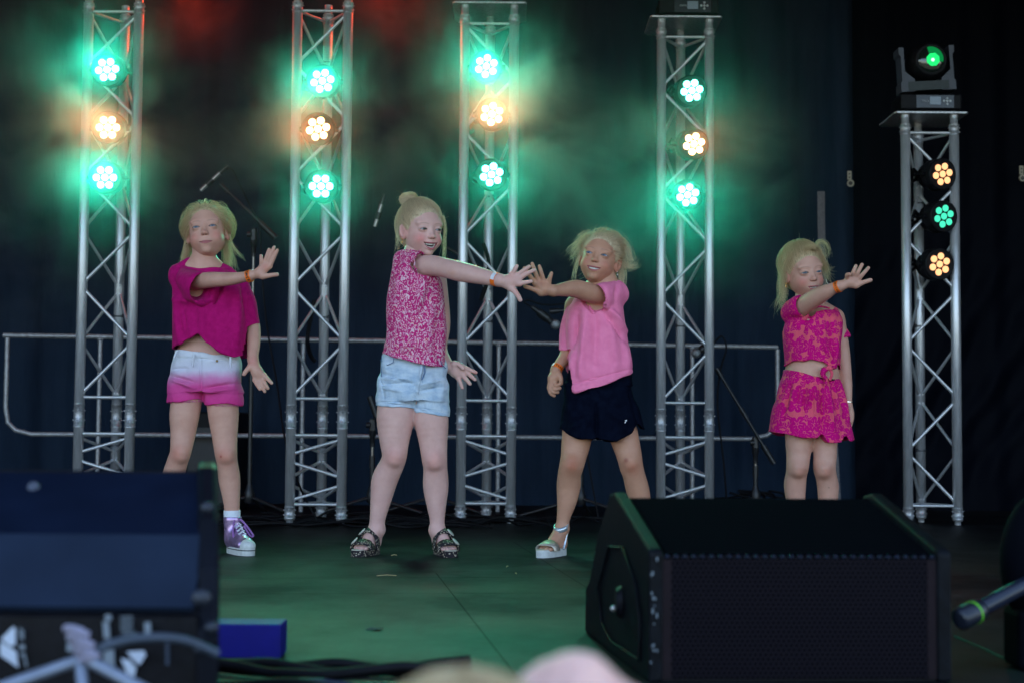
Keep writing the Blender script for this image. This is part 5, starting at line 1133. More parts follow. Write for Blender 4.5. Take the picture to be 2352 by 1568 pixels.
    v = np.stack([XX, YY, ZZ], -1).reshape(-1, 3); i, j = np.meshgrid(np.arange(nx-1), np.arange(nz-1), indexing='ij'); a = (i*nz+j).ravel(); f_ = np.stack([a, a+nz, a+nz+1, a+1], 1)
    tag(mesh_obj("backdrop_curtain", v, f_, cm2, None, True), "black backdrop cloth with slanting creases at the right, behind the shortest truss", "curtain")
    # grey webbing strip along the join, hooks on the black cloth
    sb = MB(); A, B, C = P(1886, 440, 8.5), P(1889, 620, 8.5), P(1925, 1190, 8.52)
    for q in (np.array([0, 0, 0]), np.array([0, .006, 0])):
        pass
    pts = spline([A, P(1887, 540, 8.49), P(1892, 680, 8.5), P(1912, 960, 8.49), C], 6); vs = []
    for p_ in pts:
        p_ = np.array([p_[0], p_[1], max(p_[2], .004)]); vs += [p_+np.array([-.021, 0, 0]), p_+np.array([.021, 0, 0]), p_+np.array([.021, .004, 0]), p_+np.array([-.021, .004, 0])]
    sb.add(vs, [(4*i+j, 4*i+(j+1) % 4, 4*i+4+(j+1) % 4, 4*i+4+j) for i in range(len(pts)-1) for j in range(4)]); tag(sb.build("strap", plain("grey_webbing", (.16, .15, .16), .8, var=.25, vscale=90)), "long pale grey strap hanging where the navy and black backdrops meet", "strap")
    for n_, (x, y) in enumerate(((1951, 412), (2346, 400))):
        h = MB(); c = P(x, y, 8.42); r0 = tag(empty("hook", tuple(c)), ("cream metal buckle on the black backdrop behind the smallest girl's head" if n_ == 0 else "cream metal buckle on the black backdrop at the right edge of the photo"), "buckle", "metal buckles on the black backdrop")
        h.box(c+np.array([0, 0, .022]), (.024, .006, .050), bev=.002); h.lathe(c+np.array([.006, -.004, -.024]), (0, 1, 0), [(0, .020), (.008, .020)], 18); h.build("plate", plain("cream_metal", (.42, .37, .27), .5), r0)
        h = MB(); h.lathe(c+np.array([.006, -.008, -.024]), (0, 1, 0), [(0, .010), (.004, .012)], 14); h.lathe(c+np.array([0, -.0045, .030]), (0, 1, 0), [(0, .005), (.001, .005)], 10); h.lathe(c+np.array([0, -.0045, .010]), (0, 1, 0), [(0, .005), (.001, .005)], 10); h.build("roller", plain("dark_metal", (.04, .035, .03), .5), r0)

# ------------------------------------------------------------------ truss towers
def alu():
    m, t, b, o = new_mat("aluminium"); mp = N(t, "ShaderNodeMapping"); L(t, objco(t), mp.inputs[0]); mp.inputs["Scale"].default_value = (1, 1, .12)
    nz = noise(t, 120, 5, .7, mp.outputs[0]); sp = noise(t, 55, 4, .75)
    c = mixc(t, ramp(t, nz, [(.35, (0, 0, 0)), (.7, (1, 1, 1))]), (.56, .57, .59), (.74, .74, .76)); c = mixc(t, ramp(t, sp, [(.70, (0, 0, 0)), (.76, (.8, .8, .8))]), c, (.10, .10, .11))
    L(t, c, b.inputs["Base Color"]); b.inputs["Metallic"].default_value = .62; L(t, ramp(t, nz, [(.3, (.30, .30, .30)), (.7, (.46, .46, .46))]), b.inputs["Roughness"]); return m
def truss(px_l, px_r, py_ref, Y, sections, label, first, plate=False):
    """three-legged tower: front legs under the given pixels, rear leg behind their middle"""
    xl = P(px_l, py_ref, Y)[0]; xr = P(px_r, py_ref, Y)[0]; cx = (xl+xr)/2; W = .239; R0 = .0235
    t = tag(empty("truss_tower", (cx, Y, 0)), label, "truss", "truss towers carrying stage lights")
    legs = [np.array([cx-W/2, Y, 0]), np.array([cx+W/2, Y, 0]), np.array([cx, Y+W*.866, 0])]; top = sections[-1][1]; al = MT['alu']
    for lg in legs:
        b = MB(); b.lathe(lg+np.array([0, 0, .004]), (0, 0, 1), [(0, R0*.66), (.018, R0*.66), (.019, R0), (top-.05, R0), (top-.049, R0*.80), (top-.004, R0*.80)], 24); lo = b.build("leg", al, t)
        for z in [s_[0] for s_ in sections]+[top]:
            e0, e1 = (z-.055, z+.055) if 0 < z < top else ((.03, .085) if z == 0 else (top-.095, top-.045))
            b = MB(); b.lathe(lg+np.array([0, 0, e0]), (0, 0, 1), [(0, R0+.0022), (.006, R0+.0022), (.0065, R0+.0008), (e1-e0-.0065, R0+.0008), (e1-e0-.006, R0+.0022), (e1-e0, R0+.0022)], 24)
            for zz in ((e0*.7+e1*.3), (e0*.3+e1*.7)): b.lathe(lg+np.array([-R0-.006, 0, zz]), (1, 0, 0), [(0, .0028), (2*R0+.012, .0028)], 8); b.ball(lg+np.array([0, -R0-.001, zz]), .004, nu=8, nv=6)
            b.build("coupler", MT['aluworn'], lo)
    for fi, (ia, ib) in enumerate(((0, 1), (1, 2), (2, 0))):
        A, B = legs[ia], legs[ib]; d = (B-A)/np.linalg.norm(B-A); A2 = A+d*R0*.6; B2 = B-d*R0*.6
        for (z0, z1) in sections:
            zb, zt = z0+.085+(.01 if z0 == 0 else 0), z1-.085
            for z in (zb, zt): bb = MB(); bb.tube([A2+[0, 0, z], B2+[0, 0, z]], .0075, 10); bb.build("brace", al, t)
            n = max(3, int(round((zt-zb)/.245))); n += (n % 2 == 0); dz = (zt-zb)/n; side = first if fi == 0 else (fi % 2)
            # front face starts (from the top) as in the photo
            for q in range(n):
                za = zt-q*dz-.022; zc = zt-(q+1)*dz+.022; s1 = (q+side) % 2
                p0, p1 = (B2, A2) if s1 == 0 else (A2, B2); bb = MB(); bb.tube([p0+[0, 0, za], p1+[0, 0, zc]], .0078, 10); bb.ball(p0+[0, 0, za], (.012, .012, .014), nu=8, nv=6); bb.ball(p1+[0, 0, zc], (.012, .012, .014), nu=8, nv=6); bb.build("brace", al, t)
    if plate:
        b = MB(); c = np.array([cx, Y+.07, top+.004]); b.prism([(x*.18*(1 if abs(x) < 1 else 1), y) for x, y in ((-.95, -.115), (.95, -.115), (1, -.10), (1, .20), (.9, .23), (-.9, .23), (-1, .20), (-1, -.10))], 0, .008, lambda u, v, q: (c[0]+u, c[1]+v, c[2]+q)); b.build("top_plate", MT['aluworn'], t)
        for lg in legs: b = MB(); b.lathe(lg+np.array([0, 0, top-.01]), (0, 0, 1), [(0, R0*.9), (.016, R0*.9)], 16); b.build("bolt", MT['aluworn'], t)
    b = MB(); lg = legs[2]
    for z in np.arange(.35, top-.1, .62): b.lathe(lg+np.array([0, 0, z]), (0, .15, 1), [(0, R0+.0015), (.018, R0+.0015)], 18)
    b.build("grey_tape", MT['tape'], t)
    return t
def cable(name, pts, r, mat, label, group=None, n=6, tagit=True):
    b = MB(); b.tube(spline(pts, n), r, 8); o = b.build(name, mat)
    if tagit: tag(o, label, "cable", group)
    return o
def par_can(px, py, Y, col, ecol, estr, power, yaw, pitch, label, rot=0.0, r=.064):
    """flat LED can: seven lenses in a dark face, ribbed body, yoke and clamp; its own lamp shines out of the face"""
    c = P(px, py, Y); t = tag(empty("stage_light", tuple(c)), label, "stage light", "LED cans on the truss towers")
    Rm = rotm(yaw, pitch, 0); fw = Rm@np.array([0, -1., 0]); sd_ = Rm@np.array([1., 0, 0]); up = Rm@np.array([0, 0, 1.])
    b = MB(); b.lathe(c-fw*.135, fw, [(0, .045), (.01, .062), (.05, .070), (.055, .078), (.075, .078), (.078, .074), (.112, .0775), (.128, .0775), (.131, .072), (.128, .064)], 36)
    for i in range(18):
        a = 2*math.pi*i/18; q = sd_*math.cos(a)+up*math.sin(a); b.tube([c-fw*.130+q*.058, c-fw*.085+q*.074], .003, 5)
    b.build("housing", MT['black'], t)
    b = MB(); b.lathe(c-fw*.012, fw, [(0, .066), (.004, .066)], 32); b.build("face", MT['face_'+col], t)
    for i in range(7):
        a = math.pi/3*i+rot; q = np.zeros(3) if i == 6 else sd_*math.cos(a)*.0395+up*math.sin(a)*.0395
        b = MB(); b.lathe(c-fw*.007+q, fw, [(0, .0165), (.003, .0163), (.0065, .0125), (.0082, .006)], 20); b.build("lens", ecol, t)
    b = MB()
    for s_ in (-1, 1):
        b.tube([c-fw*.05+sd_*s_*.082, c-fw*.06+sd_*s_*.086+up*.0, c-fw*.135+sd_*s_*.078, c-fw*.150+sd_*s_*.05], .006, 6); b.lathe(c-fw*.05+sd_*s_*.074, sd_*s_, [(0, .013), (.018, .013)], 12)
    b.tube([c-fw*.150+sd_*.05, c-fw*.150-sd_*.05], .006, 6); b.build("yoke", MT['black'], t)
    b = MB()   # hook clamp going to the nearest leg
    b.box(c-fw*.165-sd_*.02, (.035, .05, .04), bev=.004); b.tube([c-fw*.15-sd_*.03, c-fw*.14-sd_*.075+up*.03, c-fw*.12-sd_*.095], .009, 8); b.tube([c-fw*.15-sd_*.03, c-fw*.14-sd_*.075-up*.03, c-fw*.12-sd_*.10-up*.02], .008, 8); b.build("clamp", MT['black'], t)
    if power > 0:
        ld = bpy.data.lights.new("lamp", 'SPOT'); ld.energy = power; ld.color = LC[col]; ld.spot_size = R_(150); ld.spot_blend = 1.0; ld.shadow_soft_size = .13
        lo = bpy.data.objects.new("lamp", ld); COL.objects.link(lo); lo.parent = t; lo.matrix_parent_inverse = Matrix.Translation(-Vector(c))
        p = c+fw*.012; q = Vector(-fw).to_track_quat('Z', 'Y'); lo.location = tuple(p); lo.rotation_mode = 'QUATERNION'; lo.rotation_quaternion = q
    return t
LC = dict(green=(.0, 1.0, .60), orange=(1.0, .16, .02))
def moving_head(cx, Y, ztop, label, on, base_only=False):
    t = tag(empty("moving_head_light", (cx, Y, ztop)), label, "moving light"); k = MT['black']
    b = MB(); b.box((cx, Y+.07, ztop+.052), (.30, .20, .078), bev=.008)
    for s_ in (-1, 1): b.box((cx+s_*.11, Y+.07, ztop+.0065), (.03, .16, .013))
    bo = b.build("base", k, t)
    b = MB(); b.box((cx+.018, Y-.0315, ztop+.052), (.185, .004, .064), bev=.001); b.build("panel", MT['panel'], bo)
    b = MB(); b.box((cx+.018-.0, Y-.0345, ztop+.056), (.054, .003, .040), bev=.001); b.build("display", MT['display'], bo)
    for dx, dz in ((.064, 0), (.049, 0), (.079, 0), (.064, .015), (.064, -.015)):
        b = MB(); b.lathe((cx+dx+.012, Y-.034, ztop+.054+dz), (0, -1, 0), [(0, .0062), (.003, .0055)], 14); b.build("button", MT['button'], bo)
    me_ = text_mesh("ONYX", .012, .0003); me_.materials.append(MT['button']); lo = bpy.data.objects.new("lettering", me_); COL.objects.link(lo); lo.parent = bo; lo.matrix_parent_inverse = Matrix.Identity(4); lo.location = (cx-.030, Y-.0355, ztop+.053); lo.rotation_euler = (R_(90), 0, 0)
    if base_only: 
        b = MB(); b.box((cx, Y+.07, ztop+.115), (.20, .12, .04), bev=.006); b.build("yoke", MT['grey'], t); return
    # yoke: two arms with notched outlines on a crossbar, tilted a little
    hc = np.array([cx-.002, Y+.055, ztop+.262]); an = R_(-3.5)
    def tr(x, z, y): return (cx+x*math.cos(an)+(z-.1)*math.sin(an), Y+.005+y, ztop+z-x*math.sin(an))
    for s_ in (-1, 1):
        b = MB(); pl = [(.135, .115), (.135, .160), (.128, .168), (.128, .292), (.137, .302), (.137, .335), (.112, .335), (.112, .215), (.066, .175), (.066, .115)]
        b.prism([(s_*x, z) for x, z in pl], 0, .10, tr); b.build("yoke_arm", MT['grey'], t)
    b = MB(); b.prism([(-.100, .118), (.100, .118), (.100, .162), (-.100, .162)], -.004, .104, tr); b.build("crossbar", MT['darkgreen'], t)
    fw = np.array([.03, -1, -.02]); fw /= np.linalg.norm(fw)
    b = MB(); b.lathe(hc-fw*.11, fw, [(0, .05), (.02, .085), (.10, .098), (.17, .092), (.195, .078), (.200, .074), (.196, .068)], 40); hb = b.build("head", k, t)
    b = MB(); b.lathe(hc+fw*.080, fw, [(0, .069), (.006, .064), (.011, .05), (.015, .03), (.0165, .01)], 36); b.build("lens", MT['glasslens'], hb)
    me = bpy.data.meshes.new("beam_glow"); b = MB(); u = np.cross(fw, [0, 0, 1]); u /= np.linalg.norm(u); w_ = np.cross(u, fw)
    pts = [(math.cos(2*math.pi*i/8+.3)*.034, math.sin(2*math.pi*i/8+.3)*.034) for i in range(8)]
    b.prism(pts, .097, .0975, lambda x, y, q: tuple(hc+fw*q+u*(x-.006)+w_*(y-.002))); b.build("lit_gobo", MT['gobo'], hb)
    b = MB(); pts = [(0, 0)]+[(math.cos(R_(a))*.062, math.sin(R_(a))*.062) for a in range(-12, 112, 8)]
    b.prism(pts, .094, .0945, lambda x, y, q: tuple(hc+fw*q-u*(x-.004)+w_*y)); b.build("lit_segment", MT['gobodim'], hb)
    b = MB(); b.ball(hc+fw*.099+u*-.004+w_*-.004, .0085, nu=10, nv=8); b.build("hot_spot", MT['gobohot'], hb)

# ------------------------------------------------------------------ microphone stands, rail, boxes
def tripod_base(t, x, y, legs, zhub=.10, r=.34, k=None):
    b = MB(); b.lathe((x, y, zhub-.03), (0, 0, 1), [(0, .018), (.01, .026), (.05, .026), (.07, .019), (.09, .014)], 16); b.build("hub", k, t)
    for a in legs:
        d = np.array([math.sin(R_(a)), -math.cos(R_(a)), 0]); b = MB(); b.tube([np.array([x, y, zhub])+d*.02, np.array([x, y, 0])+d*r+[0, 0, .014]], .008, 8); b.ball(np.array([x, y, .013])+d*(r+.005), (.013, .013, .012), nu=10, nv=8); b.build("leg", k, t)
def mic_stand(px, Y, ptop, boom, label, mic=None, legs=(20, 140, 260), gripr=.014, cab=None, dy=(0, 0), zhub=.10):
    """vertical pole with a boom arm running through a clutch: boom = (px, py) tail -> head"""
    base = P(px, ptop, Y); x = base[0]; k = MT['stand']; t = tag(empty("microphone_stand", (x, Y, 0)), label, "microphone stand", "microphone stands at the back of the stage")
    tripod_base(t, x, Y, legs, zhub, k=k)
    b = MB(); zt = base[2]; b.tube([(x, Y, zhub), (x, Y, zt*.55)], .0115, 10); b.lathe((x, Y, zt*.55), (0, 0, 1), [(0, .015), (.06, .015)], 12); b.build("tube", k, t)
    b = MB(); b.tube([(x, Y, zt*.55), (x, Y, zt-.02)], .007, 8); b.build("pole", MT['rod'], t)
    b = MB(); b.lathe((x, Y, zt-.10), (0, 0, 1), [(0, .012), (.05, .013), (.055, .018), (.10, .018)], 12)
    b.box((x, Y, zt+.01), (.03, .04, .07), bev=.008); b.lathe((x-.03, Y-.025, zt+.01), (1, 0, 0), [(0, .014), (.02, .014)], 12); b.build("clutch", k, t)
    if boom:
        A = P(boom[0][0], boom[0][1], Y-.03+dy[0]); B = P(boom[1][0], boom[1][1], Y-.03+dy[1]); d = (B-A)/np.linalg.norm(B-A)
        b = MB(); b.tube([A, B], .008, 10); b.tube([A, A+d*.11], gripr, 12); b.tube([B-d*.05, B], .013, 10); b.tube([B-d*.30, B-d*.24], .0125, 10); bm_ = b.build("boom", k, t)
        if mic: 
            C_, D_, kind = mic; C_ = P(C_[0], C_[1], Y-.03+dy[1]); D_ = P(D_[0], D_[1], Y-.03+dy[1]); e = (D_-C_)/np.linalg.norm(D_-C_); Ln = np.linalg.norm(D_-C_)
            mt = tag(empty("microphone", tuple(C_)), mic_label.get(kind+str(px), "microphone held by the boom stand"), "microphone")
            if kind == 'pencil':
                b = MB(); b.tube([C_, D_], .0105, 14); b.build("capsule_body", MT['nickel'], mt); b = MB(); b.tube([C_+e*Ln*.36, C_+e*Ln*.68], .0155, 12); b.build("clip", k, mt)
                b = MB(); b.lathe(D_, e, [(0, .0085), (.001, .0085)], 14); b.build("grille", k, mt)
                b = MB(); b.tube([C_-e*.055, C_], .0115, 12); b.build("plug", k, mt)
            else:
                b = MB(); b.lathe(C_, e, [(0, .011), (Ln*.68, .017), (Ln*.72, .021)], 16); b.build("handle", k, mt); b = MB(); b.ball(D_-e*.024, .026); b.build("grille", MT['mesh'], mt)
                b = MB(); b.tube([C_+e*Ln*.25, C_+e*Ln*.6], .022, 12); b.build("clip", k, mt)
    return t
mic_label = {'pencil583': "slim silver pencil microphone clamped above the loose-haired girl's head", 'pencil1004': "slim silver pencil microphone beside the bun of the tallest girl", 'dyn1334': "vocal microphone with round mesh head pointing down beside the light pink shirt", 'dyn1735': "small black microphone on the low stand right of the fourth truss"}
def rail(x0px, x1px, Yl, Yr, posts, endl, endr, label):
    A = P(x0px, 771 if x0px < 500 else 786, Yl); t = tag(empty("guard_rail", (A[0], Yl, 0)), label, "guard rail", "galvanised guard rails before the backdrop"); m = MT['galv']
    zt, zb = .915, .405; r = .0135
    def at(px, z):
        u = (px-x0px)/(x1px-x0px)
        lo_, hi_ = Yl, Yr; Y = Yl+(Yr-Yl)*u; p = P(px, 900, Y); return np.array([p[0], Y, z])
    b = MB(); b.tube([at(x0px-(10 if endl else 0), zt), at(x1px, zt)], r, 12); b.build("top_tube", m, t)
    lo = []
    if endl: lo += [at(x0px, zt-.012), at(x0px, zb+.14), at(x0px+6, zb+.06), at(x0px+24, zb+.02), at(x0px+60, zb)]
    else: lo += [at(x0px, zb)]
    if endr: lo += [at(x1px-60, zb), at(x1px-24, zb+.02), at(x1px-6, zb+.06), at(x1px, zb+.14), at(x1px, zt-.012)]
    else: lo += [at(x1px, zb)]
    b = MB(); b.tube(spline(lo, 4) if False else lo, r*.95, 12); b.build("lower_tube", m, t)
    for px in posts: b = MB(); q = at(px, 0); b.tube([q+[0, .0, .004], q+[0, 0, zt-.012]], r*.92, 12); b.ball(at(px, zt-.012), (.018, .018, .012), nu=10, nv=6); b.ball(at(px, zb), (.018, .018, .014), nu=10, nv=6); b.build("post", m, t)
# ------------------------------------------------------------------ build the place
MT['alu'] = alu(); MT['aluworn'] = plain("worn_aluminium", (.50, .50, .52), .45, .6, var=.3, vscale=90)
MT['tape'] = plain("grey_tape", (.07, .075, .085), .6); MT['black'] = plain("black_metal", (.006, .006, .008), .45, var=.3, vscale=60, spec=.12)
MT['grey'] = plain("dark_grey_plastic", (.055, .062, .085), .5); MT['darkgreen'] = plain("dark_crossbar", (.020, .030, .034), .55)
MT['panel'] = plain("glossy_panel", (.008, .009, .014), .25); MT['display'] = plain("grey_display", (.22, .27, .33), .3, var=.03); MT['button'] = plain("pale_button", (.42, .44, .46), .4)
MT['glasslens'] = plain("dark_lens", (.010, .016, .012), .12, coat=.6); MT['rod'] = plain("steel_rod", (.30, .27, .24), .35, .8); MT['nickel'] = plain("satin_nickel", (.55, .52, .48), .35, .7)
MT['mesh'] = plain("mesh_ball", (.30, .32, .33), .45, .7, bmp=.8, bscale=700); MT['galv'] = plain("galvanised_steel", (.36, .36, .37), .5, .55, var=.25, vscale=50)
MT['gobo'] = emit("lit_gobo", (.02, 1.0, .22), .26); MT['gobodim'] = emit("lit_segment", (.005, .35, .08), .16); MT['gobohot'] = emit("lit_hot_spot", (.5, 1.0, .7), .5)
MT['face_green'] = plain("lens_plate", (.05, .10, .09), .3); MT['face_orange'] = plain("lens_plate_warm", (.16, .09, .07), .3)
MT['stand'] = plain("satin_black_metal", (.016, .016, .018), .38, var=.3, vscale=60, spec=.5)
MT['cablemat'] = plain("black_cable", (.006, .006, .008), .6, var=.2, spec=.15)
stage()
DY = {1: 6.94, 2: 6.90, 3: 7.10, 4: 7.32, 5: 7.20}
S2 = [(0, .5), (.5, 2.5)]
truss(185, 298, 900, DY[1], S2, "aluminium truss tower at the far left, partly behind the left floor monitor", 0)
truss(671.5, 786, 900, DY[2], S2, "aluminium truss tower between the two left girls, black cable hanging across it", 0)
truss(1061, 1174, 900, DY[3], S2, "aluminium truss tower right behind the tallest girl's outstretched arm", 1, True)
truss(1518, 1629, 900, DY[4], S2, "aluminium truss tower right of the light pink shirt girl, a fixture base on its plate", 0, True)
truss(2085, 2196, 900, DY[5], [(0, 2.0)], "short aluminium truss tower at the right, topped by a moving light", 1, True)
G_ = emit("led_green", (.10, 1.0, .62), 9); O_ = emit("led_amber", (1.0, .42, .16), 5.5)
GD = emit("led_green_dim", (.08, 1.0, .60), .27); OD = emit("led_amber_dim", (1.0, .46, .21), .48)
PW = 9.0
cans = [(245, 160, 1, 'green', 0, "green stage light, highest on the far left truss", .1), (247, 293, 1, 'orange', 0, "orange stage light in the middle of the far left truss", 0), (240, 408, 1, 'green', 0, "green stage light, lowest on the far left truss", 0),
        (740, 186, 2, 'green', 0, "green stage light, highest on the second truss, above the hanging cable", .2), (730, 296, 2, 'orange', 0, "orange stage light in the middle of the second truss", .2), (737, 428, 2, 'green', 0, "green stage light, lowest on the second truss", 0),
        (1117, 152, 3, 'green', 0, "green stage light, highest on the truss behind the tallest girl", .4), (1130, 262, 3, 'orange', 0, "orange stage light on the truss behind the tallest girl", .4), (1129, 401, 3, 'green', 0, "green stage light low on the truss behind the tallest girl, left of it the bun", .3),
        (1590, 208, 4, 'green', 8, "green stage light, highest on the fourth truss, under the fixture base", .2), (1595, 331, 4, 'orange', 12, "orange stage light in the middle of the fourth truss, drifting red smoke beside it", .3), (1580, 448, 4, 'green', 0, "green stage light, lowest on the fourth truss, in thick green glow", .3)]
for (x, y, i, c, yaw, lab, rot) in cans:
    pw = PW*(.55 if c == 'orange' else 1.0)*(.30 if (i == 4 and y < 400) else 1.0)
    par_can(x, y, DY[i]-.055, c, G_ if c == 'green' else O_, 1, pw, yaw, -6, lab, rot)
par_can(2167, 400, DY[5]-.06, 'orange', OD, 1, .35, 20, -4, "dim amber stage light, upper one on the short right truss", .25)
par_can(2170, 497, DY[5]-.06, 'green', GD, 1, .25, 20, -4, "dim green stage light between two amber ones on the short right truss", .35)
par_can(2160, 607, DY[5]-.06, 'orange', OD, 1, .35, 14, -4, "dim amber stage light, lower one on the short right truss", .4)
q = P(2136, 300, DY[5]); moving_head(float(q[0]), DY[5], 2.0+.012, "moving light with a glowing green lens on top of the short right truss", True)
q = P(1581, 30, DY[4]); moving_head(float(q[0]), DY[4], 2.5+.012, "black fixture base cut by the top of the photo, on the fourth truss", False, True)
rail(14, 930, 7.70, 7.95, (228, 695), True, False, "left guard rail with rounded end, behind the far left truss")
rail(946, 1786, 7.96, 8.25, (1145, 1590), True, True, "right guard rail with rounded end near the smallest girl")
mic_stand(583, 7.45, 545, ((634, 547), (506, 424)), "tall black microphone stand rising behind the girl in the magenta T-shirt", ((505, 398), (461, 438), 'pencil'), (55, 175, 300), .0155)
mic_stand(856, 7.5, 980, ((849, 910), (900, 1060)), "low black stand with lever clutch left of the tallest girl's legs", None, (-60, 70, 180), .015)
mic_stand(1004, 7.55, 640, ((1150, 640), (905, 500)), "microphone stand almost hidden behind the tallest girl, its boom at her neck", ((876, 470), (861, 521), 'pencil'), (-70, 60, 175))
mic_stand(1334, 7.5, 1050, ((1430, 700), (1262, 716)), "microphone stand behind the light pink shirt girl, its arm reaching left", ((1222, 705), (1284, 752), 'dyn'), (-75, 60, 170), dy=(.0, .0))
mic_stand(1735, 7.75, 1020, ((1778, 1064), (1646, 846)), "black microphone stand with slanting boom between fourth truss and smallest girl", ((1640, 786), (1590, 816), 'dyn'), (-60, 60, 180))
cm = MT['cablemat']; GC = "black cables lying along the back of the stage"
cable("cable", [P(505, 398, 7.42), P(530, 388, 7.42), P(548, 420, 7.42), P(575, 475, 7.42), P(596, 520, 7.41), P(600, 600, 7.40), P(612, 740, 7.38), P(636, 880, 7.30), P(655, 1010, 7.1), P(690, 1120, 6.95), np.array([P(735, 1190, 6.85)[0], 6.85, .006])], .0048, cm, "black cable falling from the pencil microphone across the second truss")
cable("cable", [P(1222, 705, 7.47), P(1204, 694, 7.47), P(1216, 690, 7.47), P(1250, 700, 7.47), P(1340, 706, 7.47), P(1352, 800, 7.5), P(1345, 1000, 7.5), np.array([P(1375, 1160, 7.4)[0], 7.4, .006])], .0045, cm, "thin black cable looping from the vocal microphone behind the light pink shirt")
cable("cable", [P(1640, 788, 7.72), P(1658, 772, 7.72), P(1668, 800, 7.72), P(1655, 850, 7.74), P(1648, 930, 7.74), P(1662, 1060, 7.74), np.array([P(1672, 1160, 7.6)[0], 7.6, .006])], .0048, cm, "black cable hanging in a loop right of the fourth truss")
cable("cable", [P(722, 690, 7.05), P(712, 740, 7.03), P(706, 780, 7.0), P(713, 815, 7.05), P(724, 830, 7.07)], .010, cm, "thick cable bow hanging from the rear leg of the second truss")
cable("cable", [P(1110, 560, 7.25), P(1122, 600, 7.22), P(1118, 650, 7.22), P(1104, 690, 7.24)], .010, cm, "thick cable bow on the rear leg of the third truss")
rs = np.random.RandomState(5)
for i in range(26):
    x0 = rs.uniform(470, 1150); x1 = x0+rs.uniform(250, 700); pts = []
    yb = rs.uniform(6.72, 7.35)
    for j in range(7):
        px = x0+(x1-x0)*j/6; Y = yb+rs.normal(0, .07); pts.append(np.array([P(px, 1190, Y)[0], Y, .007+abs(rs.normal(0, .022))*(j % 2)]))
    if x1 < 1480: cable("cable", pts, rs.uniform(.0045, .0075), cm, "black cable in the tangle on the floor behind the girls' feet", GC)
for i in range(6):
    px = 1640+i*22; c0 = P(px, 1140, 8.0); pts = [np.array([c0[0]+.09*math.cos(a+i)*(1+.1*i), 8.0+.06*math.sin(a), .02+.05*abs(math.sin(a*.7+i))+.012*i]) for a in np.linspace(0, 5.6, 9)]
    cable("cable", pts, .006, cm, "loops of black cable on the floor right of the fourth truss", "cable loops behind the right floor monitor")
# dark loudspeaker standing behind the magenta girl's legs
x0, x1 = P(425, 1000, 7.9)[0], P(545, 1000, 7.9)[0]; zt = P(480, 946, 7.9)[2]
t = tag(empty("loudspeaker", ((x0+x1)/2, 7.9, 0)), "black loudspeaker standing behind the bare knees of the magenta girl", "loudspeaker"); b = MB(); b.box(((x0+x1)/2, 8.1, zt/2+.002), (x1-x0, .38, zt), bev=.01); b.build("cabinet", MT['black'], t)
gm, tt_, bb, o = new_mat("black_grille"); vv = N(tt_, "ShaderNodeTexVoronoi"); vv.inputs["Scale"].default_value = 130; vv.inputs["Randomness"].default_value = .15; L(tt_, objco(tt_), vv.inputs["Vector"]); L(tt_, ramp(tt_, vv.outputs["Distance"], [(.28, (.001, .001, .001)), (.42, (.016, .015, .018))]), bb.inputs["Base Color"]); bb.inputs["Roughness"].default_value = .5; MT['grille'] = gm
b = MB(); b.box(((x0+x1)/2, 7.905, zt/2-.02), (x1-x0-.03, .012, zt-.12), bev=.003); b.build("grille", gm, t)

# ---- right floor monitor: perforated wrap-round grille between moulded side cheeks
def perf(name, sc, c0, c1, rough=.45):
    m, t, b, o = new_mat(name); co = objco(t); sx = N(t, "ShaderNodeSeparateXYZ"); L(t, co, sx.inputs[0]); S = sc
    def dots(ox, oz):
        u = MATH(t, 'SUBTRACT', MATH(t, 'FRACT', MATH(t, 'ADD', MATH(t, 'MULTIPLY', sx.outputs[0], S), ox)), .5); v = MATH(t, 'SUBTRACT', MATH(t, 'FRACT', MATH(t, 'ADD', MATH(t, 'MULTIPLY', sx.outputs[2], S*.577), oz)), .5); v = MATH(t, 'MULTIPLY', v, 1.732)
        return MATH(t, 'SQRT', MATH(t, 'ADD', MATH(t, 'MULTIPLY', u, u), MATH(t, 'MULTIPLY', v, v)))
    d = MATH(t, 'MINIMUM', dots(0., 0.), dots(.5, .5)); L(t, ramp(t, d, [(.26, c0), (.34, c1)]), b.inputs["Base Color"]); b.inputs["Roughness"].default_value = rough; L(t, ramp(t, d, [(.26, (0, 0, 0)), (.34, (.03, .03, .03))]), b.inputs["Specular IOR Level"])
    return m
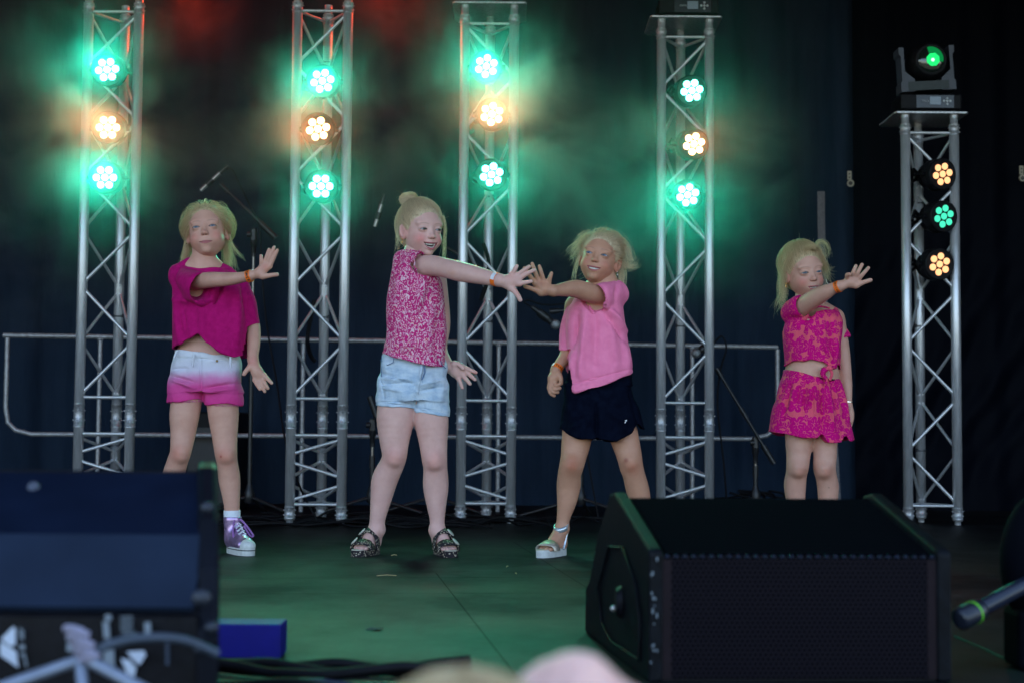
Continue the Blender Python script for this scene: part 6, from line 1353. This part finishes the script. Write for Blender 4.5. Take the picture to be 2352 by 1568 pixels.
def monitor_right():
    A = G(1493, 1566); Bx = A[0]; Yf = A[1]; t = tag(empty("floor_monitor", (float(Bx), float(Yf), 0)), "black wedge floor monitor with perforated front grille, in the right foreground", "floor monitor")
    yaw = R_(3.0); fx = np.array([math.cos(yaw), math.sin(yaw), 0]); fy = np.array([-math.sin(yaw)*2.4, math.cos(yaw), 0]); O = np.array([Bx, Yf, 0]); Wd = (2172-1490)/FPX*Yf*1.012; H = .46-(1268-980)/FPX*Yf-.002
    k = Yf/2.5; Ha = .46-(1141-983)/FPX*(Yf+.30*k)
    prof_ = [(0, .003), (0, H), (.30*k, Ha), (.335*k, Ha-.004), (.45*k, Ha*.72), (.54*k, Ha*.38), (.585*k, .10), (.59*k, .003)]
    def W(x, y, z): return tuple(O+fx*x+fy*y+np.array([0, 0, z]))
    def tr(y, z, x): return W(x, y, z)
    side = plain("scuffed_black_cabinet", (.004, .005, .007), .5, var=.5, vscale=35, spec=.1, bmp=.3, bscale=160)
    for s_, x0, x1 in ((0, -.004, .022), (1, Wd-.022, Wd+.004)):
        b = MB(); pp = [(-.006, .001), (-.008, H+.004), (-.002, H+.012), (.30*k, Ha+.010), (.338*k, Ha+.004), (.46*k, Ha*.73), (.552*k, Ha*.38), (.597*k, .10), (.60*k, .001)]
        b.prism(pp, x0, x1, tr); o = b.build("cheek", side, t)
        bv = o.modifiers.new("bevel", 'BEVEL'); bv.width = .006; bv.segments = 2
        if s_ == 0:   # recessed handle and fly points on the visible side
            b = MB(); b.tube([W(-.007, y*k, z) for y, z in ((.06, .03), (.05, .10), (.09, .17), (.20, .225), (.33, .215))], .0028, 6); b.tube([W(-.007, y*k, z) for y, z in ((.06, .03), (.30, .025), (.40, .05))], .0028, 6); b.tube([W(-.007, y*k, z) for y, z in ((.40, .05), (.44, .12), (.33, .215))], .0028, 6); b.build("moulding", side, t)
            b = MB(); b.lathe(W(-.014, .23*k, .115), (1, 0, 0), [(0, .026), (.012, .034)], 24); b.build("handle_cup", MT['black'], t); b = MB(); b.ball(W(-.014, .25*k, .10), .007, nu=10, nv=8); b.build("bolt", MT['nickel'], t)
            b = MB(); rs = np.random.RandomState(3)
            for i in range(16): z = rs.uniform(.01, H); l = rs.uniform(.002, .010); b.box(W(.002+rs.uniform(-.003, .010), -.0085, z), (.003, .001, l))
            b.build("scuffs", plain("worn_edge", (.16, .19, .21), .6), t)
    b = MB(); b.prism([(p[0]+.004 if i in (0, 1) else p[0], p[1]-.002) for i, p in enumerate(prof_)], .022, Wd-.022, tr); b.build("cabinet", MT['black'], t)
    b = MB(); b.prism([(.0, .006), (.0, H-.004), (.0035, H-.004), (.0035, .006)], .030, Wd-.030, tr); b.build("front_grille", perf("front_perforated", 105, (.0015, .0015, .0025), (.0095, .0078, .0110)), t)
    b = MB(); b.prism([(.010, H+.0035), (.30*k-.006, Ha-.001), (.30*k-.006, Ha-.005), (.010, H-.001)], .030, Wd-.030, tr); b.build("top_grille", perf("top_perforated", 150, (.0010, .0012, .0022), (.0015, .0019, .0036), .95), t)
    for xx in (.0225, Wd-.0385):
        b = MB(); b.prism([(-.001, .006), (-.001, H-.006), (.0005, H-.006), (.0005, .006)], xx, xx+.016, tr); b.build("grille_edge", plain("brownish_grille_edge", (.014, .009, .011), .6, spec=.08), t)
    b = MB(); n = 31
    for i in range(n): b.ball(W(.03+(Wd-.06)*i/(n-1), -.001, H-.001), (.005, .004, .004), nu=8, nv=6)
    b.build("folded_edge", plain("grille_fold", (.010, .013, .026), .5, spec=.15), t)
monitor_right()
def monitor_left():
    Y = 2.02; X1 = P(505, 1568, Y)[0]; t = tag(empty("floor_monitor", (-1.0, Y, 0)), "large dark floor monitor seen from behind with white marks, in the left foreground", "floor monitor")
    def z_at(py, y): return .46-(py-974.5)/FPX*y
    pr = [(0, .003), (0, z_at(1398, Y)), (.012, z_at(1390, Y+.01)), (.10, z_at(1225, Y+.10)), (.30, z_at(1086, Y+.30)), (.315, z_at(1066, Y+.32)), (.37, z_at(1067, Y+.37)), (.56, .12), (.57, .003)]
    x0 = -.86; xs = P(446, 1390, Y)[0]
    def tr(y, z, x): return (x-.22*y, Y+y, z)
    lid = plain("monitor_back_blue_black", (.010, .0175, .035), .60, spec=.1, var=.18, vscale=9, bmp=.25, bscale=60); dk = plain("monitor_dark_top", (.004, .008, .021), .60, spec=.05, var=.2, vscale=8, bmp=.2, bscale=60)
    b = MB(); b.prism([(p[0]+.008, p[1]-.010 if p[1] > .02 else p[1]) for p in pr], x0, xs+.005, tr); cab = b.build("cabinet", MT['black'], t)
    def panel(name, lo_, hi_, xl, xh, mat):
        vs = []
        for q in (0, .006):
            for (p_, xr_) in ((lo_, xl), (hi_, xh)): vs += [tr(p_[0]+q, p_[1]-q*1.2, x0), (xr_, Y+p_[0]+q, p_[1]-q*1.2)]
        b = MB(); b.add(vs, [(0, 1, 3, 2), (4, 6, 7, 5), (0, 4, 5, 1), (2, 3, 7, 6), (1, 5, 7, 3), (0, 2, 6, 4)]); return b.build(name, mat, t)
    xa = P(438, 1390, Y)[0]; xb = P(470, 1225, Y+.10)[0]; xc = P(493, 1086, Y+.30)[0]
    panel("lower_panel", pr[2], pr[3], xa, xb, lid); panel("upper_panel", (pr[3][0]+.0005, pr[3][1]+.0005), pr[4], xb, xc, dk)
    cx = P(75, 1120, Y+.24)[0]; b = MB(); b.lathe((cx, Y+.245, z_at(1122, Y+.245)), (0, -.8, .6), [(0, .010), (.006, .008)], 14); b.build("screw", MT['grey'], t)
    # right cheek, leaning: narrow at the top, with handle knobs
    b = MB(); A = [(0, .003), (0, .17), (.05, z_at(1300, Y+.05)), (.12, z_at(1190, Y+.12)), (.29, z_at(1072, Y+.30)), (.33, z_at(1060, Y+.33)), (.40, z_at(1066, Y+.40)), (.60, .10), (.60, .003)]
    xr = P(520, 1450, Y+.05)[0]
    b.prism(A, xs+.004, xr, tr); o = b.build("cheek", plain("cheek_black", (.005, .006, .010), .5, spec=.08), t); bv = o.modifiers.new("bevel", 'BEVEL'); bv.width = .008; bv.segments = 2
    for (px, py, r) in ((477, 1165, .010), (463, 1372, .014), (487, 1440, .010), (460, 1490, .009)): b = MB(); q = P(px, py, Y-.002+(.08 if py < 1200 else 0)); b.ball(q, (r*1.0, .010, r*.85), nu=14, nv=10); b.build("knob", plain("knob_black", (.014, .018, .028), .5), t)
    # white marks printed on the black rear panel
    wm = plain("white_print", (.50, .54, .62), .6, var=.05); wm2 = plain("grey_print", (.20, .23, .26), .6, var=.05); yy = Y-.0015
    def flat(name, polys, mat):
        b = MB()
        for pl in polys:
            v0 = [P(x, y, yy) for x, y in pl]; b.add([tuple(v) for v in v0]+[(v[0], v[1]+.001, v[2]) for v in v0], [tuple(range(len(pl))), tuple(range(len(pl), 2*len(pl)))[::-1]]+[(i, (i+1) % len(pl), (i+1) % len(pl)+len(pl), i+len(pl)) for i in range(len(pl))])
        return b.build(name, mat, cab)
    def fs(pts): return [(x/2352*800/1.7415, 1378.1+y/973*331/1.7415) for x, y in pts]
    flat("white_print", [fs([(10, 450), (150, 310), (180, 320), (180, 520), (120, 540)])], wm); flat("white_print", [fs([(0, 480), (190, 600), (215, 790), (0, 640)])], wm)
    flat("white_print", [fs([(225+20*i, 320+14*i), (237+20*i, 320+14*i), (240+20*i, 455), (228+20*i, 455)]) for i in range(3)]+[fs([(225, 520), (285, 520), (290, 575), (230, 575)]), fs([(235, 620), (290, 620), (320, 780), (300, 780), (275, 650), (240, 650)])], wm2)
    flat("white_print", [fs([(775, 390), (800, 380), (830, 430), (900, 450), (895, 490), (780, 480)]), fs([(785, 500), (910, 520), (920, 590), (785, 600)]), fs([(790, 680), (900, 670), (930, 720), (830, 740)])], wm2)
    flat("white_print", [fs([(1205, 250), (1275, 250), (1295, 440), (1220, 445)]), fs([(1230, 170), (1305, 165), (1308, 235), (1240, 240)]), fs([(1245, 460), (1325, 455), (1328, 520), (1255, 525)]), fs([(1215, 590), (1340, 580), (1350, 840), (1225, 850)])], wm2)
    flat("white_print", [fs([(1415+(k_ > 4)*20, 185+k_*38), (1560+(k_ > 4)*40, 180+k_*38), (1560+(k_ > 4)*45, 203+k_*38), (1416+(k_ > 4)*20, 208+k_*38)]) for k_ in range(9)], plain("faint_print", (.10, .12, .14), .6)); flat("white_print", [fs([(1695, 260), (1765, 250), (1780, 430), (1705, 440)])], wm2)
    flat("white_print", [fs([(1945, 410+40*k_), (1985, 408+40*k_), (1986, 432+40*k_), (1946, 434+40*k_)]) for k_ in range(9)], plain("faint_blue_print", (.05, .07, .11), .6))
    flat("white_print", [fs([(1490, 600), (1690, 590), (1715, 640), (1640, 760), (1560, 690)])], wm); flat("white_print", [fs([(1420, 680), (1520, 700), (1600, 790), (1560, 973), (1480, 973), (1480, 820)])], wm)
    # a low silver stand in front of the monitor, its cable wrapped in pale tape
    Y2 = 1.86; j = P(190, 1512, Y2); t2 = tag(empty("low_tripod_stand", (j[0], Y2, 0)), "low silver tripod stand wound with pale tape in front of the left floor monitor", "tripod stand"); al = plain("silver_tube", (.22, .25, .31), .4, .4)
    for a_, b_ in (((190, 1508), (345, 1590)), ((190, 1512), (-60, 1600)), ((185, 1512), (195, 1640))):
        b = MB(); p0 = P(*a_, Y2); p1 = P(*b_, Y2-.05); s_ = (p1-p0); k_ = (.012-p0[2])/s_[2]; p1 = p0+s_*k_; b.tube([p0, p1], .0075, 10); b.ball(p1, (.011, .011, .010), nu=8, nv=6); b.build("leg", al, t2)
    b = MB(); b.tube([P(196, 1520, Y2), P(182, 1480, Y2), P(163, 1445, Y2)], [.010, .009, .009], 10); b.build("pole", MT['black'], t2)
    b = MB()
    for i in range(9): q0 = P(152+i*4+5*(i % 2), 1442+i*9, Y2-.004); q1 = P(182+i*4+9*((i+1) % 3), 1450+i*8, Y2-.010); b.tube([q0, (q0+q1)/2+np.array([0, -.008, .003]), q1], .0052, 8)
    b.build("pale_tape", plain("pale_tape", (.24, .22, .29), .6), t2)
    b = MB(); b.tube(spline([P(205, 1508, Y2), P(250, 1480, Y2-.01), P(330, 1464, Y2), P(420, 1468, Y2+.03), P(500, 1500, Y2+.05)], 6), .006, 8); tag(b.build("cable", plain("grey_blue_cable", (.04, .055, .08), .5)), "dark cable arching over the front of the left floor monitor", "cable")
monitor_left()
# blue box between the monitor and the open floor
A = G(500, 1513); t_ = MB(); Yb = float(A[1]); xa, xb = P(440, 1500, Yb)[0], P(643, 1500, Yb)[0]; zt = P(600, 1433, Yb)[2]
t_.box(((xa+xb)/2, Yb+.045, zt/2+.001), (xb-xa, .09, zt-.002), bev=.003); tag(t_.build("blue_box", plain("deep_blue_plastic", (.007, .006, .17), .6, var=.08, spec=.3)), "small deep blue box on the floor beside the left floor monitor", "box")
# cables in the near foreground
gc = "cable coil at the front edge of the stage"
for i in range(9):
    pts = []; ph = i*.7
    for j in range(9):
        px = 470+j*75+12*math.sin(ph+j); Y = 2.78-.05*(i % 4)-.10*math.sin(math.pi*j/8)*(.3+.15*(i % 5)); pts.append(np.array([P(px, 1530, Y)[0], Y-.02*i*.5, .009+.010*(i % 3)+.012*max(0, math.sin(j*1.1+ph))]))
    cable("cable", pts, .0068+.0012*(i % 3), cm if i % 3 else plain("blue_black_cable", (.012, .018, .040), .4), "dark cable in the coil along the bottom edge, right of the blue box", gc)
# debris on the boards
st_m = plain("straw", (.45, .34, .17), .8); lf = plain("dry_leaf", (.03, .03, .05), .8)
for i, (x, y, l, a) in enumerate(((888, 1323, .06, 10), (1165, 1302, .03, 80), (862, 1232, .04, 0), (905, 1276, .022, 30), (1432, 1222, .030, 5), (1185, 1318, .02, 100), (2096, 1228, .035, 5), (1510, 1255, .03, 15), (1480, 1270, .02, 140), (2168, 1300, .018, 20))):
    p_ = G(x, y); b = MB(); d = np.array([math.cos(R_(a)), math.sin(R_(a)), 0])*l/2; b.tube([p_-d+[0, 0, .003], p_+[0, .002, .005], p_+d+[0, 0, .003]], .0014, 5); tag(b.build("straw", st_m), ("longest straw bit, on the bare boards below the tallest girl", "short straw bit standing askew right of the tallest girl's feet", "straw bit between the tallest girl's sandals", "tiny straw bit just behind the tallest girl's right heel side", "straw bit left of the right floor monitor's top corner", "smallest straw bit on the boards mid-stage", "straw bit near the foot of the short right truss", "straw bit hidden close behind the right floor monitor", "turned straw bit beside the pink shirt girl's back foot", "crumb of straw on the dark boards right of the right monitor")[i], "straw", "straw bits scattered on the stage")
p_ = G(862, 1446); b = MB(); b.add([p_+[-.022, 0, .002], p_+[0, -.012, .004], p_+[.02, -.002, .007], p_+[.012, .012, .003], p_+[-.01, .012, .006]]+[p_+[-.022, 0, .001], p_+[0, -.012, .003], p_+[.02, -.002, .006], p_+[.012, .012, .002], p_+[-.01, .012, .005]], [(0, 1, 2, 3, 4), (9, 8, 7, 6, 5)]+[(i, (i+1) % 5, (i+1) % 5+5, i+5) for i in range(5)]); tag(b.build("dry_leaf", lf), "small dark crumpled leaf on the open green-lit floor", "leaf")
# black stand tube with a green ring, and the round black case it belongs to, at the right edge
Y = 2.75; a0 = P(2206, 1422, Y); a1 = P(2350, 1345, Y+.10); d = (a1-a0)/np.linalg.norm(a1-a0)
t = tag(empty("black_tube", (float(a0[0]), float(a0[1]), float(a0[2]))), "black tube with a bright green ring at the right edge, beside the right monitor", "tube"); b = MB(); b.lathe(a0+d*.05, d, [(0, .0140), (.001, .0150), (.30, .0150)], 28); b.build("tube", plain("glossy_black_tube", (.012, .016, .03), .25), t)
b = MB(); b.lathe(a0-d*.004, d, [(0, .015), (.004, .0205), (.052, .0215), (.060, .0195), (.066, .0155)], 28); b.build("end_cap", plain("cap_black", (.010, .013, .022), .35), t); b = MB(); b.lathe(a0+d*.036, d, [(0, .0221), (.0035, .0221)], 30); b.build("green_ring", plain("bright_green", (.14, .55, .02), .5, var=.02), t)
b = MB(); c_ = P(2395, 1290, Y+.16); b.ball(c_, (.082, .06, .135), nu=28, nv=18); b.box((c_[0]+.01, c_[1], (c_[2]-.09)/2+.002), (.15, .10, c_[2]-.09), bev=.012); tag(b.build("black_case", plain("matt_black_case", (.0015, .002, .004), .8, spec=.04)), "rounded black case cut off by the right edge of the photo", "case")
q0 = P(2200, 1500, 2.7); cable("cable", [G(2195, 1462), G(2260, 1490), G(2330, 1520), G(2400, 1530)], .004, cm, "dark cable on the boards at the right, below the tube with the green ring")

# ---- spectator at the stage edge: crown of a fair head and a raised, bent hand
def spectator():
    t = tag(empty("person", (.03, .80, -1.25)), "spectator before the stage, only the fair crown and a raised hand in view", "spectator")
    hx, hy, hz = P(1068, 1545, .98)[0], .98, P(1065, 1612, .98)[2]; f = Field(); c = np.array([hx, hy, hz-.10]); f.el(c, (.078, .095, .105), .01); f.el(c+[0, .01, -.06], (.06, .07, .07), .03); f.rc(c+[0, -.01, -.10], c+[0, -.02, -.20], .055, .06, .02)
    s0 = c+[0, -.02, -.24]; f.rc(s0+[-.13, 0, -.02], s0+[.13, 0, -.02], .06, .06, .04); f.rc(s0+[0, 0, -.05], s0+[0, 0, -.42], .12, .11, .05); f.rc(s0+[-.06, 0, -.45], s0+[-.07, 0, -.80], .085, .06, .03); f.rc(s0+[.06, 0, -.45], s0+[.07, 0, -.80], .085, .06, .03)
    for e in (-1, 1): f.rc(s0+[.07*e, 0, -.80], [s0[0]+.07*e, s0[1], -1.20], .055, .04, .02); f.rc([s0[0]+.07*e, s0[1], -1.20], [s0[0]+.08*e, s0[1]+.12, -1.22], .035, .028, .02)
    H = lambda px, py, Y: P(px-14, py+16, Y)
    Yh = 1.08; wr = H(1490, 1680, Yh); f.chain([(s0+[.14, 0, -.03], .05), (s0+[.24, .03, -.20], .042), (wr, .028)], .02)
    hp = H(1345, 1568, Yh); f.rc(wr, hp, .026, .025, .015)
    for i, (kx, ky) in enumerate(((1362, 1524), (1318, 1522), (1272, 1534), (1236, 1552))):
        kn = H(kx, ky, Yh+.012*i-.01); f.rc(hp, kn, .020, .0105, .012); md = H(kx-30-6*i, ky+62, Yh-.03+.012*i); tp = H(kx+2, ky+100, Yh-.02+.012*i); f.chain([(kn, .0098), (md, .0085), (tp, .0078)], .003)
    f.chain([(H(1400, 1590, Yh-.02), .013), (H(1330, 1640, Yh-.05), .010), (H(1280, 1660, Yh-.055), .009)], .004)
    v, ff = f.mesh(.005, lo=np.maximum(f.lo-.01, [-9, -9, -1.249])); cols = np.ones((len(v), 4)); cols[:, :3] = (.78, .47, .39); mesh_obj("body", v, ff, MT['skin'], t, True, cols=cols)
    f = Field(); f.rc(s0+[-.14, 0, -.02], s0+[.14, 0, -.02], .072, .072, .04); f.rc(s0+[0, 0, -.05], s0+[0, 0, -.45], .135, .13, .05); v, ff = f.mesh(.006); mesh_obj("shirt", v, ff, MT['navy'], t, True)
    f = Field(); f.rc(s0+[0, 0, -.42], s0+[0, 0, -.48], .125, .12, .03)
    for e in (-1, 1): f.rc(s0+[.065*e, 0, -.46], [s0[0]+.075*e, s0[1], -1.16], .10, .06, .02)
    v, ff = f.mesh(.006); mesh_obj("trousers", v, ff, MT['denimdark'], t, True)
    f = Field(); f.el(c+[0, -.004, .010], (.084, .102, .108), .01); f.el(c+[0, .10, -.03], (.07, .07, .09), .01, 's'); v, ff = f.mesh(.004); ho = mesh_obj("hair", v, ff, MT['cap'], t, True)
    rs = np.random.RandomState(1); st = []
    for i in range(900):
        a = rs.uniform(0, 6.28); q = []; r0 = rs.uniform(.1, 1.2)
        for k_ in range(7): th = r0*.3+k_*.2; q.append(c+np.array([.087*math.sin(th)*math.cos(a), -.004+.105*math.sin(th)*math.sin(a), .010+.111*math.cos(th)])+rs.normal(0, .0012, 3))
        st.append(q)
    hair_obj("hair_strands", st, MT['hair'], ho, .0005)
spectator()
girl_magenta(); girl_paisley(); girl_pink(); girl_floral()

# ------------------------------------------------------------------ smoke drifting round the lights
def smoke():
    m = bpy.data.materials.new("stage_smoke"); m.use_nodes = True; t = m.node_tree; t.nodes.clear(); o = t.nodes.new("ShaderNodeOutputMaterial"); s = t.nodes.new("ShaderNodeVolumePrincipled")
    s.inputs["Color"].default_value = (.85, .88, .90, 1); s.inputs["Anisotropy"].default_value = .5
    co = objco(t); mp = N(t, "ShaderNodeMapping"); L(t, co, mp.inputs[0]); mp.inputs["Scale"].default_value = (1, 1, 1.2)
    nz = N(t, "ShaderNodeTexNoise"); nz.inputs["Scale"].default_value = 2.6; nz.inputs["Detail"].default_value = 5; nz.inputs["Roughness"].default_value = .62; nz.inputs["Distortion"].default_value = .5; L(t, mp.outputs[0], nz.inputs["Vector"])
    clump = ramp(t, nz.outputs[0], [(.42, (0, 0, 0)), (.66, (1, 1, 1))])
    tot = None
    puffs = [((110, 170), 6.8, 1.0, 1.3), ((90, 430), 6.9, .9, 1.2), ((220, 290), 6.8, .45, 1.8), ((620, 380), 6.9, .75, 1.0), ((670, 270), 6.8, .40, 2.2), ((840, 190), 6.9, .6, .9), ((860, 430), 7.0, .6, 1.0), ((1120, 120), 7.0, .7, .9), ((1290, 400), 7.0, .70, 1.8), ((1380, 500), 7.1, .5, 1.2), ((1220, 220), 6.9, .42, 3.0), ((1560, 470), 7.1, .75, 1.0), ((1700, 320), 7.1, .45, .9), ((400, 480), 6.9, .6, .4), ((430, 10), 7.2, .42, 1.2), ((905, 5), 7.2, .42, 1.2)]
    for (px, py), Y, r, a in puffs:
        c = P(px, py, Y); v = N(t, "ShaderNodeVectorMath", operation='SUBTRACT'); L(t, co, v.inputs[0]); v.inputs[1].default_value = tuple(c)
        l = N(t, "ShaderNodeVectorMath", operation='LENGTH'); L(t, v.outputs[0], l.inputs[0]); q = N(t, "ShaderNodeMapRange"); q.interpolation_type = 'SMOOTHSTEP'; q.inputs[1].default_value = 0; q.inputs[2].default_value = r; q.inputs[3].default_value = a; q.inputs[4].default_value = 0; L(t, l.outputs[1], q.inputs[0])
        tot = q.outputs[0] if tot is None else MATH(t, 'ADD', tot, q.outputs[0])
    sx = N(t, "ShaderNodeSeparateXYZ"); L(t, co, sx.inputs[0])
    base = N(t, "ShaderNodeMapRange"); base.interpolation_type = 'SMOOTHSTEP'; L(t, sx.outputs[0], base.inputs[0]); base.inputs[1].default_value = .9; base.inputs[2].default_value = 2.0; base.inputs[3].default_value = 1; base.inputs[4].default_value = .0
    bz = N(t, "ShaderNodeMapRange"); bz.interpolation_type = 'SMOOTHSTEP'; L(t, sx.outputs[2], bz.inputs[0]); bz.inputs[1].default_value = .7; bz.inputs[2].default_value = 1.9; bz.inputs[3].default_value = 0; bz.inputs[4].default_value = 1
    d = MATH(t, 'ADD', MATH(t, 'MULTIPLY', tot, clump), MATH(t, 'MULTIPLY', MATH(t, 'MULTIPLY', base.outputs[0], bz.outputs[0]), .05))
    L(t, MATH(t, 'MULTIPLY', d, SMOKE), s.inputs["Density"]); L(t, s.outputs[0], o.inputs["Volume"])
    b = MB(); b.box((-.6, 7.25, 1.85), (8.2, 1.5, 2.5)); so_ = b.build("smoke", m); tag(so_, "thin smoke drifting around the stage lights, lit green and orange", "smoke", kind="stuff")
SMOKE = .68
smoke()
# two red fixtures on the roof bar above the picture colour the smoke at the top edge
for n_, (px, py) in enumerate(((440, -60), (905, -70))):
    c = P(px, py, 7.35); b = MB(); b.lathe(c+np.array([0, 0, .12]), (0, 0, -1), [(0, .05), (.02, .075), (.12, .078)], 24); o = tag(b.build("roof_light", MT['black']), "red stage light hung above the top edge, %s of the two" % ("left" if n_ == 0 else "right"), "stage light")
    ld = bpy.data.lights.new("lamp", 'POINT'); ld.energy = 1.8; ld.color = (1, .05, .01); ld.shadow_soft_size = .05; lo = bpy.data.objects.new("lamp", ld); COL.objects.link(lo); lo.location = tuple(c+np.array([0, 0, -.01])); lo.parent = o; lo.matrix_parent_inverse = Matrix.Identity(4)
